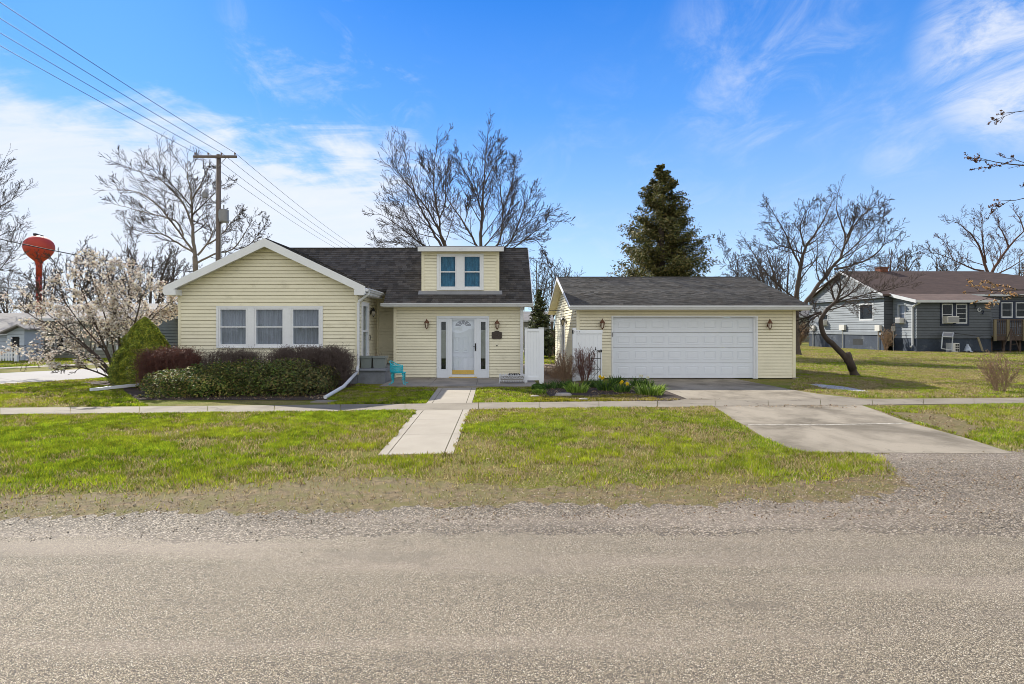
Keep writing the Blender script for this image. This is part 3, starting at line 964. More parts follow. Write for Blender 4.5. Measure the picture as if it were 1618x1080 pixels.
# --- roofs
m = MB()
YF = 17.45
sv = Vector((-1, 0, SL)).normalized()
Lr = math.hypot(3.08, 3.08 * SL)
tabs(m, (RX + 3.08, YF, RZ - SL * 3.08), (0, 1, 0), sv, [(0, 0), (2.5, 0), (4.3, Lr), (0, Lr)], base=(.10, .09, .08), amp=.45, seed=3)
sv = Vector((1, 0, SL)).normalized()
tabs(m, (RX - 3.08, YF, RZ - SL * 3.08), (0, 1, 0), sv, [(0, 0), (7.1, 0), (7.1, Lr), (0, Lr)], seed=4)
m.cur = (.06, .055, .05); m.box(RX - .07, RX + .07, YF, 21.4, RZ - .02, RZ + .018)
m.build('wing_roof', M['shingle'], house, col=True)
PIT = 0.81
EY, EZ, RY = 19.22, 2.585, 22.0
RZ2 = EZ + (RY - EY) * PIT
sv = Vector((0, 1, PIT)).normalized()
Ls = (RY - EY) * math.hypot(1, PIT)
lo = (3.06 - EZ) / (RZ2 - EZ) * Ls
m = MB()
tabs(m, (0, EY, EZ), (1, 0, 0), sv, [(-3.72, 0), (1.305, 0), (1.305, Ls), (-8.1, Ls), (-8.1, lo + .9), (-4.6, lo), (-3.72, lo)][:7], base=(0.074, 0.067, 0.062), amp=.38, seed=5, tab=.17)
tabs(m, (0, 2 * RY - EY, EZ), (1, 0, 0), Vector((0, -1, PIT)).normalized(), [(-8.1, 0), (1.305, 0), (1.305, Ls), (-8.1, Ls)], seed=6, row=.3)
m.cur = (0.06, 0.055, 0.05)
m.box(-8.1, 1.305, RY - .09, RY + .09, RZ2 - .03, RZ2 + .012)
m.build('main_roof', M['shingle'], house, col=True)
m = MB()
# left end of the main roof above the set-back wall, porch ceiling
m.prism([(-8.0, RY, RZ2 - .25), (-8.0, EY + .95, EZ + .45), (-8.0, 2 * RY - EY - .3, EZ - .1)], (0.05, 0, 0))
m.build('roof_end', M['trimcream'], house)
m = MB(); m.box(XR + .01, XE0, 19.95, YB, 3.0, 3.04); m.build('porch_ceiling', M['trimcream'], house)
m = MB(); m.box(XE0, XE1, EY + .05, YE, 2.50, 2.53); m.build('soffit', M['trimcream'], house)
m = MB()
# barge boards of the wing with boxed returns
hb = 0.235
for sgn in (-1, 1):
    e = RX + sgn * 3.09
    pr = [(RX, YF - .03, RZ + .02), (e, YF - .03, zr(e) + .02), (e, YF - .03, zr(e) - hb * .9), (RX, YF - .03, RZ - hb)]
    if sgn < 0: pr = pr[::-1]
    m.prism(pr, (0, 0.03, 0))
    xa, xb = (XL - .27, XL - .0) if sgn < 0 else (XR + .0, XR + .30)
    m.box(xa, xb + (0.08 if sgn < 0 else 0), YF - .034, YW - .02, zr(e) - .24, zr(e) - .07)
    # soffit under the gable overhang
    s0 = [(RX, YF, RZ - .15), (RX, YW, RZ - .15), (e, YW, zr(e) - .15), (e, YF, zr(e) - .15)]
    m.prism(s0, (0, 0, 0.02))
xa = RX + 3.09
m.box(xa - .03, xa, YF, 20.0, zr(xa) - .20, zr(xa) - .02)
m.box(XR, xa, YW, 20.3, zr(xa) - .21, zr(xa) - .19)
# rakes and eave of the main roof
m.prism([(1.315, EY, EZ + .01), (1.315, RY, RZ2 + .01), (1.315, RY, RZ2 - .16), (1.315, EY, EZ - .12)], (0.022, 0, 0))
m.prism([(1.315, 2 * RY - EY, EZ + .01), (1.315, RY, RZ2 + .01), (1.315, RY, RZ2 - .16), (1.315, 2 * RY - EY, EZ - .12)], (0.022, 0, 0))
m.box(-3.74, 1.32, EY - .025, EY, EZ - .13, EZ - .005)
m.build('fascia', M['white'], house)
m = MB()
gutter(m, (-3.80, EY - .025, EZ - .005), (1.34, EY - .025, EZ - .005), (0, -1, 0))
gutter(m, (xa, YF + .0, zr(xa) - .03), (xa, 20.15, zr(xa) - .02), (1, 0, 0))
m.build('gutter', M['gutter'], house)

# downspouts
m = MB()
dsx = X(565.5, 17.62)
m.tube([(xa + .07, 17.62, 2.90), (xa + .06, 17.62, 2.80), (dsx + .02, 17.66, 2.58), (dsx, 17.66, 2.50), (dsx, 17.66, 0.62), (dsx - .01, 17.64, .52)], 0.040, 8)
m.tube([(dsx - .01, 17.64, .55), (dsx, 17.50, 0.40), (X(546, 15.6), 15.4, 0.17), (X(513, 13.9), 13.95, 0.055)], 0.047, 8)
m.build('downspout', M['gutter'], house)
m = MB()
m.box(X(822, YE), X(826.3, YE), YE - .09, YE - .022, 0.10, 2.40)
m.bar((X(824, YE), YE - .055, 2.40), (X(824, YE), YE - .30, 2.52), .09, .07)
m.build('downspout', M['gutter'], house)

# --- wing windows with their white casing
m = MB()
u0, u1, z0, z1 = xw(342.5), xw(510.5), zw(549.5), zw(483.5)
bx(m, BW, u0, wwin[0][0], 0, .045, z0, z1, .006); bx(m, BW, wwin[2][1], u1, 0, .045, z0, z1, .006)
bx(m, BW, wwin[0][1], wwin[1][0], 0, .042, wz0, wz1, .008); bx(m, BW, wwin[1][1], wwin[2][0], 0, .042, wz0, wz1, .008)
bx(m, BW, wwin[0][0], wwin[2][1], 0, .043, wz1, z1); bx(m, BW, wwin[0][0], wwin[2][1], 0, .055, z0, wz0)
m.build('window_casing', M['white'], house)
for a, b in wwin:
    window(house, BW, a, b, wz0, wz1, 0.505, 0.055, depth=0.12)

# --- porch door on the side of the wing
m = MB()
bx(m, BS, dY0, dY0 + .13, -.06, .05, dz0, dz1); bx(m, BS, dY1 - .13, dY1, -.06, .05, dz0, dz1)
bx(m, BS, dY0 + .13, dY1 - .13, -.06, .05, dz1 - .13, dz1); bx(m, BS, dY0 + .13, dY1 - .13, -.06, .05, dz0, dz0 + .32)
bx(m, BS, dY0 + .13, dY1 - .13, -.03, .04, 1.62, 1.68)
sd = m.build('side_door', M['white'], house)
g = MB(); g.quad(BS.p(dY0 + .1, .01, dz0 + .3), BS.p(dY1 - .1, .01, dz0 + .3), BS.p(dY1 - .1, .01, dz1 - .1), BS.p(dY0 + .1, .01, dz1 - .1)); g.build('pane', M['glass'], sd)
g = MB(); g.quad(BS.p(dY0 + .01, -.05, dz0), BS.p(dY1 - .01, -.05, dz0), BS.p(dY1 - .01, -.05, dz1), BS.p(dY0 + .01, -.05, dz1)); g.build('inner_door', M['curtain_side'], sd)
g = MB(); g.tube([BS.p(dY1 - .09, .05, 1.35), BS.p(dY1 - .09, .10, 1.36), BS.p(dY1 - .09, .10, 1.50), BS.p(dY1 - .09, .05, 1.51)], .012); g.build('handle', M['iron'], sd)
lantern(house, XR + .01, 19.62, 2.28, (1, 0), 0.95, 'iron')
m = MB()    # painted block porch with a slab on it
m.box(XR + .005, X(608, 17.85), 17.86, YB - .02, 0, 0.385)
m.box(XR + .005, XE0 - .03, 19.9, YB - .02, 0, 0.38)
m.bbox(XR + .005, X(610.5, 17.8), 17.80, YB - .02, 0.387, 0.47, .02)
for k in range(1, 2): m.box(XR + .01, X(607.9, 17.8), 17.857, 17.859, 0.19, 0.196)
m.build('porch_step', M['greyblock'], house)

# --- entry: storm door between two side lights
xe = lambda px: X(px, YE)
ze = lambda py: Z(py, YE)
m = MB()
z0 = 0.045
sl = [(xe(697.2), xe(704.6)), (xe(759.8), xe(767.2))]
dz_t = ze(503)
bx(m, BE, ue0, xe(692.5), -.05, .045, z0, ze1, .006); bx(m, BE, xe(770.5), ue1, -.05, .045, z0, ze1, .006)
bx(m, BE, xe(692.5), xe(770.5), -.05, .045, dz_t, ze1, .006)
for (a, b), (c, d) in zip(((xe(692.5), xe(708)), (xe(756), xe(770.5))), sl):
    bx(m, BE, a, c, -.05, .022, z0, dz_t); bx(m, BE, d, b, -.05, .022, z0, dz_t)
    bx(m, BE, c, d, -.05, .022, z0, ze(583)); bx(m, BE, c, d, -.05, .022, ze(508), dz_t)
    t = .018
    bx(m, BE, c - t, c, .022, .034, ze(583) - t, ze(508) + t); bx(m, BE, d, d + t, .022, .034, ze(583) - t, ze(508) + t)
    bx(m, BE, c, d, .022, .034, ze(508), ze(508) + t); bx(m, BE, c, d, .022, .034, ze(583) - t, ze(583))
bx(m, BE, xe(707.2), xe(709.6), .0, .050, z0, dz_t); bx(m, BE, xe(753.8), xe(756.5), .0, .050, z0, dz_t)
m.build('door_surround', M['door'], house)
for a, b in sl:
    g = MB(); g.quad(BE.p(a, .0, ze(583)), BE.p(b, .0, ze(583)), BE.p(b, .0, ze(508)), BE.p(a, .0, ze(508)))
    o = g.build('side_light', M['glass'], house)
    g = MB(); g.box(a - .02, b + .02, YE + .10, YE + .12, ze(583) - .02, ze(508) + .02)
    g.build('dark_room', M['dark'], o)
    g = MB(); g.box(a, b, YE + .05, YE + .06, ze(566), ze(521)); g.build('sheer', M['curtain_side'], o)
m = MB()    # the inner six-panel door with a fan light
du0, du1 = xe(710), xe(753.5)
bx(m, BE, du0, du1, -.12, -.075, z0 + .03, dz_t)
uc = (du0 + du1) / 2
for (a, b, c, d) in ((.14, .36, .30, 1.02), (.44, .66, .30, 1.02)):
    for zz0, zz1 in ((.16, .78), (.92, 1.46)):
        pu0, pu1 = du0 + a, du0 + b
        t = .018
        bx(m, BE, pu0, pu1, -.075, -.058, zz0, zz0 + t); bx(m, BE, pu0, pu1, -.075, -.058, zz1 - t, zz1)
        bx(m, BE, pu0, pu0 + t, -.075, -.058, zz0 + t, zz1 - t); bx(m, BE, pu1 - t, pu1, -.075, -.058, zz0 + t, zz1 - t)
        bx(m, BE, pu0 + .05, pu1 - .05, -.075, -.062, zz0 + .05, zz1 - .05, .01)
fd = m.build('front_door', M['door'], house)
m = MB()    # fan light: five dark wedges, white bars between them are the door itself
cz_ = ze(515.0)
for k in range(5):
    a0, a1 = math.pi * (k + .10) / 5, math.pi * (k + .90) / 5
    r0, r1 = .09, .27
    q = [(uc + r0 * math.cos(a0), cz_ + r0 * .8 * math.sin(a0)), (uc + r1 * math.cos(a0), cz_ + r1 * .72 * math.sin(a0)),
         (uc + r1 * 1.02 * math.cos((a0 + a1) / 2), cz_ + r1 * .75 * math.sin((a0 + a1) / 2)),
         (uc + r1 * math.cos(a1), cz_ + r1 * .72 * math.sin(a1)), (uc + r0 * math.cos(a1), cz_ + r0 * .8 * math.sin(a1))]
    m.quad(*[BE.p(u, -.070, z) for u, z in q])
m.build('fan_light', M['curtain'], fd)
m = MB()    # storm door frame
s0, s1 = xe(709.6), xe(753.8)
g0, g1 = xe(714.3), xe(749.3)
bx(m, BE, s0, g0, .0, .040, z0 + .03, dz_t - .005, .008); bx(m, BE, g1, s1, .0, .040, z0 + .03, dz_t - .005, .008)
bx(m, BE, g0, g1, .0, .039, ze(504.5), dz_t - .005); bx(m, BE, g0, g1, .0, .039, z0 + .03, ze(591.3))
sdoor = m.build('storm_door', M['door'], house)
m = MB(); m.quad(BE.p(g0, .012, ze(591)), BE.p(g1, .012, ze(591)), BE.p(g1, .012, ze(504.5)), BE.p(g0, .012, ze(504.5))); m.build('pane', M['glass_storm'], sdoor)
m = MB(); bx(m, BE, g0 + .01, g1 - .01, .014, .02, ze(590.8), ze(584.2)); bx(m, BE, s0, s1, -.02, .10, z0 + .002, z0 + .028); m.build('kick_plate', M['brass'], sdoor)
m = MB(); m.tube([BE.p(xe(751.3), .04, ze(553)), BE.p(xe(751.3), .085, ze(551)), BE.p(xe(751.3), .085, ze(545)), BE.p(xe(751.3), .04, ze(543))], .014, 6)
m.box(xe(750.2), xe(752.4), YE - .05, YE - .039, ze(554), ze(542)); m.tube([BE.p(xe(751), .07, ze(547.5)), BE.p(xe(748), .07, ze(547))], .009, 6)
m.build('handle', M['iron'], sdoor)
lantern(house, xe(675), YE - .018, ze(512.2), (0, -1), 1.0)
lantern(house, xe(785.5), YE - .018, ze(513.2), (0, -1), 1.0)
m = MB()    # arched bronze plaque
pu0, pu1, pz0, pz1 = xe(777), xe(793), ze(535), ze(524)
pc = (pu0 + pu1) / 2
out_ = [(pu0 + .03, pz0), (pu1 - .03, pz0), (pu1, pz0 + .03), (pu1, pz1 - .02), (pu1 - .02, pz1), (pc + .10, pz1 + .005)] + \
       [(pc + .085 * math.cos(a), pz1 + .008 + .032 * math.sin(a)) for a in np.linspace(.2, math.pi - .2, 7)] + [(pc - .10, pz1 + .005), (pu0 + .02, pz1), (pu0, pz1 - .02), (pu0, pz0 + .03)]
m.prism([(u, YE - .045, z) for u, z in out_], (0, .028, 0))
pl = m.build('house_plaque', M['bronze'], house)
m = MB()
for k, a in enumerate((-.055, .0, .055)):     # three worn raised figures, unreadable in the photograph
    r = .016
    m.tube([(pc + a + r * math.cos(q) * .8, YE - .047, (pz0 + pz1) / 2 + .018 + r * 1.6 * math.sin(q)) for q in np.linspace(.4 + k, 5.6 + k * .4, 9)], .0035, 4)
m.box(pc - .10, pc + .10, YE - .048, YE - .045, pz0 + .03, pz0 + .036)
m.build('raised_figures', M['bronze_hi'], pl)
m = MB(); m.tube([(xe(785.2), YE - .016, ze(545.5)), (xe(785.2), YE - .035, ze(545.5))], .022, 10); m.build('doorbell', M['iron'], house)

# --- dormer
YD = 19.74
BD = Basis((0, YD), (1, 0), (0, -1))
xd = lambda px: X(px, YD)
zd = lambda py: Z(py, YD)
da, db = xd(667), xd(788)
dw = [(xd(694.3), xd(721.7)), (xd(731.8), xd(760.2))]
m = MB()
profD = [(da, zd(461.5)), (db, zd(461.5)), (db, zd(394)), (da, zd(394))]
hD = [(a, b, zd(455.5), zd(403)) for a, b in dw]
siding(m, BD, profD, hD, 0.105); panel(m, BD, profD, hD)
for x, n_ in ((da, -1), (db, 1)):
    siding(m, Basis((x, 0), (0, 1), (n_, 0)), [(YD, zd(461.5)), (YD + .05, zd(461.5)), (21.9, 4.70), (YD, 4.48)], (), 0.105)
m.build('dormer_wall', M['siding'], house)
m = MB()
for a, b in ((da - .02, da + .08), (db - .08, db + .02)): post(a, b, YD - .022, YD + .03, zd(461.5), zd(396))
m.box(da + .08, db - .08, YD - .02, YD, zd(400.5), zd(396))
m.build('frieze_board', M['trimcream'], house)
m = MB()
m.cur = (.07, .065, .06)
ra, rb = X(660, 19.45), X(796, 19.45)
m.prism([(ra, 19.47, 4.50), (ra, 22.0, 4.82), (ra, 22.0, 4.87), (ra, 19.47, 4.555)], (rb - ra, 0, 0))
m.build('dormer_roof', M['shingle'], house, col=True)
m = MB(); m.bbox(ra, rb, 19.44, 19.47, Z(396.8, 19.45), Z(389.3, 19.45), .008)
for x in (ra, rb - .02): m.prism([(x, 19.47, 4.40), (x, 21.6, 4.68), (x, 21.6, 4.80), (x, 19.47, 4.53)], (.02, 0, 0))
m.box(ra + .02, rb - .02, 19.47, YD, 4.40, 4.42)
m.build('dormer_fascia', M['gutter'], house)
m = MB()
u0, u1, z0, z1 = xd(690.2), xd(764.2), zd(458.3), zd(400.8)
bx(m, BD, u0, dw[0][0], 0, .04, z0, z1, .006); bx(m, BD, dw[1][1], u1, 0, .04, z0, z1, .006)
bx(m, BD, dw[0][1], dw[1][0], 0, .038, zd(455.5), zd(403), .008)
bx(m, BD, dw[0][0], dw[1][1], 0, .039, zd(403), z1); bx(m, BD, dw[0][0], dw[1][1], 0, .05, z0, zd(455.5))
m.build('window_casing', M['white'], house)
for a, b in dw:
    window(house, BD, a, b, zd(455.5), zd(403), 0.5, 0.05, 'curtain_b', 'glass_blue', depth=0.11)
m = MB()     # lead flashing below the dormer
m.quad((da - .12, YD - .16, EZ + (YD - .16 - EY) * PIT + .028), (db + .12, YD - .16, EZ + (YD - .16 - EY) * PIT + .028), (db + .12, YD - .01, EZ + (YD - .01 - EY) * PIT + .05), (da - .12, YD - .01, EZ + (YD - .01 - EY) * PIT + .05))
m.build('flashing', M['transformer'], house)

# ================================================================== the garage
garage = thing('garage', (6.6, 23, 0), 'cream yellow detached two-car garage with a wide white panelled door', 'garage')
YG, GX0, GX1, GYB = 19.5, 2.86, 10.31, 26.3
BG = Basis((0, YG), (1, 0), (0, -1))
xg = lambda px: X(px, YG)
zg = lambda py: Z(py, YG)
gd0, gd1, gdz = xg(968.5), xg(1194.5), zg(501)
holesG = [(gd0, gd1, 0.03, gdz)]
m = MB()
profG = [(GX0, 0.03), (GX1, 0.03), (GX1, 2.50), (GX0, 2.50)]
siding(m, BG, profG, holesG, 0.104); panel(m, BG, profG, holesG)
GE, GRZ, GRY = 19.08, 3.80, 22.9
GPT = (3.80 - 2.50) / (GRY - GE)
gz = lambda y: GRZ - GPT * abs(y - GRY)
gp = [(YG, 0.03), (GYB, 0.03), (GYB, gz(GYB) - .12), (GRY, GRZ - .12), (YG, gz(YG) - .12)]
BGL = Basis((GX0, 0), (0, 1), (-1, 0))
siding(m, BGL, gp, [(22.7, 23.6, 0.03, 2.1)], 0.104); panel(m, BGL, gp, [(22.7, 23.6, 0.03, 2.1)])
BGR = Basis((GX1, 0), (0, 1), (1, 0)); siding(m, BGR, gp, (), 0.104)
m.box(GX0, GX1, GYB - .03, GYB - .01, 0, 2.5)
m.build('wall', M['siding_g'], garage)
m = MB()
for x0, x1 in ((GX0 - .022, GX0 + .08), (GX1 - .08, GX1 + .02)):
    m = MB(); m.box(x0, x1, YG - .024, YG + .09, .03, 2.48); m.build('corner_post', M['trimcream'], garage)
m = MB(); m.box(GX0 + .08, GX1 - .08, YG - .02, YG, 2.34, 2.50)
m.build('frieze_board', M['trimcream'], garage)
m = MB()
t = .055
bx(m, BG, gd0 - t, gd0, -.1, .035, .02, gdz + t, .006); bx(m, BG, gd1, gd1 + t, -.1, .035, .02, gdz + t, .006); bx(m, BG, gd0, gd1, -.1, .035, gdz, gdz + t)
bx(m, BG, gd1 - .07, gd1, -.11, -.02, .02, gdz); 
m.build('door_frame', M['white'], garage)
rows, cols_ = 4, 8
hh = (gdz - .03) / rows
for r in range(rows):
    m = MB()
    za, zb = .03 + r * hh + .004, .03 + (r + 1) * hh - .004
    bx(m, BG, gd0 + .01, gd1 - .01, -.12, -.080, za, zb, .006)
    for c in range(cols_):
        cw = (gd1 - gd0 - .16) / cols_
        a = gd0 + .08 + c * cw + cw * .12; b = gd0 + .08 + (c + 1) * cw - cw * .12
        p0_, p1_ = za + .12, zb - .10
        # moulded rectangle: ridge and sunken field
        for (ua, ub, va, vb) in ((a, b, p0_, p0_ + .022), (a, b, p1_ - .022, p1_), (a, a + .022, p0_ + .022, p1_ - .022), (b - .022, b, p0_ + .022, p1_ - .022)):
            bx(m, BG, ua, ub, -.080, -.072, va, vb)
        bx(m, BG, a + .045, b - .045, -.080, -.070, p0_ + .045, p1_ - .045, .008)
    m.build('door_section', M['door'], garage)
m = MB(); gutter(m, (2.55, GE - .0, 2.50), (10.62, GE - .0, 2.50), (0, -1, 0), .11, .11)
m.build('gutter', M['gutter'], garage)
m = MB()
sv = Vector((0, 1, GPT)).normalized(); Lg = math.hypot(GRY - GE, GRZ - 2.5)
tabs(m, (0, GE, 2.5), (1, 0, 0), sv, [(2.55, 0), (10.62, 0), (10.33, Lg), (2.55, Lg)], base=(0.088, 0.082, 0.076), amp=.32, seed=9, tab=.16, row=.125)
tabs(m, (0, 2 * GRY - GE, 2.5), (1, 0, 0), Vector((0, -1, GPT)).normalized(), [(2.55, 0), (10.62, 0), (10.33, Lg), (2.55, Lg)], base=(0.098, 0.092, 0.087), row=.3, seed=10)
m.cur = (.10, .095, .09); m.box(2.55, 10.33, GRY - .09, GRY + .09, GRZ - .03, GRZ + .012)
m.build('roof', M['shingle_g'], garage, col=True)
m = MB()
for x, xt, dz_ in ((2.53, 2.53, 0), (10.60, 10.31, .04)):
    m.prism([(x, GE - .05, 2.50 - .01 - dz_), (xt, GRY, GRZ + .012 - dz_), (xt, GRY, GRZ - .13), (x, GE - .05, 2.50 - .12)], (.022, 0, 0))
    m.prism([(x, 2 * GRY - GE, 2.50 - .01 - dz_), (xt, GRY, GRZ + .012 - dz_), (xt, GRY, GRZ - .13), (x, 2 * GRY - GE, 2.50 - .12)], (.022, 0, 0))
m.box(2.56, 10.6, GE + .002, GE + .02, 2.36, 2.48)
m.build('fascia', M['white'], garage)
m = MB()
for y0_, y1_ in ((GE + .02, GRY), (2 * GRY - GE, GRY)):
    m.prism([(2.56, y0_, gz(y0_) - .13), (GX0, y0_, gz(y0_) - .13), (GX0, y1_, GRZ - .13), (2.56, y1_, GRZ - .13)], (0, 0, .015))
m.box(GX0, GX1 + .3, GE + .02, YG, 2.35, 2.37)
m.build('soffit', M['trimcream'], garage)
lantern(garage, xg(950.5), YG - .018, zg(512.5), (0, -1), 1.05)
lantern(garage, xg(1213.5), YG - .018, zg(513), (0, -1), 1.05)
lantern(garage, GX0 - .015, 22.35, 2.0, (-1, 0), 1.1, 'iron')
m = MB(); m.box(xg(966.2), xg(968.3), YG - .06, YG - .036, zg(531.5), zg(525)); m.build('key_pad', M['transformer'], garage)
m = MB(); m.box(GX0 - .03, GX0 + .0, 22.65, 22.72, .03, 2.15); m.box(GX0 - .03, GX0, 23.58, 23.65, .03, 2.15); m.box(GX0 - .03, GX0, 22.72, 23.58, 2.08, 2.15)
m.box(GX0 + .03, GX0 + .05, 22.72, 23.58, .03, 2.08); m.build('side_door', M['white'], garage)
m = MB(); m.box(GX1 - .10, GX1 + .10, YG - .1, YG + .15, 0, .06); m.build('footing', M['sidewalk'], garage)

# ================================================================== the slate blue house
blue = thing('blue_house', (36, 46, 0), 'slate blue clapboard house with low brown roof and high painted foundation', 'house')
BX, BY0, BY1 = 30.5, 44.5, 55.0
QX0, QX1, QY = 31.2, 36.7, 42.0
SG = Basis((BX, 0), (0, 1), (-1, 0)); SQ = Basis((QX0, 0), (0, 1), (-1, 0)); FQ = Basis((0, QY), (1, 0), (0, -1)); FM = Basis((0, BY0), (1, 0), (0, -1))
BRZ, BEZ, BRY = 6.72, 4.38, 49.75
bs = (BRZ - BEZ) / (BRY - 44.2)
bz = lambda y: BRZ - bs * abs(y - BRY)
gwin = (45.7, 47.5, 2.35, 3.78); gac = (51.9, 52.9, 1.95, 3.05)
m = MB()
prof = [(BY0, 1.42), (BY1, 1.42), (BY1, bz(BY1) - .12), (BRY, BRZ - .12), (BY0, bz(BY0) - .12)]
siding(m, SG, prof, [gwin, gac], .20, .03); panel(m, SG, prof, [gwin, gac])
sw = (43.12, 43.98, 2.09, 3.58)
prof = [(QY, 0.97), (BY0, 0.97), (BY0, 4.2), (QY, 3.62)]
siding(m, SQ, prof, [sw], .20, .03); panel(m, SQ, prof, [sw])
m.build('side_wall', M['blue_siding'], blue)
xq = lambda px: X(px, QY)
zq = lambda py: Z(py, QY)
fw = [(xq(1487.5), xq(1505.5), zq(511), zq(479.5)), (xq(1510), xq(1528), zq(511), zq(479.5))]
m = MB()
prof = [(QX0, .97), (QX1, .97), (QX1, 3.68), (QX0, 3.68)]
siding(m, FQ, prof, fw, .20, .03); panel(m, FQ, prof, fw)
xm = lambda px: X(px, BY0)
zm_ = lambda py: Z(py, BY0)
mw = [(xm(1581.5), xm(1600), zm_(502), zm_(477)), (xm(1604), xm(1624), zm_(502), zm_(477))]
prof = [(QX1 + .0, .97), (52, .97), (52, 4.3), (QX1, 4.3)]
siding(m, FM, prof, mw, .20, .03); panel(m, FM, prof, mw)
siding(m, FM, [(BX, 1.0), (QX0, 1.0), (QX0, 4.3), (BX, 4.3)], (), .20, .03)
m.box(51.9, 52, BY0, BY1, 0, 4.3); m.box(BX, 52, BY1 - .1, BY1, 0, 4.3); m.box(QX1 - .05, QX1, QY + .05, BY0, 0.97, 3.6)
m.build('front_wall', M['blue_shaded'], blue)
m = MB()
m.box(BX - .04, BX + .2, BY0 - .03, BY1, 0, 1.20); m.box(QX0 + .3, QX1, QY + .03, QY + .3, 0, .97); m.box(QX0, QX0 + .3, QY + .03, BY0, 0, .97)
m.box(QX1, 52, BY0 + .03, BY0 + .3, 0, .97)
m.build('foundation', M['blue_found'], blue)
m = MB(); m.box(BX - .10, BX, BY0 - .05, BY1 + .05, 1.20, 1.42); m.build('skirt_board', M['blue_siding'], blue)
m = MB()
m.box(BX - .047, BX - .038, 47.0, 48.3, .35, .85); m.build('vent', M['dark'], blue)
# roof
m = MB()
rx0, rx1, ex1 = 30.2, 42.8, 52.5
e0, e1 = 44.2, 2 * BRY - 44.2
m.prism([(rx0, e0, BEZ), (ex1, e0, BEZ), (rx1, BRY, BRZ), (rx0, BRY, BRZ)], (0, 0, -.12))
m.prism([(rx0, e1, BEZ), (rx0, BRY, BRZ), (rx1, BRY, BRZ), (ex1, e1, BEZ)], (0, 0, -.12))
m.prism([(ex1, e0, BEZ), (ex1, e1, BEZ), (rx1, BRY, BRZ)], (0, 0, -.12))
m.build('roof', M['brownroof'], blue)
m = MB(); m.prism([(30.85, 41.6, 3.80), (36.95, 41.6, 3.80), (36.95, 44.4, 4.44), (30.85, 44.4, 4.44)], (0, 0, -.10)); m.build('porch_roof', M['brownroof2'], blue)
m = MB()
m.prism([(rx0 - .03, e0, BEZ + .02), (rx0 - .03, BRY, BRZ + .02), (rx0 - .03, BRY, BRZ - .14), (rx0 - .03, e0, BEZ - .14)], (.03, 0, 0))
m.prism([(rx0 - .03, e1, BEZ + .02), (rx0 - .03, BRY, BRZ + .02), (rx0 - .03, BRY, BRZ - .14), (rx0 - .03, e1, BEZ - .14)], (.03, 0, 0))
m.prism([(30.82, 41.6, 3.82), (30.82, 44.4, 4.46), (30.82, 44.4, 4.20), (30.82, 41.6, 3.60)], (.03, 0, 0))
m.box(30.85, 36.95, 41.55, 41.6, 3.62, 3.80); m.box(36.95, 52.5, 44.12, 44.2, BEZ - .16, BEZ)
m.build('fascia', M['whitetrim'], blue)
m = MB(); m.box(30.85, 36.95, 41.6, QY, 3.64, 3.66); m.box(36.9, 52.4, 44.2, BY0, 4.2, 4.22); m.box(30.21, BX, 44.2, 55.2, 4.1, 4.12); m.build('soffit', M['navy'], blue)
m = MB(); m.box(33.6, 34.3, 49.5, 50.2, 6.4, 7.0); m.box(33.55, 34.35, 49.45, 50.25, 7.0, 7.08); m.build('chimney', M['brick'], blue)
m = MB()
for (a, b, c, d) in fw: pass
a0, a1, c0_, c1_ = fw[0][0] - .10, fw[1][1] + .12, fw[0][2] - .14, fw[0][3] + .10
bx(m, FQ, a0, fw[0][0], 0, .05, c0_, c1_); bx(m, FQ, fw[1][1], a1, 0, .05, c0_, c1_); bx(m, FQ, fw[0][1], fw[1][0], 0, .05, c0_, c1_)
for f_ in fw: bx(m, FQ, f_[0], f_[1], 0, .05, f_[3], c1_); bx(m, FQ, f_[0], f_[1], 0, .05, c0_, f_[2])
m.build('window_casing', M['navy'], blue); m = MB()
a0, a1, c0_, c1_ = mw[0][0] - .15, mw[1][1] + .15, mw[0][2] - .3, mw[0][3] + .12
bx(m, FM, a0, mw[0][0], 0, .05, c0_, c1_); bx(m, FM, mw[0][1], mw[1][0], 0, .05, c0_, c1_); bx(m, FM, mw[1][1], a1, 0, .05, c0_, c1_)
for f_ in mw: bx(m, FM, f_[0], f_[1], 0, .05, f_[3], c1_); bx(m, FM, f_[0], f_[1], 0, .05, c0_, f_[2])
m.build('window_casing', M['navy'], blue)
window(blue, FQ, *fw[0], .46, .08, 'dark', frame='whitetrim', wavy=False)
window(blue, FQ, *fw[1], .0, .08, 'dark', frame='whitetrim', wavy=False, muntins=3)
for f_ in mw: window(blue, FM, *f_, .5, .09, 'dark', frame='whitetrim', wavy=False)
window(blue, SG, *gwin, .0, .12, 'dark', frame='whitetrim', wavy=False)
window(blue, SG, *gac, .5, .08, 'dark', frame='whitetrim', wavy=False)
window(blue, SQ, *sw, .5, .09, 'curtain', frame='whitetrim', wavy=False)
m = MB(); m.tube([(QX0 - .05, 41.62, 3.62), (QX0 - .09, 42.2, 3.40), (QX0 - .09, 42.3, 3.25), (QX0 - .09, 42.3, .55), (QX0 - .3, 42.2, .35)], .065, 8); m.build('downspout', M['whitetrim'], blue)
for (y_, z_, s_) in ((45.0, 1.75, .28), (49.6, 1.8, .36), (54.2, 1.75, .28)):
    m = MB(); m.box(BX - .22, BX - .03, y_ - s_, y_ + s_, z_ - .22, z_ + .24); m.tube([(BX - .12, y_, z_ - .2), (BX - .12, y_, .0)], .035, 6)
    m.build('meter_box', M['ac'], blue)
m = MB(); m.box(QX0 - .2, QX0 - .03, 44.2, 44.45, 1.5, 1.9); m.tube([(QX0 - .12, 44.3, 1.5), (QX0 - .12, 44.3, 0)], .03, 6); m.build('meter_box', M['ac'], blue)
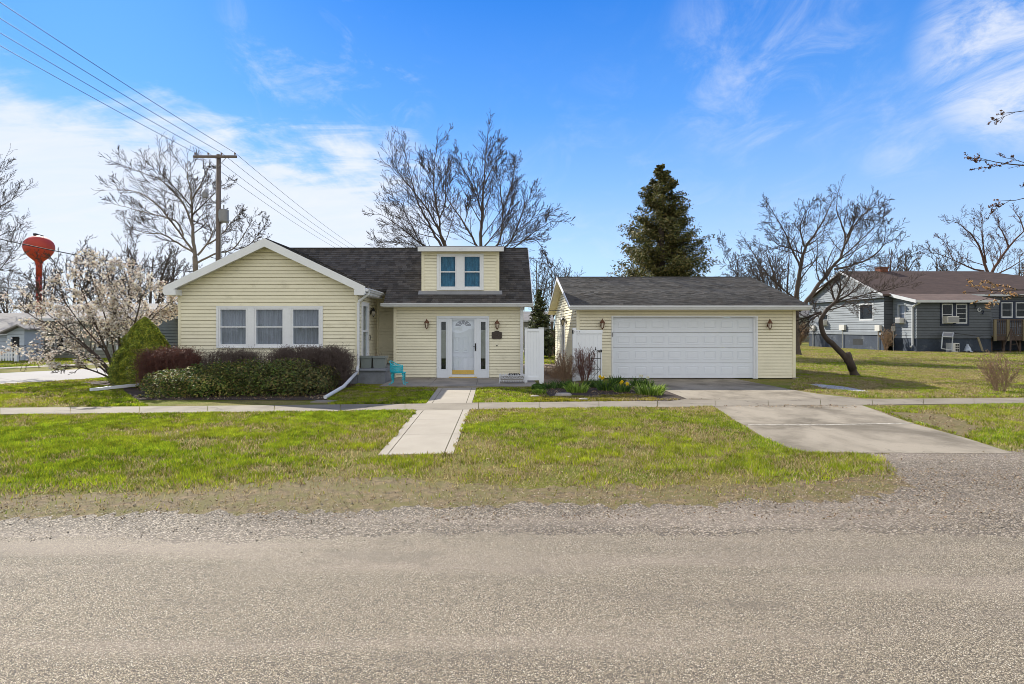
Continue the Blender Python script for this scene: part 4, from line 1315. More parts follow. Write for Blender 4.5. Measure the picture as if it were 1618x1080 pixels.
# porch light beside the box
m = MB(); m.box(QX1 + .15, QX1 + .32, BY0 - .3, BY0 - .05, 3.1, 3.5); m.tube([(QX1 + .24, BY0, 3.6), (QX1 + .24, BY0 - .2, 3.65), (QX1 + .24, BY0 - .18, 3.45)], .03, 5); m.build('porch_light', M['bronze_hi'], blue)


def text_mesh(txt, size, depth=.02):
    cu = bpy.data.curves.new('figure', 'FONT'); cu.body = txt; cu.size = size; cu.extrude = depth; cu.align_x = 'CENTER'; cu.align_y = 'CENTER'
    ob = bpy.data.objects.new('figure', cu)
    dg = bpy.context.evaluated_depsgraph_get()
    scene.collection.objects.link(ob); dg.update()
    me = bpy.data.meshes.new_from_object(ob.evaluated_get(dg)); bpy.data.objects.remove(ob)
    return me


for ch, px, py, mt in (('2', 1540, 484, 'navy'), ('0', 1546.6, 489, 'navy'), ('2', 1552, 493.5, 'navy')):
    me = text_mesh(ch, .42 if ch == '2' else .26)
    for v in me.vertices:
        x, y, z = v.co
        v.co = (xq(px) + x - blue.location.x, QY - .075 + (-z if True else 0) - blue.location.y, zq(py) + y - blue.location.z)
    me.materials.clear()
    o = link('house_number', me, M[mt], blue)
    o['label'] = 'dark figure %s of the slanting house number' % ch
m = MB(); m.tube([(xq(1546.6), QY - .03, zq(489)), (xq(1546.6), QY - .05, zq(489))], .15, 18); m.build('number_disc', M['whitetrim'], blue)

# ---- far left: two dwellings across the side street
def simple_house(name, lab, x0, x1, y0, y1, ze_, zr_, wallm, roofm, wins=(), door=None, gable_x=None, ov=.35):
    h = thing(name, ((x0 + x1) / 2, (y0 + y1) / 2, 0), lab, 'house')
    Bf = Basis((0, y0), (1, 0), (0, -1))
    m = MB(); holes = list(wins) + ([door] if door else [])
    prof = [(x0, 0), (x1, 0), (x1, ze_), (x0, ze_)]
    siding(m, Bf, prof, holes, .2, .025); panel(m, Bf, prof, holes)
    ym = (y0 + y1) / 2
    for x, n_ in ((x0, -1), (x1, 1)):
        siding(m, Basis((x, 0), (0, 1), (n_, 0)), [(y0, 0), (y1, 0), (y1, ze_), (ym, zr_ - .1), (y0, ze_)], (), .2, .025)
    m.box(x0, x1, y1 - .1, y1, 0, ze_)
    m.build('wall', M[wallm], h)
    m = MB()
    m.prism([(x0 - ov, y0 - ov, ze_ - .12), (x1 + ov, y0 - ov, ze_ - .12), (x1 + ov, ym, zr_), (x0 - ov, ym, zr_)], (0, 0, .12))
    m.prism([(x0 - ov, y1 + ov, ze_ - .12), (x0 - ov, ym, zr_), (x1 + ov, ym, zr_), (x1 + ov, y1 + ov, ze_ - .12)], (0, 0, .12))
    m.build('roof', M[roofm], h)
    m = MB(); m.box(x0 - ov, x1 + ov, y0 - ov - .03, y0 - ov, ze_ - .15, ze_ - .0); m.build('fascia', M['whitetrim'], h)
    for q in wins: window(h, Bf, *q, .5, .1, 'dark', frame='whitetrim', wavy=False)
    if door:
        m = MB(); m.box(door[0] + .0, door[1], y0 + .10, y0 + .14, 0, door[3]); m.build('door', M['dark'], h)
    return h


YA = 31.0
xa_ = lambda px, Y=YA: X(px, Y)
h1 = simple_house('cottage', 'pale blue-grey cottage with grey roof behind the picket fence', -36, xa_(24), YA + .6, YA + 8, Z(524, YA + .6), Z(497, YA + 4), 'pale_wall', 'greyroof',
                  wins=[(xa_(3), xa_(21), Z(549, YA), Z(531, YA))])
m = MB()   # its little gabled entry bay
x0, x1 = xa_(26), xa_(53)
Bf = Basis((0, YA - .6), (1, 0), (0, -1))
xc = (x0 + x1) / 2
dr = (xa_(32.5), xa_(45.5), 0.0, Z(531.5, YA - .6))
prof = [(x0, 0), (x1, 0), (x1, Z(521, YA)), (x1 - .2, Z(515.5, YA)), (x0, Z(526, YA))]
siding(m, Bf, prof, [dr], .2, .02); panel(m, Bf, prof, [dr]); m.box(x0, x0 + .05, YA - .6, YA + .6, 0, 1.5); m.box(x1 - .05, x1, YA - .6, YA + .6, 0, 1.7)
m.build('entry_bay', M['pale_wall'], h1)
m = MB(); m.box(dr[0], dr[1], YA - .5, YA - .48, 0, dr[3]); m.build('door', M['dark'], h1)
m = MB(); m.prism([(x0 - .2, YA - .9, Z(527, YA)), (x1 - .15, YA - .9, Z(514.5, YA)), (x1 + .25, YA - .9, Z(520.5, YA)), (x1 + .25, YA - .9, Z(518.5, YA)), (x1 - .15, YA - .9, Z(512, YA)), (x0 - .2, YA - .9, Z(524.5, YA))], (0, 1.5, 0)); m.build('bay_roof', M['greyroof'], h1)
YC = 33.0
h2 = simple_house('bungalow', 'dull grey-green bungalow half hidden behind the blossoming tree', X(56, YC), X(206, YC), YC, YC + 8, Z(500, YC) - .1, Z(482, YC + 4), 'greenhouse_wall', 'greyroof',
                  wins=[(X(86, YC), X(103, YC), Z(555, YC), Z(528, YC)), (X(152, YC), X(168, YC), Z(553, YC), Z(536, YC)), (X(184, YC), X(196, YC), Z(555, YC), Z(538, YC))])
YK = 38.0
h3 = simple_house('white_house', 'white sided house showing between the blossoming tree and the yellow house', X(212, YK), X(300, YK), YK, YK + 7, Z(500, YK), Z(487, YK + 3.5), 'pale_wall', 'greyroof',
                  wins=[(X(236, YK), X(250, YK), Z(540, YK), Z(515, YK))])


# ================================================================== plants
class Tubes:
    """many tapering branches, grouped by length and side count, built in one go"""
    def __init__(s): s.g = {}

    def add(s, pts, r, k=4):
        pts = np.asarray(pts, float)
        s.g.setdefault((len(pts), k), []).append((pts, np.asarray(r, float)))

    def arrays(s):
        VV, FF = [], []; base = 0
        for (n, k), lst in s.g.items():
            Pn = np.stack([a for a, _ in lst]); Rn = np.stack([b for _, b in lst])
            m_ = len(lst)
            T = np.zeros_like(Pn)
            T[:, 1:-1] = Pn[:, 2:] - Pn[:, :-2]; T[:, 0] = Pn[:, 1] - Pn[:, 0]; T[:, -1] = Pn[:, -1] - Pn[:, -2]
            T /= np.linalg.norm(T, axis=2, keepdims=True) + 1e-9
            mean = Pn[:, -1] - Pn[:, 0]; mean /= np.linalg.norm(mean, axis=1, keepdims=True) + 1e-9
            ref = np.where(np.abs(mean[:, 2:3]) < .8, np.array([[0, 0, 1.0]]), np.array([[0, 1.0, 0]]))
            A = np.cross(T, ref[:, None, :]); A /= np.linalg.norm(A, axis=2, keepdims=True) + 1e-9
            Bv = np.cross(T, A)
            q = 2 * np.pi * np.arange(k) / k
            V = Pn[:, :, None, :] + Rn[:, :, None, None] * (A[:, :, None, :] * np.cos(q)[None, None, :, None] + Bv[:, :, None, :] * np.sin(q)[None, None, :, None])
            VV.append(V.reshape(-1, 3))
            j = np.arange(k); i = np.arange(n - 1)
            a = (i[:, None] * k + j[None, :]); b = (i[:, None] * k + (j[None, :] + 1) % k)
            quad = np.stack([a, b, b + k, a + k], axis=-1).reshape(-1, 4)
            FF.append((quad[None] + (np.arange(m_) * n * k)[:, None, None]).reshape(-1, 4) + base)
            base += m_ * n * k
        return np.concatenate(VV), np.concatenate(FF)

    def build(s, name, m, parent=None, origin=None, smooth=True):
        V, Fc = s.arrays()
        return npmesh(name, V, Fc, m, parent, origin, smooth=smooth)


def unit(v): return v / (np.linalg.norm(v) + 1e-9)


def grow(tb, p, d, L, r, lvl, rg, prm):
    """a branch from p along d with smaller ones along it"""
    n = prm['n'][lvl]
    pts = [p]; rad = [r]
    q = p.copy(); dd = unit(d)
    up = np.array((0, 0, 1.0))
    for i in range(n):
        dd = unit(dd + rg.normal(0, prm['gnarl'][lvl], 3) + up * prm['up'][lvl])
        q = q + dd * L / n
        pts.append(q.copy()); rad.append(max(r * (1 - .8 * (i + 1) / n), prm['rmin']))
    tb.add(pts, rad, prm['k'][lvl])
    spawn(tb, pts, rad, L, lvl, rg, prm)


def spawn(tb, pts, rad, L, lvl, rg, prm, t0=.15):
    if lvl + 1 >= len(prm['n']): return
    cnt = prm['cnt'][lvl]
    pts = np.asarray(pts); n = len(pts) - 1
    num = int(cnt * rg.uniform(.8, 1.2) + .5)
    for c in range(num):
        t = (t0 + (1 - t0) * (c + rg.uniform(0, 1)) / num) * n
        i = min(int(t), n - 1); f = t - i
        p = pts[i] * (1 - f) + pts[i + 1] * f
        d = unit(pts[i + 1] - pts[i])
        side = rg.normal(0, 1, 3); side = unit(side - d * side.dot(d))
        ang = prm['ang'][lvl] * rg.uniform(.7, 1.3)
        nd = d * math.cos(ang) + side * math.sin(ang)
        LL = L * prm['len'][lvl] * rg.uniform(.6, 1.25) * (1 - .55 * t / n)
        rr = max(min(rad[i] * .6, rad[i] * .35 + .004), prm['rmin'])
        grow(tb, p, nd, LL, rr, lvl + 1, rg, prm)


def limb_path(px, Y, dy, rg=None):
    """a limb traced at its own depth, wandering away in depth by dy towards its tip"""
    n = len(px)
    return np.array([P(x, y, Y + dy * (i / max(1, n - 1)) ** 1.3) for i, (x, y) in enumerate(px)])


def resample(pts, n):
    pts = np.asarray(pts); d = np.r_[0, np.cumsum(np.linalg.norm(np.diff(pts, axis=0), axis=1))]
    t = np.linspace(0, d[-1], n)
    # smooth catmull-ish: linear resample, then a light blur
    q = np.stack([np.interp(t, d, pts[:, i]) for i in range(3)], axis=1)
    for _ in range(2):
        q[1:-1] = q[1:-1] * .5 + (q[:-2] + q[2:]) * .25
    return q


def bare_tree(label, Y, limbs, seed, group=None, bark='bark', twig='twig', rmin=.010, dens=1.0, prm=None, name='bare_tree', base=None, spawnlvl=0, rf=.52, tipf=.16):
    """limbs: list of (pixel path, depth drift, r0, r1); the first starts on the ground and is the trunk"""
    rg = np.random.RandomState(seed)
    b = P(limbs[0][0][0][0], limbs[0][0][0][1], Y); b[2] = 0
    t = thing(name, tuple(b), label, 'tree', group)
    trunk, crown = Tubes(), Tubes()
    pr = dict(n=[7, 6, 4, 3], k=[6, 4, 3, 3], cnt=[13 * dens, 7 * dens, 4 * dens], ang=[.70, .62, .58], len=[.44, .52, .62], gnarl=[.07, .08, .09, .08], up=[.05, .07, .05, .03], rmin=rmin)
    if prm: pr.update(prm)
    for i, (px, dy, r0, r1) in enumerate(limbs):
        r0 = r0 * rf; r1 = max(r1 * rf, rmin * 1.2)
        pts = limb_path(px, Y, dy)
        if i == 0: pts[0][2] = -.05
        n = max(8, len(pts) * 3)
        q = resample(pts, n)
        q[1:-1] += rg.normal(0, .012 * np.linalg.norm(q[-1] - q[0]) * .25, (n - 2, 3))
        rad = np.linspace(r0, r1, n) ** 1.0
        if i == 0: rad[0] *= 1.5; rad[1] *= 1.15
        (trunk if i == 0 or r0 > .06 else crown).add(q, rad, 8 if r0 > .09 else 6)
        L = np.linalg.norm(np.diff(q, axis=0), axis=1).sum()
        if i > 0 or len(limbs) == 1: spawn(crown, q, rad, L, spawnlvl, rg, pr, .12)
        if r1 < .04:
            grow(crown, q[-1], q[-1] - q[-3], L * tipf, r1, 2, rg, pr)
    trunk.build('trunk', M[bark], t)
    crown.build('crown', M[twig], t)
    return t


def leaf_faces(pts, nrm, size, rg, elong=1.6, k=4):
    """one diamond leaf per point; nrm rough direction of the face normal"""
    n = len(pts)
    nrm = nrm + rg.normal(0, .55, (n, 3)); nrm /= np.linalg.norm(nrm, axis=1, keepdims=True) + 1e-9
    a = rg.normal(0, 1, (n, 3)); a -= nrm * (a * nrm).sum(1, keepdims=True); a /= np.linalg.norm(a, axis=1, keepdims=True) + 1e-9
    b = np.cross(nrm, a)
    s = (size * rg.uniform(.6, 1.3, n))[:, None]
    V = np.stack([pts - a * s * elong, pts + b * s * .62 + nrm * s * .2, pts + a * s * elong, pts - b * s * .62 + nrm * s * .2], axis=1).reshape(-1, 3)
    return V, np.arange(n * 4).reshape(-1, 4)


def leaf_mesh(name, pts, nrm, size, cols, rg, m, parent, elong=1.6):
    V, Fc = leaf_faces(np.asarray(pts), np.asarray(nrm), size, rg, elong)
    return npmesh(name, V, Fc, m, parent, cols=np.repeat(cols, 4, axis=0))


def pick(rg, n, palette, jit=.15):
    c = np.array(palette)[rg.randint(0, len(palette), n)]
    return c * (1 + rg.uniform(-jit, jit, (n, 1)))


def clumpy_shell(rg, n, c, rad, shape=2.0, inner=.55, lumps=14, la=.22, zcut=None):
    """points in the outer part of a lumpy super-ellipsoid"""
    ld = rg.normal(0, 1, (lumps, 3)); ld /= np.linalg.norm(ld, axis=1, keepdims=True); lw = rg.uniform(.3, 1, lumps)
    d = rg.normal(0, 1, (n, 3)); d /= np.linalg.norm(d, axis=1, keepdims=True)
    d[:, 2] = np.where(d[:, 2] < -.3, -d[:, 2], d[:, 2])
    bump = (np.exp(((d @ ld.T) - 1) * 14) * lw).sum(1)
    sup = (np.abs(d) ** shape).sum(1) ** (-1 / shape)
    r = (1 - la + la * 1.6 * np.clip(bump, 0, 1)) * (inner + (1 - inner) * rg.uniform(0, 1, n) ** .45)
    p = np.array(c) + d * (sup * r)[:, None] * np.array(rad)
    return p, d


# ---- twiggy hedge: upright stems branching in a clipped block
def hedge(name, label, box, seed, twigm, n, group=None, leafcol=None, leafn=0, rmin=.0035, spread=.5, round_=.35, leafsize=.012):
    x0, x1, y0, y1, h = box
    rg = np.random.RandomState(seed)
    t = thing(name, ((x0 + x1) / 2, (y0 + y1) / 2, 0), label, 'hedge' if h > .5 else 'shrub', group)
    tb = Tubes()
    pts_leaf = []
    for i in range(n):
        bx_, by_ = rg.uniform(x0 + .12, x1 - .12), rg.uniform(y0 + .12, y1 - .12)
        tx = np.clip(bx_ + rg.normal(0, .14), x0, x1); ty = np.clip(by_ + rg.normal(0, .14), y0, y1)
        ex = 2 * abs(tx - (x0 + x1) / 2) / (x1 - x0); ey = 2 * abs(ty - (y0 + y1) / 2) / (y1 - y0)
        top = h * (1 - round_ * (ex ** 6 + ey ** 5) * .6) * rg.uniform(.86, 1.03)
        base = np.array((bx_, by_, 0)); tip = np.array((tx, ty, top))
        q = resample([base, (base + tip) / 2 + rg.normal(0, .05, 3), tip], 5)
        tb.add(q, np.linspace(.008, rmin, 5), 3)
        for c in range(6):
            f = rg.uniform(.25, 1); p = base + (tip - base) * f
            e = p + rg.normal(0, 1, 3) * np.array((.13, .13, .07)) + np.array((0, 0, .08))
            e[0] = np.clip(e[0], x0 - .03, x1 + .03); e[1] = np.clip(e[1], y0 - .03, y1 + .03); e[2] = min(e[2], top * 1.03 + .02)
            mid = (p + e) / 2 + rg.normal(0, .02, 3)
            tb.add([p, mid, e], [.0045, rmin, rmin * .8], 3)
            for c2 in range(2):
                s_ = p + (e - p) * rg.uniform(.3, 1); e2 = s_ + rg.normal(0, .055, 3) + np.array((0, 0, .03))
                tb.add([s_, e2], [rmin, rmin * .7], 3)
                pts_leaf.append(e2)
    tb.build('stems', M[twigm], t)
    if leafcol:
        pl_ = np.array(pts_leaf)[rg.randint(0, len(pts_leaf), leafn)] + rg.normal(0, .025, (leafn, 3))
        leaf_mesh('leaves', pl_, np.tile((0, -.2, 1.0), (leafn, 1)), leafsize, pick(rg, leafn, leafcol, .3), rg, M['leaf'], t)
    return t


hedge('barberry_hedge', 'clipped burgundy barberry hedge beside the rounded evergreen', (-10.25, -8.55, 15.95, 17.1, 1.12), 11, 'twig_red', 520,
      leafcol=[(.15, .042, .024), (.20, .07, .035), (.10, .032, .02)], leafn=9000, leafsize=.013)
hedge('leafless_hedge', 'sparse leafless grey hedge under the left of the three windows', (-8.5, -6.75, 16.3, 17.2, 1.10), 12, 'twig_grey', 260, 'leafless hedges under the windows',
      leafcol=[(.10, .07, .065)], leafn=900, leafsize=.01)
hedge('leafless_hedge', 'dense dark clipped leafless hedge by the white downspout', (-6.6, -4.15, 16.1, 17.3, 1.18), 13, 'twig_grey', 760, 'leafless hedges under the windows',
      leafcol=[(.07, .045, .045), (.09, .05, .05)], leafn=4000, leafsize=.011)


def leafy_bush(name, label, cat, parts, seed, n, palette, size, stem=True, elong=1.5, sprigs=0, m='leaf'):
    rg = np.random.RandomState(seed)
    c0_ = np.mean([p[0] for p in parts], axis=0)
    t = thing(name, (c0_[0], c0_[1], 0), label, cat)
    P_, N_, C_ = [], [], []
    tot = sum(p[1][0] * p[1][2] for p in parts)
    for c, rad, pal in parts:
        k = int(n * rad[0] * rad[2] / tot)
        p, d = clumpy_shell(rg, k, c, rad, 2.4, .45, 34, .42)
        keep = p[:, 2] > .03; p, d = p[keep], d[keep]
        P_.append(p); N_.append(d + np.array((0, 0, .5))); C_.append(pick(rg, len(p), pal or palette, .25))
    tb = Tubes()
    for c, rad, pal in parts:
        for i in range(int(90 * rad[0])):
            a = rg.uniform(0, 6.28); f = rg.uniform(.3, 1)
            tip = np.array(c) + np.array((math.cos(a) * rad[0] * f, math.sin(a) * rad[1] * f, rad[2] * rg.uniform(.0, .95)))
            b = np.array((c[0] + (tip[0] - c[0]) * .35, c[1] + (tip[1] - c[1]) * .35, 0))
            tb.add(resample([b, (b + tip) / 2 + (0, 0, .1), tip], 5), np.linspace(.009, .003, 5), 3)
        for i in range(int(sprigs * rad[0])):          # new shoots standing out of the outline
            p, d = clumpy_shell(rg, 1, c, np.array(rad) * .95, 2.4, .95, 5, .1)
            e = p[0] + d[0] * rg.uniform(.05, .17) + np.array((rg.normal(0, .05), 0, rg.uniform(.04, .14)))
            tb.add([p[0], (p[0] + e) / 2 + (0, 0, .01), e], [.004, .003, .002], 3)
            q = np.array([p[0] + (e - p[0]) * f for f in np.linspace(.1, 1, 7)]) + rg.normal(0, .012, (7, 3))
            P_.append(q); N_.append(np.tile((0, 0, 1.0), (7, 1))); C_.append(pick(rg, 7, pal or palette, .2))
    tb.build('stems', M['twig'], t)
    Pa, Na, Ca = np.concatenate(P_), np.concatenate(N_), np.concatenate(C_)
    leaf_mesh('leaves', Pa, Na, size, Ca, rg, M[m], t, elong)
    return t


EUO = [(.075, .13, .026), (.11, .17, .03), (.20, .22, .045), (.30, .28, .07), (.06, .09, .026), (.32, .24, .08)]
EUO2 = [(.10, .105, .035), (.16, .155, .045), (.24, .18, .065), (.07, .09, .03)]
leafy_bush('evergreen_shrub', 'broad sprawling glossy green and gold shrub spread in front of the hedges', 'shrub',
           [((-8.15, 14.9, 0.0), (1.0, .95, .56), None), ((-7.3, 15.1, 0.0), (1.1, 1.0, .74), None), ((-6.4, 15.3, 0.0), (1.0, 1.0, .80), EUO2 + EUO[:4]),
            ((-5.5, 15.35, 0.0), (.95, 1.0, .76), EUO2 + EUO[:3]), ((-4.95, 15.4, 0.0), (.7, .95, .64), EUO2)], 21, 27000, EUO, .026, sprigs=190)
YEW = [(.10, .14, .014), (.15, .19, .018), (.22, .24, .024), (.06, .085, .014), (.28, .27, .03)]
def dome_evergreen():
    rg = np.random.RandomState(22)
    cx, cy, H, Rm = -10.62, 17.35, 2.06, 1.0
    t = thing('conical_evergreen', (cx, cy, 0), 'rounded cone-shaped yellow-green evergreen at the left corner of the house', 'shrub')
    n = 62000
    z = H * rg.uniform(0, 1, n) ** .9; a = rg.uniform(0, 2 * np.pi, n)
    prof = Rm * 1.04 * np.clip(1 - (z / H) ** 1.35, 0, 1) ** .72 * (1 - .18 * np.exp(-z * 4))
    lump = .66 + .42 * fbm(a * 2.4 + 3, z * 2.6, 1.7, 3) + .22 * fbm(a * 7, z * 8, 1.0, 2)
    r = prof * lump * (1 - .38 * rg.uniform(0, 1, n) ** 2.2)
    p = np.stack([cx + r * np.cos(a), cy + r * np.sin(a), z + .02], 1)
    d = np.stack([np.cos(a), np.sin(a), .55 + z * .3], 1)
    k = rg.randint(0, len(YEW), n); tone = .7 + 1.1 * fbm(a * 6, z * 7, 1.0, 2) + .25 * z / H
    c = np.array(YEW)[k] * tone[:, None] * rg.uniform(.8, 1.2, (n, 1))
    leaf_mesh('leaves', p, d, .0165, c, rg, M['needle'], t, 1.9)
    tb = Tubes()
    for i in range(40):
        q = rg.uniform(0, 6.28); f = rg.uniform(.2, .8)
        tb.add(resample([(cx, cy, 0), (cx + math.cos(q) * f * .5, cy + math.sin(q) * f * .5, .8), (cx + math.cos(q) * f * .7, cy + math.sin(q) * f * .7, 1.9 - f * 1.2)], 5), np.linspace(.03, .006, 5), 4)
    tb.build('stems', M['bark_dark'], t)


dome_evergreen()
leafy_bush('green_perennial', 'low green clump at the left edge of the flower bed', 'plant', [((X(850, 16.0), 16.0, 0), (.17, .15, .15), None)], 23, 1200, [(.07, .14, .02), (.11, .2, .03)], .016, elong=3)

# ---- blossoming tree
def blossom_tree():
    rg = np.random.RandomState(31)
    Y = 18.4
    t = thing('magnolia_tree', (X(184, Y), Y, 0), 'spreading many-stemmed tree covered in cream and pale pink blossom', 'tree')
    stems = [
        [(186, 603), (188, 575), (190, 545), (186, 505), (180, 470), (172, 438), (166, 415)],
        [(184, 603), (170, 580), (150, 558), (128, 540), (108, 520), (88, 505), (70, 492)],
        [(185, 603), (176, 570), (160, 535), (146, 500), (132, 465), (122, 440)],
        [(188, 603), (196, 570), (206, 535), (216, 500), (224, 470), (222, 440)],
        [(186, 603), (160, 590), (132, 580), (104, 578), (84, 582)],
        [(187, 603), (205, 560), (226, 520), (246, 495), (270, 478)],
        [(184, 603), (168, 555), (130, 515), (98, 470), (82, 448)],
        [(188, 603), (195, 560), (200, 510), (206, 460), (196, 428)],
        [(185, 603), (155, 575), (110, 555), (70, 545), (50, 540)],
        [(186, 603), (178, 540), (160, 480), (142, 430), (136, 412)],
        [(187, 603), (200, 550), (236, 500), (262, 470), (284, 490)],
        [(184, 603), (150, 560), (95, 520), (48, 500), (30, 478)],
    ]
    trunk, crown = Tubes(), Tubes()
    pr = dict(n=[6, 5, 4, 3], k=[5, 4, 3, 3], cnt=[11, 6, 4], ang=[.7, .65, .6], len=[.34, .5, .5], gnarl=[.12, .16, .18, .2], up=[.06, .06, .05, .03], rmin=.005)
    tips = []
    class Rec(Tubes):
        def add(s, pts, r, k=4):
            Tubes.add(s, pts, r, k)
            if k <= 4: tips.append(np.asarray(pts)[-2:])
    crown = Rec()
    for i, px in enumerate(stems):
        dy = rg.uniform(-1.7, 1.7)
        q = resample(limb_path(px, Y, dy), 16); q[0][2] = -.02
        rad = np.linspace(.055 if i < 4 else .035, .010, 16)
        trunk.add(q, rad, 6)
        L = np.linalg.norm(np.diff(q, axis=0), axis=1).sum()
        spawn(crown, q, rad, L, 0, rg, pr, .28)
    for k in range(9):      # thin suckers at the base
        a = rg.uniform(-1, 1)
        b = np.array((X(184, Y) + a * .2, Y + rg.uniform(-.2, .2), 0))
        trunk.add(resample([b, b + (a * .25, 0, .4), b + (a * .6 - .1, rg.uniform(-.3, .3), rg.uniform(.6, 1.1))], 5), np.linspace(.012, .004, 5), 4)
    trunk.build('trunk', M['bark_dark'], t)
    crown.build('crown', M['twig'], t)
    T_ = np.concatenate(tips)
    zlo = .55
    T_ = T_[T_[:, 2] > zlo]
    n = 9500
    c = T_[rg.randint(0, len(T_), n)] + rg.normal(0, .05, (n, 3))
    # a blossom = 6 open petals round the centre
    cols = np.array([(.74, .66, .56), (.82, .75, .68), (.64, .50, .40), (.78, .70, .52), (.84, .80, .76)])
    Vs, Cs = [], []
    ax = rg.normal(0, 1, (n, 3)) + np.array((0, -.2, .9)); ax /= np.linalg.norm(ax, axis=1, keepdims=True)
    a = np.cross(ax, rg.normal(0, 1, (n, 3))); a /= np.linalg.norm(a, axis=1, keepdims=True); b = np.cross(ax, a)
    cc = cols[rg.randint(0, 5, n)] * rg.uniform(.75, 1.1, (n, 1))
    s = rg.uniform(.024, .045, n)[:, None]
    for k in range(6):
        th = 2 * math.pi * k / 6 + rg.uniform(-.25, .25, n)[:, None]
        d = a * np.cos(th) + b * np.sin(th); e = np.cross(ax, d)
        droop = rg.uniform(-.1, .6, n)[:, None]
        tip = c + d * s + ax * s * droop
        V = np.stack([c, c + d * s * .55 + e * s * .34 + ax * s * .25, tip, c + d * s * .55 - e * s * .34 + ax * s * .25], axis=1)
        Vs.append(V.reshape(-1, 3)); Cs.append(np.repeat(cc * rg.uniform(.9, 1.06, (n, 1)), 4, axis=0))
    V = np.concatenate(Vs)
    npmesh('blossom', V, np.arange(len(V)).reshape(-1, 4), M['petal'], t, cols=np.concatenate(Cs))


blossom_tree()

# ---- the bare trees
bare_tree('tall bare tree rising behind the utility pole, mottled pale trunk', 40, [
    ([(310, 562), (310, 480), (309, 424), (308, 405)], 0, .42, .33),
    ([(308, 405), (306, 385), (305, 366), (303, 327), (303, 308), (296, 279), (296, 255)], 1, .26, .03),
    ([(306, 399), (284, 366), (269, 347), (253, 327), (228, 306), (199, 298), (178, 300)], -3, .17, .02),
    ([(304, 397), (281, 384), (261, 370), (226, 368), (207, 360)], 2.5, .14, .02),
    ([(290, 372), (281, 347), (244, 339), (214, 331), (180, 322)], -2, .12, .02),
    ([(305, 362), (292, 321), (265, 292), (244, 279), (203, 264)], 3, .15, .02),
    ([(303, 327), (280, 300), (258, 276), (240, 262)], -2, .09, .02),
    ([(312, 403), (327, 386), (339, 366), (321, 350), (320, 330)], 2, .16, .02),
    ([(327, 386), (347, 374), (366, 350), (380, 335)], -2, .12, .02),
    ([(310, 416), (335, 401), (370, 395), (389, 366), (400, 342)], 3, .16, .02),
    ([(303, 315), (315, 296), (325, 275), (330, 262)], -2, .12, .02),
    ([(304, 340), (322, 322), (344, 300), (362, 285)], 2, .10, .02),
    ([(370, 395), (395, 388), (412, 365), (420, 352)], 1, .07, .02),
], 41, bark='bark_pale', twig='twig', rmin=.010, dens=1.12)
bare_tree('bare tree with upswept limbs behind the dormer, nearer the utility pole', 34, [
    ([(712, 566), (711, 450), (708, 405)], 0, .36, .28),
    ([(708, 405), (705, 387), (694, 364), (678, 334), (661, 311), (644, 290), (629, 271), (618, 252)], -1.5, .15, .02),
    ([(706, 400), (694, 387), (686, 368), (673, 345), (655, 309), (652, 284), (640, 258), (634, 236)], 1.5, .15, .02),
    ([(708, 400), (698, 383), (694, 347), (689, 318), (684, 288), (686, 259), (690, 228)], 0, .15, .02),
    ([(704, 402), (665, 387), (650, 355), (634, 324), (615, 305)], 2, .09, .02),
    ([(704, 402), (667, 388), (640, 364), (619, 347), (598, 337)], -2, .08, .02),
    ([(694, 347), (705, 320), (703, 290), (708, 262)], 1, .08, .02),
    ([(684, 290), (672, 268), (668, 245)], -1, .05, .02),
    ([(700, 400), (650, 385), (610, 380), (592, 385)], 1.5, .06, .02),
], 42, 'pair of upswept bare trees behind the dormer', rmin=.0085, dens=1.1, prm=dict(up=[.09, .07, .05, .03], ang=[.62, .58, .55], cnt=[16, 8, 4], gnarl=[.05, .05, .05, .05], len=[.46, .52, .62]))
bare_tree('bare tree with upswept limbs behind the dormer, nearer the garage', 33, [
    ([(768, 566), (768, 450), (765, 405)], 0, .40, .30),
    ([(765, 405), (758, 387), (762, 347), (763, 318), (765, 284), (767, 248), (770, 218)], 0, .20, .02),
    ([(764, 405), (753, 388), (734, 353), (715, 326), (699, 299), (697, 272)], -1.5, .13, .02),
    ([(768, 405), (788, 388), (793, 368), (795, 326), (788, 301), (800, 262)], 1.5, .13, .02),
    ([(763, 340), (745, 288), (726, 258), (720, 248)], -1, .09, .02),
    ([(768, 408), (802, 391), (818, 364), (844, 343), (868, 336)], 2, .10, .02),
    ([(768, 408), (814, 391), (833, 374), (854, 360), (874, 349)], -2, .09, .02),
    ([(795, 392), (806, 385), (820, 351), (831, 322), (845, 300)], 1, .09, .02),
    ([(762, 392), (768, 387), (787, 362), (798, 348), (808, 320)], -1, .08, .02),
    ([(795, 330), (806, 300), (812, 275), (815, 255)], 1, .07, .02),
    ([(766, 290), (780, 262), (788, 238), (792, 222)], 1, .07, .02),
    ([(734, 353), (742, 322), (745, 300)], 1, .05, .02),
    ([(833, 374), (850, 380), (862, 400), (866, 420)], 0, .05, .02),
], 43, 'pair of upswept bare trees behind the dormer', rmin=.0085, dens=1.1, prm=dict(up=[.09, .07, .05, .03], ang=[.62, .58, .55], cnt=[16, 8, 4], gnarl=[.05, .05, .05, .05], len=[.46, .52, .62]))
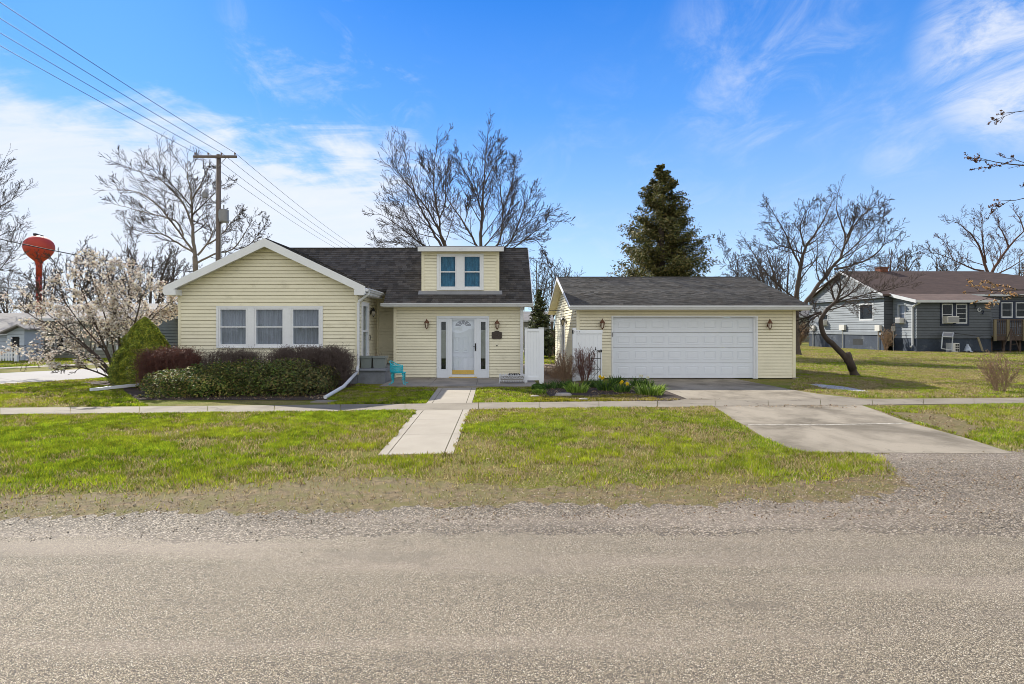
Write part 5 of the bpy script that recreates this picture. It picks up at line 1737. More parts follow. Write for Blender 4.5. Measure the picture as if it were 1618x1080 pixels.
bare_tree('broad gnarled bare tree standing behind the right end of the garage', 37, [
    ([(1258, 561), (1257, 510), (1258, 469)], 0, .46, .36),
    ([(1258, 469), (1265, 419), (1271, 389), (1290, 368), (1302, 345), (1313, 322)], 0, .30, .03),
    ([(1265, 425), (1241, 368), (1228, 345), (1214, 322)], -2, .14, .02),
    ([(1262, 490), (1278, 470), (1300, 440), (1330, 406), (1338, 368), (1322, 339), (1323, 310)], 1.5, .30, .03),
    ([(1336, 385), (1351, 352), (1370, 332), (1393, 318)], 2, .14, .02),
    ([(1318, 425), (1334, 423), (1372, 410), (1398, 389), (1399, 356)], -2, .15, .02),
    ([(1266, 400), (1250, 392), (1229, 388), (1215, 372)], 2, .11, .02),
    ([(1271, 389), (1262, 358), (1275, 330), (1288, 318)], -1.5, .13, .02),
    ([(1255, 470), (1235, 455), (1205, 425), (1188, 395), (1178, 380)], 2, .10, .02),
    ([(1252, 480), (1220, 462), (1190, 445), (1172, 425)], -2, .08, .02),
    ([(1338, 375), (1352, 345), (1350, 325)], -1, .10, .02),
    ([(1180, 458), (1160, 428), (1148, 405), (1141, 378)], 0, .06, .02),
    ([(1330, 406), (1355, 385), (1380, 360), (1396, 340)], 1, .09, .02),
], 44, bark='bark', twig='twig', rmin=.0085, dens=1.15, prm=dict(gnarl=[.11, .12, .10, .08], ang=[.8, .75, .65]))
bare_tree('leaning dark tree with a bowed trunk on the grass right of the garage', 20.7, [
    ([(1352, 594), (1343, 573), (1330, 557), (1318, 545), (1303, 533), (1295, 513), (1298, 500), (1307, 488)], -.3, .15, .070),
    ([(1307, 488), (1320, 477), (1327, 463), (1328, 448), (1326, 436)], -.3, .075, .015),
    ([(1320, 477), (1318, 475), (1313, 453), (1302, 430), (1295, 416)], .4, .05, .012),
    ([(1298, 492), (1278, 500), (1257, 507), (1240, 512)], .8, .045, .012),
    ([(1298, 495), (1282, 503), (1270, 520), (1262, 526)], -.4, .04, .010),
    ([(1324, 474), (1343, 465), (1360, 447), (1378, 436)], .6, .04, .010),
    ([(1320, 478), (1357, 468), (1380, 462), (1410, 456), (1438, 450)], -1.0, .035, .008),
    ([(1307, 490), (1323, 485), (1345, 482), (1372, 486)], 1.0, .028, .008),
    ([(1327, 463), (1342, 440), (1350, 420)], .5, .03, .008),
    ([(1313, 453), (1330, 430), (1345, 418), (1362, 410)], -.7, .03, .008),
    ([(1296, 505), (1286, 488), (1283, 474)], .3, .02, .008),
], 45, bark='bark_dark', twig='bark_dark', rmin=.0036, dens=1.1, rf=.9, name='leaning_tree', prm=dict(gnarl=[.13, .14, .13, .12], len=[.5, .5, .5]))
m = MB()
m.tube([tuple(P(1347, 583, 20.62)), tuple(P(1342, 570, 20.6)), tuple(P(1340, 560, 20.6)), tuple(P(1341, 556, 20.6))], [.15, .13, .115, .07], 9)
lean = [o for o in scene.objects if o.name.startswith('leaning_tree')][0]
m.build('broken_stub', M['bark_dark'], lean, smooth=True)
bare_tree('reddish bare tree rising behind the blue house roof', 58, [
    ([(1562, 545), (1562, 460), (1562, 432)], 0, .48, .40),
    ([(1562, 432), (1558, 427), (1552, 400), (1540, 375), (1516, 352), (1500, 348)], 0, .26, .03),
    ([(1562, 436), (1569, 427), (1594, 389), (1618, 364), (1636, 350)], 1, .28, .04),
    ([(1594, 389), (1586, 370), (1577, 355), (1577, 335)], -1, .16, .03),
    ([(1555, 428), (1539, 426), (1506, 410), (1480, 400), (1462, 397)], 2, .18, .02),
    ([(1558, 415), (1552, 380), (1552, 350), (1550, 335)], -2, .15, .02),
    ([(1566, 430), (1585, 400), (1570, 375)], 2, .12, .02),
    ([(1506, 410), (1495, 385), (1482, 372)], 1, .10, .02),
    ([(1566, 438), (1600, 420), (1630, 400)], 1, .16, .03),
    ([(1618, 364), (1612, 345), (1600, 330)], 1, .12, .02),
], 46, bark='bark_red', twig='bark_red', rmin=.012, dens=.85, prm=dict(gnarl=[.13, .14, .13, .12]))
bare_tree('bare tree reaching in at the left edge beyond the side street', 34, [
    ([(-120, 565), (-118, 480), (-112, 430)], 0, .40, .30),
    ([(-112, 430), (-80, 380), (-40, 330), (-12, 290), (2, 262)], 0, .22, .03),
    ([(-100, 420), (-50, 385), (-10, 330), (18, 318), (36, 305)], 1, .14, .02),
    ([(-100, 430), (-60, 405), (-20, 390), (6, 366), (30, 362)], -1, .12, .02),
    ([(-105, 440), (-60, 430), (-20, 425), (15, 425), (42, 440)], 2, .11, .02),
    ([(-110, 450), (-60, 455), (-10, 440), (20, 400), (28, 380)], -2, .10, .02),
], 47, rmin=.008, dens=1.1)
# the near tree off to the right: only its outermost twigs, with buds and dead leaves, come into view
ntree = bare_tree('near tree just out of view whose budded twigs hang in at the right edge', 13.0, [
    ([(2000, 640), (1995, 500), (1990, 380)], 0, .26, .22),
    ([(1990, 420), (1900, 300), (1780, 262), (1690, 262), (1618, 262), (1580, 256), (1550, 250)], -.3, .09, .005),
    ([(1990, 380), (1900, 220), (1780, 175), (1690, 172), (1640, 172), (1606, 177), (1590, 178)], -.3, .09, .005),
    ([(1990, 430), (1900, 370), (1780, 330), (1690, 308), (1635, 308), (1610, 316), (1582, 317)], .3, .08, .005),
    ([(1990, 470), (1880, 455), (1780, 450), (1690, 455), (1618, 460), (1570, 455), (1530, 462)], .5, .07, .005),
    ([(1990, 470), (1880, 470), (1780, 475), (1690, 470), (1618, 465), (1560, 470), (1545, 476)], -.4, .06, .005),
], 48, rmin=.0045, dens=.75, rf=.8, tipf=.02, prm=dict(len=[.17, .5, .5], up=[.02, .02, .02, .02], ang=[.6, .6, .6]))
rg = np.random.RandomState(9)
cr = [c for c in ntree.children if c.name.startswith('crown')][0]
co = np.zeros(len(cr.data.vertices) * 3); cr.data.vertices.foreach_get('co', co); co = co.reshape(-1, 3) + np.array(wpos(ntree))
vis = co[(co[:, 0] / co[:, 1] * F + VX < 1640)]
up_ = vis[vis[:, 2] > 3.2]; dn_ = vis[vis[:, 2] < 3.2]
a = up_[rg.randint(0, len(up_), 330)]; b = dn_[rg.randint(0, len(dn_), 240)]
pp = np.concatenate([a, b]) + rg.normal(0, .012, (len(a) + len(b), 3))
leaf_mesh('dry_leaves', pp, rg.normal(0, 1, (len(pp), 3)), .028, np.concatenate([pick(rg, len(a), [(.10, .055, .035), (.17, .08, .04)]), pick(rg, len(b), [(.42, .22, .08), (.5, .33, .16), (.35, .2, .1)])]), rg, M['leaf'], ntree, 1.2)


# ---- conifers
def conifer(name, label, px, Y, top, base_py, halfw, n, seed, palette, size, lo_z=0.2, spiky=.3, nbr=170):
    rg = np.random.RandomState(seed)
    cx = X(px, Y); zt = Z(top, Y); hw = halfw / F * Y
    t = thing(name, (cx, Y, 0), label, 'tree')
    tb = Tubes(); tb.add([(cx, Y, -.05), (cx, Y, zt * .5), (cx + .03, Y, zt * .97)], [hw * .11, hw * .07, .02], 8)
    tb.build('trunk', M['bark_dark'], t)
    bt = Tubes()
    Pl, Nl = [], []
    nb = nbr
    for i in range(nb):
        f = (i + rg.uniform(0, 1)) / nb           # 0 bottom .. 1 top
        z = lo_z + (zt - lo_z) * f
        prof = (1 - f) ** .78 * (1 + spiky * rg.uniform(-.75, .55)) + .03
        a = rg.uniform(0, 2 * math.pi)
        L = hw * prof
        d = np.array((math.cos(a), math.sin(a), 0.0))
        sweep = .25 * L
        tip = np.array((cx, Y, z)) + d * L + (0, 0, sweep * rg.uniform(.5, 2.0))
        mid = np.array((cx, Y, z)) + d * L * .5 - (0, 0, .06 * L)
        q = resample([(cx, Y, z), mid, tip], 6)
        bt.add(q, np.linspace(.03 * (1 - f) + .012, .005, 6), 3)
        k = int(n / nb * (.35 + 1.3 * (1 - f)))
        tt = rg.uniform(.15, 1.02, k) ** .75
        cc = np.stack([np.interp(tt, np.linspace(0, 1, 6), q[:, j]) for j in range(3)], axis=1)
        cl_ = rg.randint(0, 5, k)
        offs = rg.normal(0, 1, (5, 3)) * L * .10 * np.array((1, 1, .5))
        sp = (.04 + .105 * L * np.sin(np.clip(tt, 0, 1) * 2.6))[:, None]
        cc = cc + offs[cl_] + rg.normal(0, 1, (k, 3)) * sp * np.array((.6, .6, .48))
        Pl.append(cc); Nl.append(np.tile(d * .4 + (0, 0, .7), (k, 1)))
    bt.build('branches', M['bark_dark'], t)
    Pa = np.concatenate(Pl); Na = np.concatenate(Nl)
    leaf_mesh('foliage', Pa, Na, size, pick(rg, len(Pa), palette, .3), rg, M['needle'], t, 1.8)
    return t


conifer('cedar_tree', 'dark green cedar standing tall behind the garage roof', 1044, 38, 262, 560, 94, 92000, 51,
        [(.075, .085, .022), (.12, .12, .032), (.17, .15, .045), (.055, .065, .02), (.20, .16, .06)], .06, spiky=.5, nbr=240)
conifer('spruce_tree', 'small open-branched conifer in the gap between house and garage', 852, 33, 458, 560, 24, 6500, 52,
        [(.04, .055, .025), (.07, .085, .03), (.10, .11, .04)], .06, spiky=.45)

# ---- background thicket of small bare trees, built once and copied
def small_tree(seed, label):
    rg = np.random.RandomState(seed)
    t = thing('bare_tree', (0, -20, 0), label, 'tree', 'bare trees in the distance')
    tr, cr_ = Tubes(), Tubes()
    pr = dict(n=[7, 6, 4, 3], k=[5, 3, 3, 3], cnt=[9, 7, 5], ang=[.6, .65, .6], len=[.5, .5, .5], gnarl=[.10, .14, .16, .2], up=[.10, .09, .06, .03], rmin=.016)
    H = 9.0
    q = resample([(0, -20, -.1), (.1, -20, H * .3), (rg.normal(0, .3), -20, H * .6), (rg.normal(0, .4), -20, H)], 14)
    tr.add(q, np.linspace(.22, .03, 14), 6)
    spawn(cr_, q, np.linspace(.2, .03, 14), H, 0, rg, pr, .22)
    for a in range(3):
        th = rg.uniform(0, 6.28)
        grow(cr_, q[4], np.array((math.cos(th) * .5, math.sin(th) * .5, 1)), H * .62, .11, 0, rg, pr)
    tr.build('trunk', M['bark'], t); cr_.build('crown', M['twig'], t)
    return t


def copy_thing(src, loc, rz, s, label):
    r = src.copy(); scene.collection.objects.link(r)
    r.location = loc; r.rotation_euler = (0, 0, rz); r.scale = (s, s, s); r['label'] = label
    for ch in list(src.children):
        c = ch.copy(); scene.collection.objects.link(c); c.parent = r
    return r


protos = [small_tree(61, ''), small_tree(62, ''), small_tree(63, '')]
far = [  # px, depth, height in px, label
    (70, 62, 120, 'hazy bare tree just right of the water tower stem'),
    (118, 58, 150, 'bare tree above the left of the blossoming tree'),
    (158, 55, 146, 'bare tree above the middle of the blossoming tree'),
    (205, 52, 160, 'bare tree above the right of the blossoming tree'),
    (238, 50, 140, 'bare tree between blossoming tree and gable wing'),
    (262, 60, 150, 'bare tree half behind the left end of the gable wing'),
    (12, 75, 95, 'far bare tree over the pale cottage roof, nearest the left edge'),
    (42, 80, 90, 'far bare tree left of the water tower stem'),
    (848, 60, 130, 'bare tree behind the small conifer in the gap'),
    (872, 70, 120, 'bare tree behind the left rake of the garage'),
    (1186, 66, 120, 'pale far bare tree above the right end of the garage roof'),
    (1218, 60, 150, 'bare tree left of the gnarled tree behind the garage'),
    (1245, 70, 140, 'bare tree tangled behind the gnarled tree'),
    (1405, 85, 150, 'faint far bare tree above the blue house chimney'),
    (1432, 95, 138, 'faint far bare tree above the middle of the brown roof'),
    (1480, 90, 135, 'faint far bare tree below the reddish tree'),
    (1610, 80, 130, 'far bare tree over the right end of the brown roof'),
    (900, 90, 100, 'far bare tree top peeping over the garage ridge'),
]
rg = random.Random(3)
for i, (px, Y, hp, lab) in enumerate(far):
    sc = (hp * Y / F + 1.75) / 10.6
    loc = (X(px, Y), Y, 0)
    src = protos[i % 3]
    if i < 3:
        src.location = loc; src.rotation_euler = (0, 0, rg.uniform(0, 6)); src.scale = (sc, sc, sc); src['label'] = lab
    else:
        copy_thing(src, loc, rg.uniform(0, 6), sc, lab)

# far hedgerow and scrub closing the horizon
rg = np.random.RandomState(71)
tb = Tubes()
for i in range(5200):
    px = rg.uniform(-900, 2500)
    Y = rg.uniform(105, 150)
    if rg.rand() < .5 and fbm(px, 0, .01) < .42: continue
    h = rg.uniform(1.5, 4.2) * (0.6 + .9 * float(fbm(px, 3, .012)))
    b = np.array((X(px, Y), Y, 0)); e = b + (rg.normal(0, .9), rg.normal(0, .5), h)
    tb.add([b, (b + e) / 2 + rg.normal(0, .3, 3), e], [.09, .06, .03], 3)
    for c in range(3):
        s_ = b + (e - b) * rg.uniform(.3, 1); tb.add([s_, s_ + rg.normal(0, .7, 3) + (0, 0, .6)], [.05, .025], 3)
tag(tb.build('distant_scrub', M['twig'], origin=(0, 120, 0)), 'grey-brown leafless scrub along the horizon', 'scrub', kind='stuff')


# ---- small twiggy shrubs
def twig_shrub(name, label, px, py, Y, h, spread, n, seed, m, rmin=.004, lean=0.0, buds=None, nb=0):
    rg = np.random.RandomState(seed)
    cx = X(px, Y)
    t = thing(name, (cx, Y, 0), label, 'shrub')
    tb = Tubes(); tips = []
    pr = dict(n=[5, 4, 3], k=[4, 3, 3], cnt=[5, 3], ang=[.5, .6], len=[.45, .5], gnarl=[.12, .16, .2], up=[.08, .06, .04], rmin=rmin)
    for i in range(n):
        a = rg.uniform(0, 6.28); f = rg.uniform(0, 1) ** .6
        d = np.array((math.cos(a) * spread * f + lean, math.sin(a) * spread * f * .8, h * rg.uniform(.75, 1.05) * (1 - .25 * f)))
        b = np.array((cx + math.cos(a) * .08, Y + math.sin(a) * .08, 0))
        grow(tb, b, d, np.linalg.norm(d), .008 if h < 1.5 else .012, 0, rg, pr)
        tips.append(b + d)
    tb.build('stems', M[m], t)
    if buds:
        V, _ = tb.arrays(); p = V[rg.randint(0, len(V), nb)]; p = p[p[:, 2] > h * .3]
        leaf_mesh('buds', p + rg.normal(0, .01, p.shape), rg.normal(0, 1, p.shape), .011, pick(rg, len(p), buds, .2), rg, M['leaf'], t)
    return t


twig_shrub('twiggy_shrub', 'tan leafless shrub arching across the path beside the garage corner', 893, 603, 18.15, 1.05, .45, 46, 81, 'twig_tan', buds=[(.25, .12, .06), (.4, .2, .08)], nb=260)
twig_shrub('twiggy_shrub', 'upright leafless shrub standing in front of the open white gate', 924, 603, 17.95, 1.22, .30, 36, 82, 'twig_red', buds=[(.16, .06, .04), (.3, .12, .06)], nb=300)
twig_shrub('bare_shrub', 'small bare tan shrub on the lawn near the right edge', 1580, 620, 15.5, 1.12, .46, 34, 83, 'twig_tan', rmin=.0045, buds=[(.45, .22, .15)], nb=120)
twig_shrub('bare_shrub', 'brown brush clump against the inner corner of the blue house', 1400, 555, 43.9, 2.0, .3, 18, 84, 'twig_tan', rmin=.012)
twig_shrub('bare_shrub', 'low tan thicket at the far rear corner of the blue house', 1262, 556, 54, 2.4, 1.0, 40, 85, 'twig_tan', rmin=.015)

# low brown mound of prunings beside the path
rg = np.random.RandomState(86)
tb = Tubes(); cxy = (X(880, 20.2), 20.2)
for i in range(420):
    p = np.array((cxy[0] + rg.normal(0, .2), cxy[1] + rg.normal(0, .7), abs(rg.normal(0, .16)))); e = p + rg.normal(0, .14, 3) + (0, 0, .05)
    tb.add([p, (p + e) / 2 + rg.normal(0, .02, 3), e], [.006, .005, .003], 3)
tag(tb.build('cut_brush', M['twig_tan']), 'low heap of brown cut stems along the garden path', 'brush')

# ---- daffodils and bulbs
def bulbs(label, px, py, seed, n, h, wdt, tone, flower=None, fl=0, name='daffodil_clump', cat='flower'):
    rg = np.random.RandomState(seed)
    x, y = G(px, py)
    t = thing(name, (x, y, 0), label, cat, 'clumps of bulbs in the flower bed')
    V, Fc, C = [], [], []
    for i in range(n):
        a = rg.uniform(0, 6.28); r = wdt * rg.uniform(0, 1) ** .6
        b = np.array((x + math.cos(a) * r, y + math.sin(a) * r * .8, 0))
        out = np.array((math.cos(a), math.sin(a), 0)) * rg.uniform(.1, .75) + rg.normal(0, .12, 3)
        L = h * rg.uniform(.6, 1.1); side = unit(np.cross(out + (0, 0, .01), (0, 0, 1))) * rg.uniform(.006, .011)
        side = unit(np.array((rg.normal(), rg.normal() * .5, 0))) * rg.uniform(.010, .016)
        c = np.array(tone[rg.randint(0, len(tone))]) * rg.uniform(.8, 1.25)
        p = b.copy(); dd = unit(out * .5 + (0, 0, 1)); k0 = len(V)
        for s in range(5):
            f = s / 4
            wd = side * (1 - f ** 2.5 * .9)
            V += [p - wd, p + wd]; C += [c, c]
            dd = unit(dd + out * .28 - np.array((0, 0, .16 * s * rg.uniform(.3, 1.2))))
            p = p + dd * L / 4
        Fc += [(k0 + 2 * s, k0 + 2 * s + 1, k0 + 2 * s + 3, k0 + 2 * s + 2) for s in range(4)]
    npmesh('leaves', V, Fc, M['leaf'], t, cols=np.array(C))
    for i in range(fl):
        a = rg.uniform(0, 6.28); r = wdt * rg.uniform(.1, .9)
        c = np.array((x + math.cos(a) * r, y + math.sin(a) * r * .8 - .05, h * rg.uniform(.8, 1.05)))
        fo = Vector((rg.normal() * .5, -1, .15)).normalized()
        A = fo.cross(Vector((0, 0, 1))).normalized(); Bq = A.cross(fo)
        m = MB(); m.cur = flower[0]
        for k in range(6):
            th = 2 * math.pi * k / 6; d = A * math.cos(th) + Bq * math.sin(th); e = fo.cross(d)
            q = Vector(c)
            m.quad(tuple(q), tuple(q + d * .028 + e * .018), tuple(q + d * .056 + fo * .004), tuple(q + d * .028 - e * .018))
        m.cur = flower[1]
        q = Vector(c); n_ = 8
        ring0 = [q + (A * math.cos(2 * math.pi * k / n_) + Bq * math.sin(2 * math.pi * k / n_)) * .011 for k in range(n_)]
        ring1 = [q + fo * .026 + (A * math.cos(2 * math.pi * k / n_) + Bq * math.sin(2 * math.pi * k / n_)) * .017 for k in range(n_)]
        for k in range(n_): m.quad(tuple(ring0[k]), tuple(ring0[(k + 1) % n_]), tuple(ring1[(k + 1) % n_]), tuple(ring1[k]))
        m.cur = (.12, .25, .04)
        m.tube([tuple(q), (c[0], c[1] + .03, c[2] - .03), (c[0], c[1] + .03, 0)], .004, 4)
        m.build('bloom', M['petal'], t, col=True)
    return t


GR = [(.18, .28, .03), (.26, .37, .05), (.12, .20, .025), (.38, .46, .13)]
GD = [(.05, .10, .022), (.08, .14, .03)]
YEL = ((.85, .62, .02), (.9, .5, .01)); WHI = ((.85, .85, .75), (.8, .7, .35))
bulbs('bright green clump of strap leaves left of the yellow flowers', 912, 620, 101, 170, .32, .27, GR)
bulbs('bright green clump of strap leaves at the right tip of the flower bed', 1027, 624, 102, 220, .36, .33, GR)
bulbs('dark leaved clump with one big yellow bloom in front of the trellis', 957, 617, 103, 120, .40, .22, GD + GR[:1], YEL, 3)
bulbs('clump with yellow blooms near the middle of the bed', 983, 620, 104, 90, .30, .20, GD + GR[:1], YEL, 4)
bulbs('clump with white blooms by the garage door', 1008, 611, 105, 90, .34, .22, GR[:1] + GD, WHI, 4)
bulbs('dark green clump of upright leaves beside the door frame of the garage', 973, 607, 106, 150, .30, .22, GD)
bulbs('dark green clump between the vinyl fence and the twiggy shrub', 888, 613, 107, 150, .30, .30, GD)
bulbs('dark low clump at the foot of the vinyl fence', 862, 614, 108, 120, .22, .30, GD)
bulbs('small clump at the foot of the trellis', 938, 612, 109, 110, .30, .25, GD)
bulbs('small white-flowered clump behind the bright right-hand one', 1022, 612, 110, 60, .30, .16, GR[:1] + GD, WHI, 2)
bulbs('light green tuft near the fence end of the bed', 852, 622, 111, 120, .16, .16, GR[:2])
for i, (px, py, s_, lab) in enumerate(((890, 627, 1.0, 'flat tan edging stone beside the bright leaf clump'), (846, 628, .55, 'small pale edging stone at the bed corner'), (922, 633, .6, 'small buff stone on the bed edge by the sidewalk'))):
    x, y = G(px, py); rg = np.random.RandomState(120 + i)
    m = MB(); k = 9; pr_ = [(.22 * s_ * rg.uniform(.8, 1.1), 2 * math.pi * j / k) for j in range(k)]
    lo_ = [(x + r * math.cos(a), y + r * .6 * math.sin(a), 0) for r, a in pr_]; mi = [(x + r * .97 * math.cos(a), y + r * .58 * math.sin(a), .075 * s_) for r, a in pr_]; hi_ = [(x + r * .8 * math.cos(a), y + r * .48 * math.sin(a), .105 * s_) for r, a in pr_]
    m.add(lo_ + mi + hi_, [(j, (j + 1) % k, k + (j + 1) % k, k + j) for j in range(k)] + [(k + j, k + (j + 1) % k, 2 * k + (j + 1) % k, 2 * k + j) for j in range(k)] + [tuple(range(2 * k, 3 * k))])
    tag(m.build('edging_stone', M['stone'], smooth=True), lab, 'stone', 'stones edging the flower bed')

# ================================================================== utility pole, wires, tower
YP = 33.0
pole = thing('utility_pole', (X(345, YP), YP, 0), 'weathered wooden utility pole with crossarm, lamp and transformer', 'pole')
px0 = X(345, YP)
m = MB(); m.tube([(px0, YP, -.1), (px0, YP, 6), (px0 + .02, YP, Z(244, YP))], [.17, .145, .12], 12); m.build('pole_shaft', M['wood_pole'], pole, smooth=True)
zc = Z(248.5, YP)
m = MB(); m.box(X(307.5, YP), X(376, YP), YP - .20, YP - .10, zc - .06, zc + .07); m.build('crossarm', M['wood_pole'], pole)
m = MB()
for s_ in (-1, 1): m.bar((px0 + s_ * .55, YP - .18, zc - .05), (px0 + s_ * .05, YP - .16, zc - .6), .03, .02)
m.build('brace', M['transformer'], pole)
WX = [X(p, YP) for p in (310.5, 331, 352, 373)]
for x in WX:
    m = MB(); m.lathe([(.015, zc + .07), (.015, zc + .12), (.05, zc + .13), (.055, zc + .16), (.035, zc + .18), (.05, zc + .20), (.03, zc + .235)], x, YP - .15, 10); m.build('insulator', M['copper'], pole)
m = MB()
ZT0, ZT1 = Z(351, YP), Z(331, YP)
m.lathe([(.02, ZT0 - .04), (.24, ZT0), (.26, ZT0 + .05), (.26, ZT1 - .08), (.27, ZT1 - .05), (.2, ZT1), (.03, ZT1 + .02)], px0 + .37, YP - .1, 16)
m.tube([(px0 + .36, YP - .1, ZT1), (px0 + .36, YP - .1, ZT1 + .25)], .04, 6); m.tube([(px0 + .5, YP - .1, ZT1), (px0 + .62, YP - .1, ZT1 + .08)], .03, 6)
m.box(px0 + .05, px0 + .15, YP - .16, YP - .04, ZT0 + .2, ZT1 - .1)
m.build('transformer', M['transformer'], pole)
m = MB(); m.tube([(px0 - .1, YP - .1, Z(322, YP)), (px0 - .4, YP - .2, Z(314, YP)), (px0 - .55, YP - .3, Z(312, YP))], .03, 6)
m.lathe([(.03, Z(314, YP) - .02), (.16, Z(312, YP) - .05), (.17, Z(306, YP)), (.05, Z(302, YP))], px0 - .62, YP - .3, 10); m.build('lamp_head', M['transformer'], pole)
m = MB(); m.tube([(px0 + .22, YP - .15, 0), (px0 + .22, YP - .15, Z(355, YP)), (px0 + .3, YP - .12, ZT0)], .03, 6); m.build('conduit', M['transformer'], pole)


def wire(label, pts, r=.009, name='power_line', group='power lines on the crossarm'):
    m = MB(); m.tube(pts, r, 5); return tag(m.build(name, M['wire'], smooth=True), label, 'wire', group)


zi = zc + .23
sag = lambda y0, y1, z0, z1, s, n: [(y0 + (y1 - y0) * i / n, z0 + (z1 - z0) * i / n - s * 4 * (i / n) * (1 - i / n)) for i in range(n + 1)]
names = ['uppermost power line running from the left edge past the pole', 'second power line from the top', 'third power line from the top', 'lowest of the four parallel power lines']
tgt = [(0, 20), (0, 48), (0, 67), (0, 87)]
for x, lab in zip(WX[::-1], names):
    a = [(x - .0, y, z) for y, z in sag(YP - .15, -4.0, zi, zi + .35, .42, 30)]
    b = [(x, y, z) for y, z in sag(YP - .15, 95, zi, zi - .6, 1.1, 24)]
    wire(lab, a[::-1] + b[1:], .012)
wire('thick service cable sagging across in front of the water tower', [(X(-160, 19) + (px0 - X(-160, 19)) * f, 19 + (YP - 19) * f, Z(338, 19) + (Z(432, YP) - Z(338, 19)) * f - .35 * 4 * f * (1 - f)) for f in np.linspace(0, 1, 16)], .022, 'service_cable', None)
wire('thin wire strung across the gap between house and garage', [(1.2, 19.9, 2.42), (1.9, 19.7, 2.35), (2.62, 19.2, 2.36)], .010, 'garden_wire', None)

YT = 210.0
s_ = YT / F
tower = thing('water_tower', (X(61.5, YT), YT, 0), 'distant red spheroid water tower on a single red stem', 'water tower')
m = MB()
prof = [(5.2, 436), (5.3, 418), (6.7, 413.3), (11.1, 410), (15, 407.3), (18.8, 404.2), (23.3, 399), (25.6, 394.8), (26.5, 391), (26.2, 387), (24.3, 382.4), (20.8, 378.9), (16, 376), (11, 373.9), (6, 372.6), (1.5, 372)]
m.lathe([(r * .78 * s_, Z(py, YT)) for r, py in prof], X(61.5, YT), YT, 40); m.build('tank', M['tower_red'], tower, smooth=True)
m = MB(); m.lathe([(6.4 * s_, 0), (5 * s_, 2.5), (4.1 * s_, 6), (4.06 * s_, Z(436, YT))], X(61.5, YT), YT, 24); m.build('stem', M['tower_red'], tower, smooth=True)
m = MB(); m.box(X(54, YT), X(58, YT), YT - .5, YT + .5, Z(372, YT), Z(368.5, YT)); m.tube([(X(58, YT), YT, Z(369.5, YT)), (X(69, YT), YT, Z(372.5, YT))], .15, 5); m.build('hatch', M['iron'], tower)
tower_dim = None

# ================================================================== fences, gate, trellis
def picket(p0, p1, h, lab):
    t = thing('picket_fence', p0, lab, 'fence')
    L = p1[0] - p0[0]; n = int(L / .14)
    m = MB(); m.box(p0[0], p1[0], p0[1] + .02, p0[1] + .06, .22, .30); m.box(p0[0], p1[0], p0[1] + .02, p0[1] + .06, h - .32, h - .24); m.build('rail', M['white'], t)
    m = MB()
    for i in range(n):
        x = p0[0] + L * (i + .5) / n
        m.prism([(x - .035, p0[1], .06), (x + .035, p0[1], .06), (x + .035, p0[1], h - .12), (x, p0[1], h - .05), (x - .035, p0[1], h - .12)], (0, .018, 0))
    m.build('pickets', M['white'], t)
    for x in (p0[0], (p0[0] + p1[0]) / 2, p1[0]):
        m = MB(); m.box(x - .07, x + .07, p0[1] - .02, p0[1] + .10, 0, h); m.lathe([(.10, h), (.10, h + .03), (.0, h + .1)], x, p0[1] + .04, 4); m.build('post', M['white'], t)


picket((X(-90, 29.5), 29.5, 0), (X(25, 29.5), 29.5, 0), Z(549, 29.5) - 0, 'white picket fence in front of the pale cottage')
vf = thing('vinyl_fence', (X(845, 17.9), 17.9, 0), 'tall solid white vinyl fence panel between the house corner and the garden path', 'fence')
YV = 17.9
B = Basis((0, YV), (1, 0), (0, -1))
xv = lambda px: X(px, YV)
zv = lambda py: Z(py, YV)
m = MB(); bx(m, B, xv(833), xv(852.2), -.03, .0, zv(599), zv(519.5))
for px in (837.7, 842.5, 847.3): bx(m, B, xv(px) - .004, xv(px) + .004, -.001, -.0, zv(597), zv(524)) if False else None
n_ = 4
for i in range(n_):
    a = xv(833) + (xv(852.2) - xv(833)) * i / n_; b = xv(833) + (xv(852.2) - xv(833)) * (i + 1) / n_
    bx(m, B, a + .004, b - .004, 0, .008, zv(597), zv(523), .003)
m.build('infill', M['vinyl'], vf)
m = MB(); bx(m, B, xv(833), xv(852.2), -.04, .025, zv(523.5), zv(519), .005); m.build('rail', M['vinyl'], vf)
m = MB(); bx(m, B, xv(833), xv(852.2), -.04, .025, zv(600.5), zv(595), .005); m.build('rail', M['vinyl'], vf)
for a, b in ((829.2, 833.2), (851.8, 859.3)):
    m = MB(); bx(m, B, xv(a), xv(b), -.12, .03, 0, zv(518.5), .006)
    m.box(xv(a) - .012, xv(b) + .012, YV - .045, YV + .13, zv(518.5), zv(517.2)); m.build('post', M['vinyl'], vf)
gt = thing('vinyl_gate', (X(929, 18.55), 18.55, 0), 'white vinyl garden gate swung open against the garage front', 'gate')
YT2 = 18.55
B = Basis((0, YT2), (1, 0), (0, -1))
xv = lambda px: X(px, YT2)
zv = lambda py: Z(py, YT2)
m = MB(); bx(m, B, xv(906), xv(951.6), -.04, -.01, .05, zv(521.5))
for i in range(7):
    a = xv(907) + (xv(950.6) - xv(907)) * i / 7; b = xv(907) + (xv(950.6) - xv(907)) * (i + 1) / 7
    bx(m, B, a + .004, b - .004, -.01, -.002, .08, zv(528), .003)
m.build('infill', M['vinyl'], gt)
m = MB(); bx(m, B, xv(905.5), xv(952), -.05, .02, zv(527), zv(521), .006); m.build('rail', M['vinyl'], gt)
m = MB(); bx(m, B, xv(905.5), xv(952), -.05, .02, .04, .18, .006); m.build('rail', M['vinyl'], gt)
m = MB(); bx(m, B, xv(904.8), xv(910.5), -.10, .03, 0, zv(518), .006); m.build('post', M['vinyl'], gt)
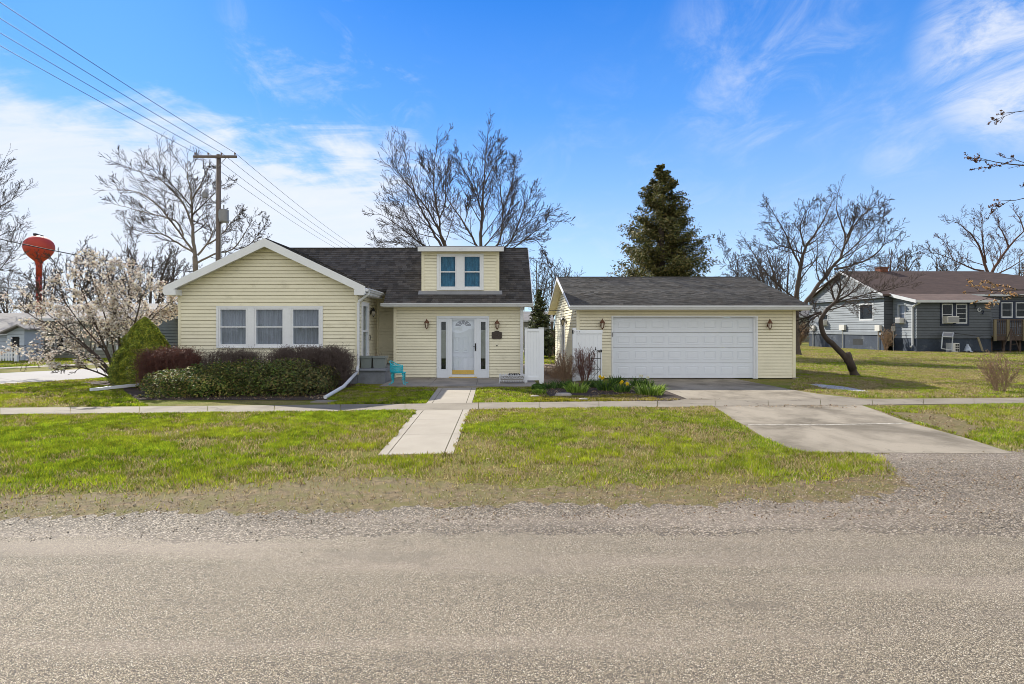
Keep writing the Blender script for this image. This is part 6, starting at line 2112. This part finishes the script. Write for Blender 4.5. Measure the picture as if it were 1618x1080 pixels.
m = MB(); bx(m, B, xv(904), xv(905.8), -.03, .05, zv(527), zv(521)); bx(m, B, xv(944), xv(951), .02, .05, zv(555), zv(553)); bx(m, B, xv(949), xv(950.5), .02, .06, zv(556), zv(552))
for px in (908, 911.5, 915.5): bx(m, B, xv(px) - .012, xv(px) + .012, .028, .036, zv(524.4), zv(523.4))
m.build('latch', M['iron'], gt)

YO = 17.85
tr_ = thing('trellis', (X(941.5, YO), YO, 0), 'black iron arched trellis with a finial in front of the white gate', 'trellis')
x0, x1 = X(934, YO), X(948.5, YO); xc = (x0 + x1) / 2; zt = Z(556, YO); zk = Z(548.5, YO)
m = MB()
for f_ in (0, .33, .67, 1): m.tube([(x0 + (x1 - x0) * f_, YO, -.02), (x0 + (x1 - x0) * f_, YO, zt - (.0 if f_ in (.33, .67) else .06))], .008, 5)
m.tube([(xc + (x1 - xc) * math.cos(a), YO, zt - .06 + .13 * math.sin(a)) for a in np.linspace(0, math.pi, 11)], .009, 5)
m.tube([(xc + (x1 - xc) * .33 * math.cos(a), YO, zt + .04 * math.sin(a)) for a in np.linspace(0, math.pi, 8)], .007, 5)
for py in (566, 583, 600): m.tube([(x0 - .02, YO, Z(py, YO)), (x1 + .02, YO, Z(py, YO))], .010, 5)
m.tube([(x0, YO, Z(566, YO)), (xc, YO, Z(575, YO)), (x1, YO, Z(583, YO))], .006, 4); m.tube([(x1, YO, Z(583, YO)), (x0, YO, Z(600, YO))], .006, 4)
m.build('frame', M['iron'], tr_)
m = MB(); m.lathe([(.008, zt + .06), (.022, zt + .09), (.010, zt + .11), (.016, zt + .13), (.002, zt + .17)], xc, YO, 8); m.build('finial', M['iron'], tr_)

# board fence and shed-like bits seen through the gap
bf = thing('board_fence', (X(872, 34), 34, 0), 'dark brown board fence at the back of the yard seen through the gap', 'fence')
m = MB()
for i in range(34):
    x = X(828, 34) + i * .16
    m.box(x, x + .15, 34 + (i % 2) * .01, 34.03 + (i % 2) * .01, .1, Z(530, 34) + .04 * ((i * 7) % 3))
m.build('boards', M['fencewood'], bf)
for px in (868, 906, 946):
    m = MB(); m.box(X(px, 33.9) - .08, X(px, 33.9) + .08, 33.8, 33.96, 0, Z(525, 33.9)); m.build('post', M['lumber'], bf)
shed = simple_house('shed', 'low weathered grey shed beyond the garage, left of the blue house', X(1262, 70), X(1282, 70) + 2, 70, 75, 3.2, 4.6, 'greenhouse_wall', 'greyroof')
shed['category'] = 'shed'
for i_, (a, b) in enumerate(((835, 866),)):
    h5 = simple_house('outbuilding', 'pale outbuilding behind the small conifer', X(826, 46), X(868, 46), 46, 50, Z(505, 46), Z(494, 48), 'greenhouse_wall', 'greyroof')
    h5['category'] = 'outbuilding'

# ================================================================== things at the front of the house
# turquoise cast-iron chair
def scroll(c, A, Bv, r, turns=1.25, n=14, start=0.0):
    c, A, Bv = Vector(c), Vector(A), Vector(Bv)
    return [tuple(c + (A * math.cos(start + t * turns * 6.283) + Bv * math.sin(start + t * turns * 6.283)) * r * (1 - .72 * t)) for t in np.linspace(0, 1, n)]


YCH = 17.35
cx, cy = X(629.5, YCH), YCH
ch = thing('garden_chair', (cx, cy, .045), 'turquoise ornate cast-iron garden chair on the patio', 'chair')
fl = .047
zs = .40
m = MB(); m.lathe([(.0, zs - .01), (.20, zs - .015), (.235, zs - .01), (.24, zs + .004), (.225, zs + .012), (0.0, zs + .004)], cx, cy, 26); m.build('seat', M['turq'], ch)
for qd in (40, 140, 222, 318):
    a = math.radians(qd); d = Vector((math.cos(a), math.sin(a), 0))
    m = MB(); b = Vector((cx, cy, 0))
    up = Vector((0, 0, 1))
    path = [b + d * .19 + up * (zs - .02), b + d * .235 + up * .31, b + d * .215 + up * .18, b + d * .235 + up * .085, b + d * .30 + up * (fl + .012)]
    m.tube([tuple(p) for p in path], [.020, .020, .013, .012, .013], 6)
    m.tube([tuple(b + d * .315 + up * (fl + .012)), tuple(b + d * .33 + up * (fl + .02))], .020, 6)
    e = Vector((-d.y, d.x, 0))
    for z_, r_ in ((.34, .045), (.27, .035), (.20, .025)):
        m.tube(scroll(b + d * .22 + up * z_ + e * .018, e, up, r_, 1.2), .006, 4); m.tube(scroll(b + d * .22 + up * z_ - e * .018, -e, up, r_, 1.2), .006, 4)
    m.build('leg', M['turq'], ch)
m = MB()
R_ = .255
ang = lambda t: math.radians(70 + 235 * t)     # back wraps round the left, arms reach the right
top_z = lambda t: .60 + .15 * math.exp(-((t - .42) / .22) ** 2)
rim = [(cx + R_ * math.cos(ang(t)), cy + R_ * math.sin(ang(t)), top_z(t)) for t in np.linspace(0, 1, 34)]
m.tube(rim, .013, 6)
m.tube([(cx + R_ * .95 * math.cos(ang(t)), cy + R_ * .95 * math.sin(ang(t)), zs + .02) for t in np.linspace(0, 1, 30)], .010, 5)
for t in np.linspace(0, 1, 21):
    a = ang(t); e = Vector((-math.sin(a), math.cos(a), 0)); p = Vector((cx + R_ * .98 * math.cos(a), cy + R_ * .98 * math.sin(a), 0))
    h_ = top_z(t) - zs
    for f in (.22, .5, .78):
        m.tube(scroll(p + Vector((0, 0, zs + h_ * f)), e, Vector((0, 0, 1)), .036, 1.3, 12, t * 9), .0062, 4)
for t in (0, 1):
    a = ang(t); m.tube([(cx + R_ * math.cos(a), cy + R_ * math.sin(a), top_z(t)), (cx + R_ * 1.02 * math.cos(a), cy + R_ * 1.02 * math.sin(a), .5), (cx + R_ * .9 * math.cos(a), cy + R_ * .9 * math.sin(a), zs)], .012, 5)
m.build('backrest', M['turq'], ch)

# white iron plant stand with a trough
YN = 17.5
sx0, sx1 = X(789.5, YN), X(829, YN)
ps = thing('plant_stand', ((sx0 + sx1) / 2, YN + .12, .045), 'low white scrollwork iron plant stand on the patio by the downspout', 'plant stand')
m = MB()
zt_ = Z(593, YN); zb_ = Z(600.5, YN)
for y_ in (YN, YN + .26):
    m.tube([(sx0, y_, zt_), (sx1, y_, zt_)], .007, 5); m.tube([(sx0, y_, zb_), (sx1, y_, zb_)], .006, 5)
    for i in range(10):
        x = sx0 + (sx1 - sx0) * (i + .5) / 10
        m.tube(scroll((x, y_, (zt_ + zb_) / 2 + .01), (1, 0, 0), (0, 0, 1), .050, 1.3, 12, i * 1.1), .0065, 4)
        m.tube(scroll((x, y_, zb_ - .03), (-1, 0, 0), (0, 0, 1), .024, 1.2, 9, i * .7), .005, 4)
        m.tube(scroll((x, y_, zt_ + .025), (1, 0, 0), (0, 0, 1), .022, 1.2, 9, 2 + i), .005, 4)
m.build('scrollwork', M['whiteiron'], ps)
for x in (sx0, sx1):
    for y_ in (YN, YN + .26):
        m = MB(); m.tube([(x, y_, zt_ + .03), (x, y_, .12), (x + (.02 if x > sx0 else -.02), y_, .047)], .010, 6); m.build('leg', M['whiteiron'], ps)
m = MB(); m.prism([(sx0 + .05, YN + .03, .10), (sx1 - .06, YN + .03, .10), (sx1 - .03, YN + .03, zt_ - .02), (sx0 + .03, YN + .03, zt_ - .02)], (0, .2, 0)); tag(m.build('trough', M['beige']), 'plain beige planting trough inside the white plant stand', 'planter')
m = MB(); rg = random.Random(2)
for i in range(60): x = rg.uniform(sx0 + .28, sx1 - .14); m.tube([(x, YN + rg.uniform(.05, .2), zt_ - .03), (x + rg.uniform(-.05, .05), YN + rg.uniform(.05, .2), zt_ + rg.uniform(.01, .06))], .012, 4)
tag(m.build('dead_plants', M['iron']), 'blackened dead plants filling the trough of the white stand', 'plant')

# two square planters on the porch
for i, (a, b, lab, dz) in enumerate(((569, 587.5, 'dark grey-green square planter on the porch, the one nearer the downspout', 0), (588.5, 609, 'lighter grey-green square planter on the porch, with dry stalks', .0))):
    Yp = 18.05
    x0, x1 = X(a, Yp), X(b, Yp); zt_, zb_ = Z(562.5, Yp), .472
    t = thing('planter', ((x0 + x1) / 2, Yp + .18, zb_), lab, 'planter', 'planters on the porch')
    m = MB(); ins = .035
    m.add([(x0 + ins, Yp + ins, zb_), (x1 - ins, Yp + ins, zb_), (x1 - ins, Yp + .34, zb_), (x0 + ins, Yp + .34, zb_), (x0, Yp, zt_), (x1, Yp, zt_), (x1, Yp + .38, zt_), (x0, Yp + .38, zt_)],
          [(3, 2, 1, 0), (0, 1, 5, 4), (1, 2, 6, 5), (2, 3, 7, 6), (3, 0, 4, 7)])
    m.build('pot', M['greyplastic'], t)
    m = MB(); m.box(x0 - .02, x1 + .02, Yp - .02, Yp + .02, zt_ - .06, zt_); m.box(x0 - .02, x1 + .02, Yp + .36, Yp + .40, zt_ - .06, zt_); m.box(x0 - .02, x0 + .02, Yp + .02, Yp + .36, zt_ - .06, zt_); m.box(x1 - .02, x1 + .02, Yp + .02, Yp + .36, zt_ - .06, zt_)
    m.build('rim', M['greyplastic'], t)
    m = MB(); m.quad((x0 + .02, Yp + .02, zt_ - .03), (x1 - .02, Yp + .02, zt_ - .03), (x1 - .02, Yp + .36, zt_ - .03), (x0 + .02, Yp + .36, zt_ - .03))
    m.build('potting_soil', M['soil'], t)
    m = MB(); rg = random.Random(i)
    for k in range(6 if i else 2): x = rg.uniform(x0 + .05, x1 - .05); m.tube([(x, Yp + .15, zt_ - .03), (x + rg.uniform(-.03, .03), Yp + .15, zt_ + .06), (x + rg.uniform(-.06, .06), Yp + .12, zt_ + rg.uniform(.08, .16))], .004, 4)
    m.build('dry_stalks', M['twig_tan'], t)

m = MB(); x, y = G(508, 635.5); m.prism([(x - .22, y - .14, 0), (x + .30, y - .14, 0), (x + .34, y + .16, 0), (x - .16, y + .16, 0)], (0, 0, .035)); tag(m.build('splash_block', M['sidewalk']), 'flat concrete splash block under the downspout outlet', 'splash block')
m = MB(); a, b = G(143, 619.5), G(236, 611.5); m.bar((a[0], a[1], .07), (b[0], b[1], .11), .10, .075); tag(m.build('drain_pipe', M['white']), 'long white downspout extension lying on the grass left of the shrubs', 'pipe')

# ================================================================== clutter at the blue house
def ac(label, Bs, u, n, z, w_=.62, h_=.42, d=.38):
    t = thing('air_conditioner', Bs.p(u, n, z), label, 'air conditioner', 'window air conditioners of the blue house')
    m = MB(); bx(m, Bs, u - w_ / 2, u + w_ / 2, n, n + d, z, z + h_, .02); m.build('casing', M['ac'], t)
    m = MB(); bx(m, Bs, u - w_ / 2 + .05, u + w_ / 2 - .05, n + d, n + d + .012, z + .05, z + h_ - .05); m.build('grille', M['transformer'], t)


ac('pale window air conditioner in the front of the blue house', FQ, xq(1499), .02, zq(510), .86, .50, .42)
ac('white air conditioner in the narrow side window of the porch wing', SQ, 43.55, .03, 2.12, .55, .42, .3)
ac('air conditioner in the gable wall window behind the leaning tree', SG, 52.4, .03, 2.0, .7, .45, .35)
YJ = 41.2
xj = lambda px: X(px, YJ)
zj = lambda py: Z(py, YJ)
t = thing('metal_frame', (xj(1494), YJ, 0), 'white metal frame box leaning by the blue house foundation', 'frame')
m = MB(); w_ = .055
pA = [(xj(1481.5), YJ - .35, .28), (xj(1498), YJ - .35, .18), (xj(1500), YJ - .3, zj(532)), (xj(1484), YJ - .3, zj(531))]
pB = [(p[0] + .62, p[1] + .7, p[2] + .30) for p in pA]
for i in range(4):
    m.bar(pA[i], pA[(i + 1) % 4], w_, w_); 
m.bar(pA[3], pB[3], w_, w_); m.bar(pA[2], pB[2], w_, w_); m.bar(pB[3], pB[2], w_, w_)
m.build('bars', M['whitetrim'], t)
m = MB(); m.quad(*[(a[0] * .5 + b[0] * .5 - .0, a[1], a[2] - .01) for a, b in ((pA[3], pA[3]), (pA[2], pA[2]), (pB[2], pB[2]), (pB[3], pB[3]))]); m.build('mesh_panel', M['transformer'], t)
t = thing('air_conditioner', (xj(1504.5), YJ, 0), 'discarded air conditioner sitting on the ground beside the metal frame', 'air conditioner')
m = MB(); m.bbox(xj(1498), xj(1511), YJ - .3, YJ + .2, .02, zj(541.5), .02); m.build('casing', M['ac'], t)
m = MB()
for i in range(3):
    for j in range(2): m.box(xj(1504.5) + j * .14, xj(1504.5) + j * .14 + .11, YJ - .315, YJ - .30, .12 + i * .18, .12 + i * .18 + .13)
m.build('grille', M['iron'], t)
m = MB(); m.bar((xj(1545.8), YJ - .4, .0), (xj(1550.5), YJ + .3, zj(532.5)), .16, .045, (0, -1, 0)); tag(m.build('plank', M['lumber']), 'short tan plank leaning against the dark foundation', 'plank')
m = MB(); m.bar((xj(1508), YJ - .1, zj(526.5)), (xj(1556), YJ + .4, zj(531)), .05, .05); tag(m.build('pole', M['iron']), 'thin black pole lying across from frame to plank', 'pole')
rgn = np.random.RandomState(4)
m = MB(); k = 10
m.lathe([(.30, .0), (.26, .12), (.16, .3), (.05, zj(544.5)), (.01, zj(543.5))], xj(1529), YJ, 9)
m.v = [(x + rgn.normal(0, .03), y + rgn.normal(0, .03), max(0, z + rgn.normal(0, .02))) for x, y, z in m.v]
tag(m.build('plastic_bag', M['whitebag']), 'crumpled pale plastic bag by the blue house foundation', 'bag')
m = MB()
for i in range(26):
    x = rgn.uniform(xj(1492), xj(1558)); y = YJ - rgn.uniform(.2, 1.3); a = rgn.uniform(0, 3.14); L = rgn.uniform(.15, .5)
    m.bar((x - L * math.cos(a), y - L * .5 * math.sin(a), .03), (x + L * math.cos(a), y + L * .5 * math.sin(a), rgn.uniform(.04, .15)), rgn.uniform(.04, .14), .02)
tag(m.build('debris', M['iron']), 'scattered black scraps on the grass by the discarded air conditioner', 'debris', kind='stuff')

dk = thing('deck', (40.5, 43.2, 0), 'raised wooden deck with slatted railing at the right of the blue house', 'deck')
dx0, dx1, dy0, dy1, dzt = QX1 + .05, 47.0, 41.9, 44.45, 1.16
m = MB(); m.box(dx0, dx1, dy0, dy1, dzt - .05, dzt); m.build('deck_boards', M['lumber'], dk)
m = MB(); m.box(dx0, dx1, dy0 - .05, dy0, dzt - .32, dzt - .0); m.build('rim_joist', M['lumber_dk'], dk)
for px in (1570.3, 1590.5, 1616, 1642):
    m = MB(); x = X(px, dy0); m.box(x - .09, x + .09, dy0 - .14, dy0 - .05, dzt - .35, Z(504.5, dy0)); m.build('rail_post', M['lumber'], dk)
    m = MB(); m.box(x - .07, x + .07, dy0 + .2, dy0 + .34, 0, dzt - .05); m.build('deck_post', M['lumber_dk'], dk)
m = MB(); m.box(dx0, dx1, dy0 - .12, dy0 - .0, Z(506, dy0) - .0, Z(504, dy0)); m.build('hand_rail', M['lumber_dk'], dk)
m = MB(); m.box(dx0, dx1, dy0 - .08, dy0 - .04, dzt + .06, dzt + .14)
for i in range(60):
    x = dx0 + .1 + i * .17
    if x < dx1: m.box(x, x + .045, dy0 - .085, dy0 - .05, dzt + .14, Z(506.2, dy0))
m.build('balusters', M['lumber_dk'], dk)
YS = 41.0
t = thing('sawhorse', (X(1597, YS), YS, 0), 'weathered wooden A-frame stepladder standing in front of the deck', 'stepladder')
t.name = 'stepladder'
m = MB(); m.bar((X(1588.5, YS), YS - .4, 0), (X(1597.5, YS), YS, Z(519, YS)), .09, .05); m.bar((X(1606, YS), YS - .3, .02), (X(1598.5, YS), YS, Z(519, YS)), .07, .05); m.bar((X(1591, YS), YS + .4, 0), (X(1598, YS), YS + .02, Z(519, YS)), .07, .05)
m.build('leg', M['lumber_dk'], t)
m = MB(); m.bar((X(1591.5, YS), YS - .3, Z(543.5, YS)), (X(1604, YS), YS - .2, Z(543, YS)), .05, .04); m.bar((X(1593.5, YS), YS - .2, Z(534, YS)), (X(1602, YS), YS - .15, Z(534, YS)), .05, .04); m.build('rung', M['lumber_dk'], t)
m = MB(); m.box(X(1603, 42.6), X(1628, 42.6), 42.3, 43.2, dzt + .72, dzt + .78)
for x in (X(1604, 42.6), X(1626, 42.6)):
    for y_ in (42.35, 43.15): m.box(x - .03, x + .03, y_ - .03, y_ + .03, dzt, dzt + .72)
tag(m.build('deck_table', M['whitetrim']), 'pale topped table on the deck behind the railing', 'table')

# ================================================================== grass, pebbles, fallen leaves
LAWN_A = [(-16, 11.0), G(0, 657), G(595, 649.5), G(1126, 643), G(1163, 668), G(1200, 689), G(1240, 708), G(1275, 716), (4.9, 7.95), (5.25, 7.7), G(1440, 765), (3.7, 5.75), (2.2, 5.55), (0, 5.6), (-2, 5.7), (-3.5, 5.35), (-5, 5.2), (-8, 5.2), (-16, 5.2)]


def scatter(poly, dens, rg):
    xs = [p[0] for p in poly]; ys = [p[1] for p in poly]
    n = int((max(xs) - min(xs)) * (max(ys) - min(ys)) * dens)
    x = rg.uniform(min(xs), max(xs), n); y = rg.uniform(min(ys), max(ys), n)
    k = inpoly(x, y, poly)
    return x[k], y[k]


def grass(name, label, polys, seed, extra_excl=(), hmul=1.0, lush=0.0, straw_add=0.0, tint=(1, 1, 1)):
    rg = np.random.RandomState(seed)
    Xs, Ys, D = [], [], []
    for poly, dens in polys:
        x, y = scatter(poly, dens, rg); Xs.append(x); Ys.append(y); D.append(np.full(len(x), dens))
    x, y, dn = np.concatenate(Xs), np.concatenate(Ys), np.concatenate(D)
    # only what the view, with room to step aside, can see
    k = (x / np.maximum(y, .1) * F + VX > -260) & (x / np.maximum(y, .1) * F + VX < 1890); x, y, dn = x[k], y[k], dn[k]
    jx = x + (fbm(x, y, 4.0) - .5) * .22; jy = y + (fbm(y, x, 4.0) - .5) * .22
    for q in list(PAVE) + list(extra_excl):
        k = ~inpoly(jx if q not in PAVE else x + (fbm(x, y, 9) - .5) * .16, jy if q not in PAVE else y + (fbm(y, x, 9) - .5) * .16, q); x, y, jx, jy, dn = x[k], y[k], jx[k], jy[k], dn[k]
    big = fbm(x + 50, y, .55); mid = fbm(x, y + 80, 2.3); fine = fbm(x + 9, y + 5, 9.0, 3)
    cover = .55 * mid + .3 * big + .15 * fine
    bare = np.clip((.56 - .10 * np.clip((x + 2) / 6, -1, 1) * 0 - cover + lush) * 7 + .55, .12, 1)
    # thinner towards the road
    e = y - np.interp(x, np.linspace(-16, 10, 200), [grass_edge(v) for v in np.linspace(-16, 10, 200)])
    bare *= np.where(y < 9, np.clip(.22 + e * 1.1 + (fine - .5) * 1.2 + (mid - .5) * 1.0, .03, 1), 1)
    k = rg.rand(len(x)) < bare; x, y, dn, big, mid, fine, e = x[k], y[k], dn[k], big[k], mid[k], fine[k], e[k]
    n = len(x)
    h = (.028 + .035 * rg.rand(n) + .022 * np.clip(.5 - mid, -.3, .3)) * hmul
    w = np.clip(.0011 * y * 1.0, .0035, .03) * rg.uniform(.6, 1.2, n)
    h = np.maximum(h, .0016 * y) 
    a = rg.uniform(0, 2 * np.pi, n)
    sx, sy = np.cos(a) * w, np.sin(a) * w
    la = rg.uniform(0, 2 * np.pi, n); ll = h * rg.uniform(.15, 1.0, n)
    b0 = np.stack([x - sx, y - sy, np.full(n, -.004)], 1); b1 = np.stack([x + sx, y + sy, np.full(n, -.004)], 1)
    tip = np.stack([x + np.cos(la) * ll, y + np.sin(la) * ll, h], 1)
    V = np.stack([b0, b1, tip], 1).reshape(-1, 3)
    green = np.array([(.20, .28, .014), (.26, .33, .016), (.13, .205, .014), (.32, .34, .022)])
    straw = np.array([(.42, .33, .15), (.50, .41, .21), (.32, .23, .11)])
    c = green[rg.randint(0, 4, n)] * rg.uniform(.75, 1.25, (n, 1))
    yel = np.clip((big - .38) * 3.5, 0, 1)[:, None]
    c = c * (1 - .35 * yel) + np.array((.36, .33, .03)) * .35 * yel
    pst = np.clip(.15 + (mid - .46) * 2.4 + (big - .5) * 1.4 + straw_add, .04, .85)
    c = c * np.clip(.22 + 1.5 * fine + .5 * (vnoise(x, y, 14.0) - .5) - .9 * (mid - .5), .35, 1.6)[:, None]
    if name == 'lawn_grass': pst = pst + np.clip(x * .022, -.13, .10)
    pst = np.maximum(pst, np.where(y < 9, np.clip(.75 - e * 1.5, 0, .8), 0)) - lush
    c = c * np.array(tint)
    st = rg.rand(n) < pst
    c[st] = straw[rg.randint(0, 3, st.sum())] * rg.uniform(.7, 1.2, (st.sum(), 1))
    o = npmesh(name, V, np.arange(3 * n).reshape(-1, 3), M['grass'], origin=(0, 0, 0), cols=np.repeat(c, 3, axis=0))
    return tag(o, label, 'grass', kind='stuff')


grass('lawn_grass', 'short spring lawn between the road and the sidewalk', [(LAWN_A, 4300)], 201)
LAWN_R = [G(1380, 645), (11.5, 13.0), (20, 13.2), (20, 8.0), G(1640, 721), G(1600, 715), G(1520, 689), G(1443, 668)]
DIRTR = [G(1372, 645), G(1480, 646), G(1545, 664), G(1580, 690), G(1540, 700), G(1443, 668)]
grass('lawn_grass', 'patchy lawn between driveway, sidewalk and road at the right edge', [(LAWN_R, 2400)], 202, [[G(1400, 650), G(1490, 655), G(1550, 676), G(1520, 688), G(1440, 664)]])
YARD = [(10.2, 20), (8.9, 15.1), (9.4, 14.4), (30, 14.7), (62, 30), (62, 41.5), (31, 41.8), (30, 44), (30, 56), (10.4, 56)]
grass('lawn_grass', 'wide side yard grass right of the garage', [([(8.4, 16.2), (9.2, 14.3), (30, 14.7), (30, 24), (10.4, 24), (10.3, 19.4)], 1500), ([(10.4, 24), (36, 24), (62, 40), (31, 41.5), (30, 43.5), (29, 56), (10.4, 56)], 330)], 203, [STONEBED], straw_add=.30)
grass('lawn_grass', 'sunny grass left of the shrubs, up to the side street', [([(-22, 11.9), G(0, 643), G(235, 641), (-8.7, 13.8), (-10.9, 16.6), (-13.3, 18.2), (-12.0, 20), (-11, 23), (-14.5, 19), (-19, 13.0)], 1900), ([(-14.5, 19), (-11.5, 19.0), (-10, 24), (-9.5, 26), (-12, 23.5)], 1300)], 204, [HBED])
grass('lawn_grass', 'shaded grass strip in front of the porch', [([G(520, 639), G(673, 637.5), G(691, 613), (-3.36, 16.75), (-4.2, 17.75), (-4.25, 14.5)], 2200)], 205, lush=.12)
grass('lawn_grass', 'bright grass between the front path and the flower bed', [([G(748, 636), G(754, 613), (1.4, 16.7), G(850, 612), G(868, 628), G(842, 636)], 2300)], 206)
grass('moss_edging', 'tawny low ground cover along the front of the flower bed', [([G(840, 629), G(1000, 624), G(1084, 629), G(1060, 635), G(838, 636)], 5200), ([G(1035, 612), G(1060, 615), G(1084, 629), G(1040, 632)], 4500)], 207, tint=(1.0, .78, .8))
grass('far_grass', 'grass across the side street in front of the far dwellings', [([(-60, 24), (-26, 21.5), (-20, 26), (-14, 34), (-18, 38), (-60, 38)], 260)], 208)
grass('back_grass', 'grass of the back yard seen through the gap', [([(0, 27.6), (8, 27.6), (8, 45), (0, 45)], 300)], 209)


# stones loose on the shoulder
rg = np.random.RandomState(301)
n = 90000
x = rg.uniform(-8, 13, n); y = rg.uniform(4.2, 8.2, n)
ge = np.interp(x, np.linspace(-9, 14, 300), [gravel_edge(v) for v in np.linspace(-9, 14, 300)])
pr_ = np.clip(1.25 - (y - ge) * 2.2, 0, 1) * np.clip((y - 4.35 + (fbm(x, y, 1.5) - .5) * 1.2) * 1.3, .05, 1) * np.clip(fbm(x, y, 2.2) * 2.2 - .35, .05, 1)
k = (rg.rand(n) < pr_) & (np.abs(x / y) < 1.15)
for q in (PAVE[8 if False else 0],): pass
x, y = x[k], y[k]
k = ~inpoly(x, y, D) | (rg.rand(len(x)) < .02); x, y = x[k], y[k]; n = len(x)
s = rg.uniform(.0030, .0085, n) * (1 + (rg.rand(n) < .05) * .8)
oct_ = np.array([(1, 0, 0), (0, 1, 0), (-1, 0, 0), (0, -1, 0), (0, 0, 1)], float)
V = oct_[None] * s[:, None, None] * rg.uniform(.6, 1.3, (n, 5, 1)); V[:, 4, 2] *= .8
a = rg.uniform(0, 6.28, n); ca, sa = np.cos(a)[:, None], np.sin(a)[:, None]
vx = V[:, :, 0] * ca - V[:, :, 1] * sa; vy = V[:, :, 0] * sa + V[:, :, 1] * ca
V = np.stack([vx + x[:, None], vy + y[:, None], V[:, :, 2] + .012], 2).reshape(-1, 3)
Fb = np.array([(0, 1, 4), (1, 2, 4), (2, 3, 4), (3, 0, 4)]); Fc = (Fb[None] + (np.arange(n) * 5)[:, None, None]).reshape(-1, 3)
cols = pick(rg, n, [(.24, .195, .14), (.16, .13, .095), (.30, .25, .18), (.38, .33, .26), (.11, .092, .07), (.27, .215, .15)], .2)
tag(npmesh('loose_stones', V, Fc, M['pebble'], origin=(0, 0, 0), cols=np.repeat(cols, 5, axis=0)), 'loose stones along the road shoulder', 'gravel', kind='stuff')

# leaf litter and straw on verge, beds and bare patches
rg = np.random.RandomState(302)
regs = [(-8, 8, 5.1, 7.0, 16000), (5.0, 9.0, 9.5, 13.0, 3500), (-8.8, -4.0, 13.8, 17.5, 5000), (.9, 5.5, 13.8, 17.9, 4500), (-13.5, -9, 16.5, 20, 2500), (-8, 7, 7, 12.5, 2600), (9, 22, 14.5, 26, 1800)]
Ps = []
for x0, x1, y0, y1, n in regs:
    q = np.stack([rg.uniform(x0, x1, n), rg.uniform(y0, y1, n)], 1); q = q[rg.rand(n) < np.clip(fbm(q[:, 0], q[:, 1], 1.7) * 3 - .9, 0, 1)]
    kk = np.ones(len(q), bool)
    for pv in PAVE: kk &= ~inpoly(q[:, 0], q[:, 1], pv)
    Ps.append(q[kk])
q = np.concatenate(Ps); p = np.concatenate([q, .02 + .02 * rg.rand(len(q), 1)], 1)
p[:, 2] += .0
V, Fc = leaf_faces(p, np.tile((0, 0, 1.0), (len(p), 1)), np.where(p[:, 1] < 7.2, .0075, .013), rg, 1.7)
V[:, 2] = np.maximum(V[:, 2], .014)
tag(npmesh('leaf_litter', V, Fc, M['pebble'], origin=(0, 0, 0), cols=np.repeat(pick(rg, len(p), [(.22, .13, .07), (.33, .23, .13), (.13, .08, .05), (.42, .33, .22)], .25), 4, axis=0)), 'brown leaf litter and straw on beds and bare patches', 'leaf litter', kind='stuff')
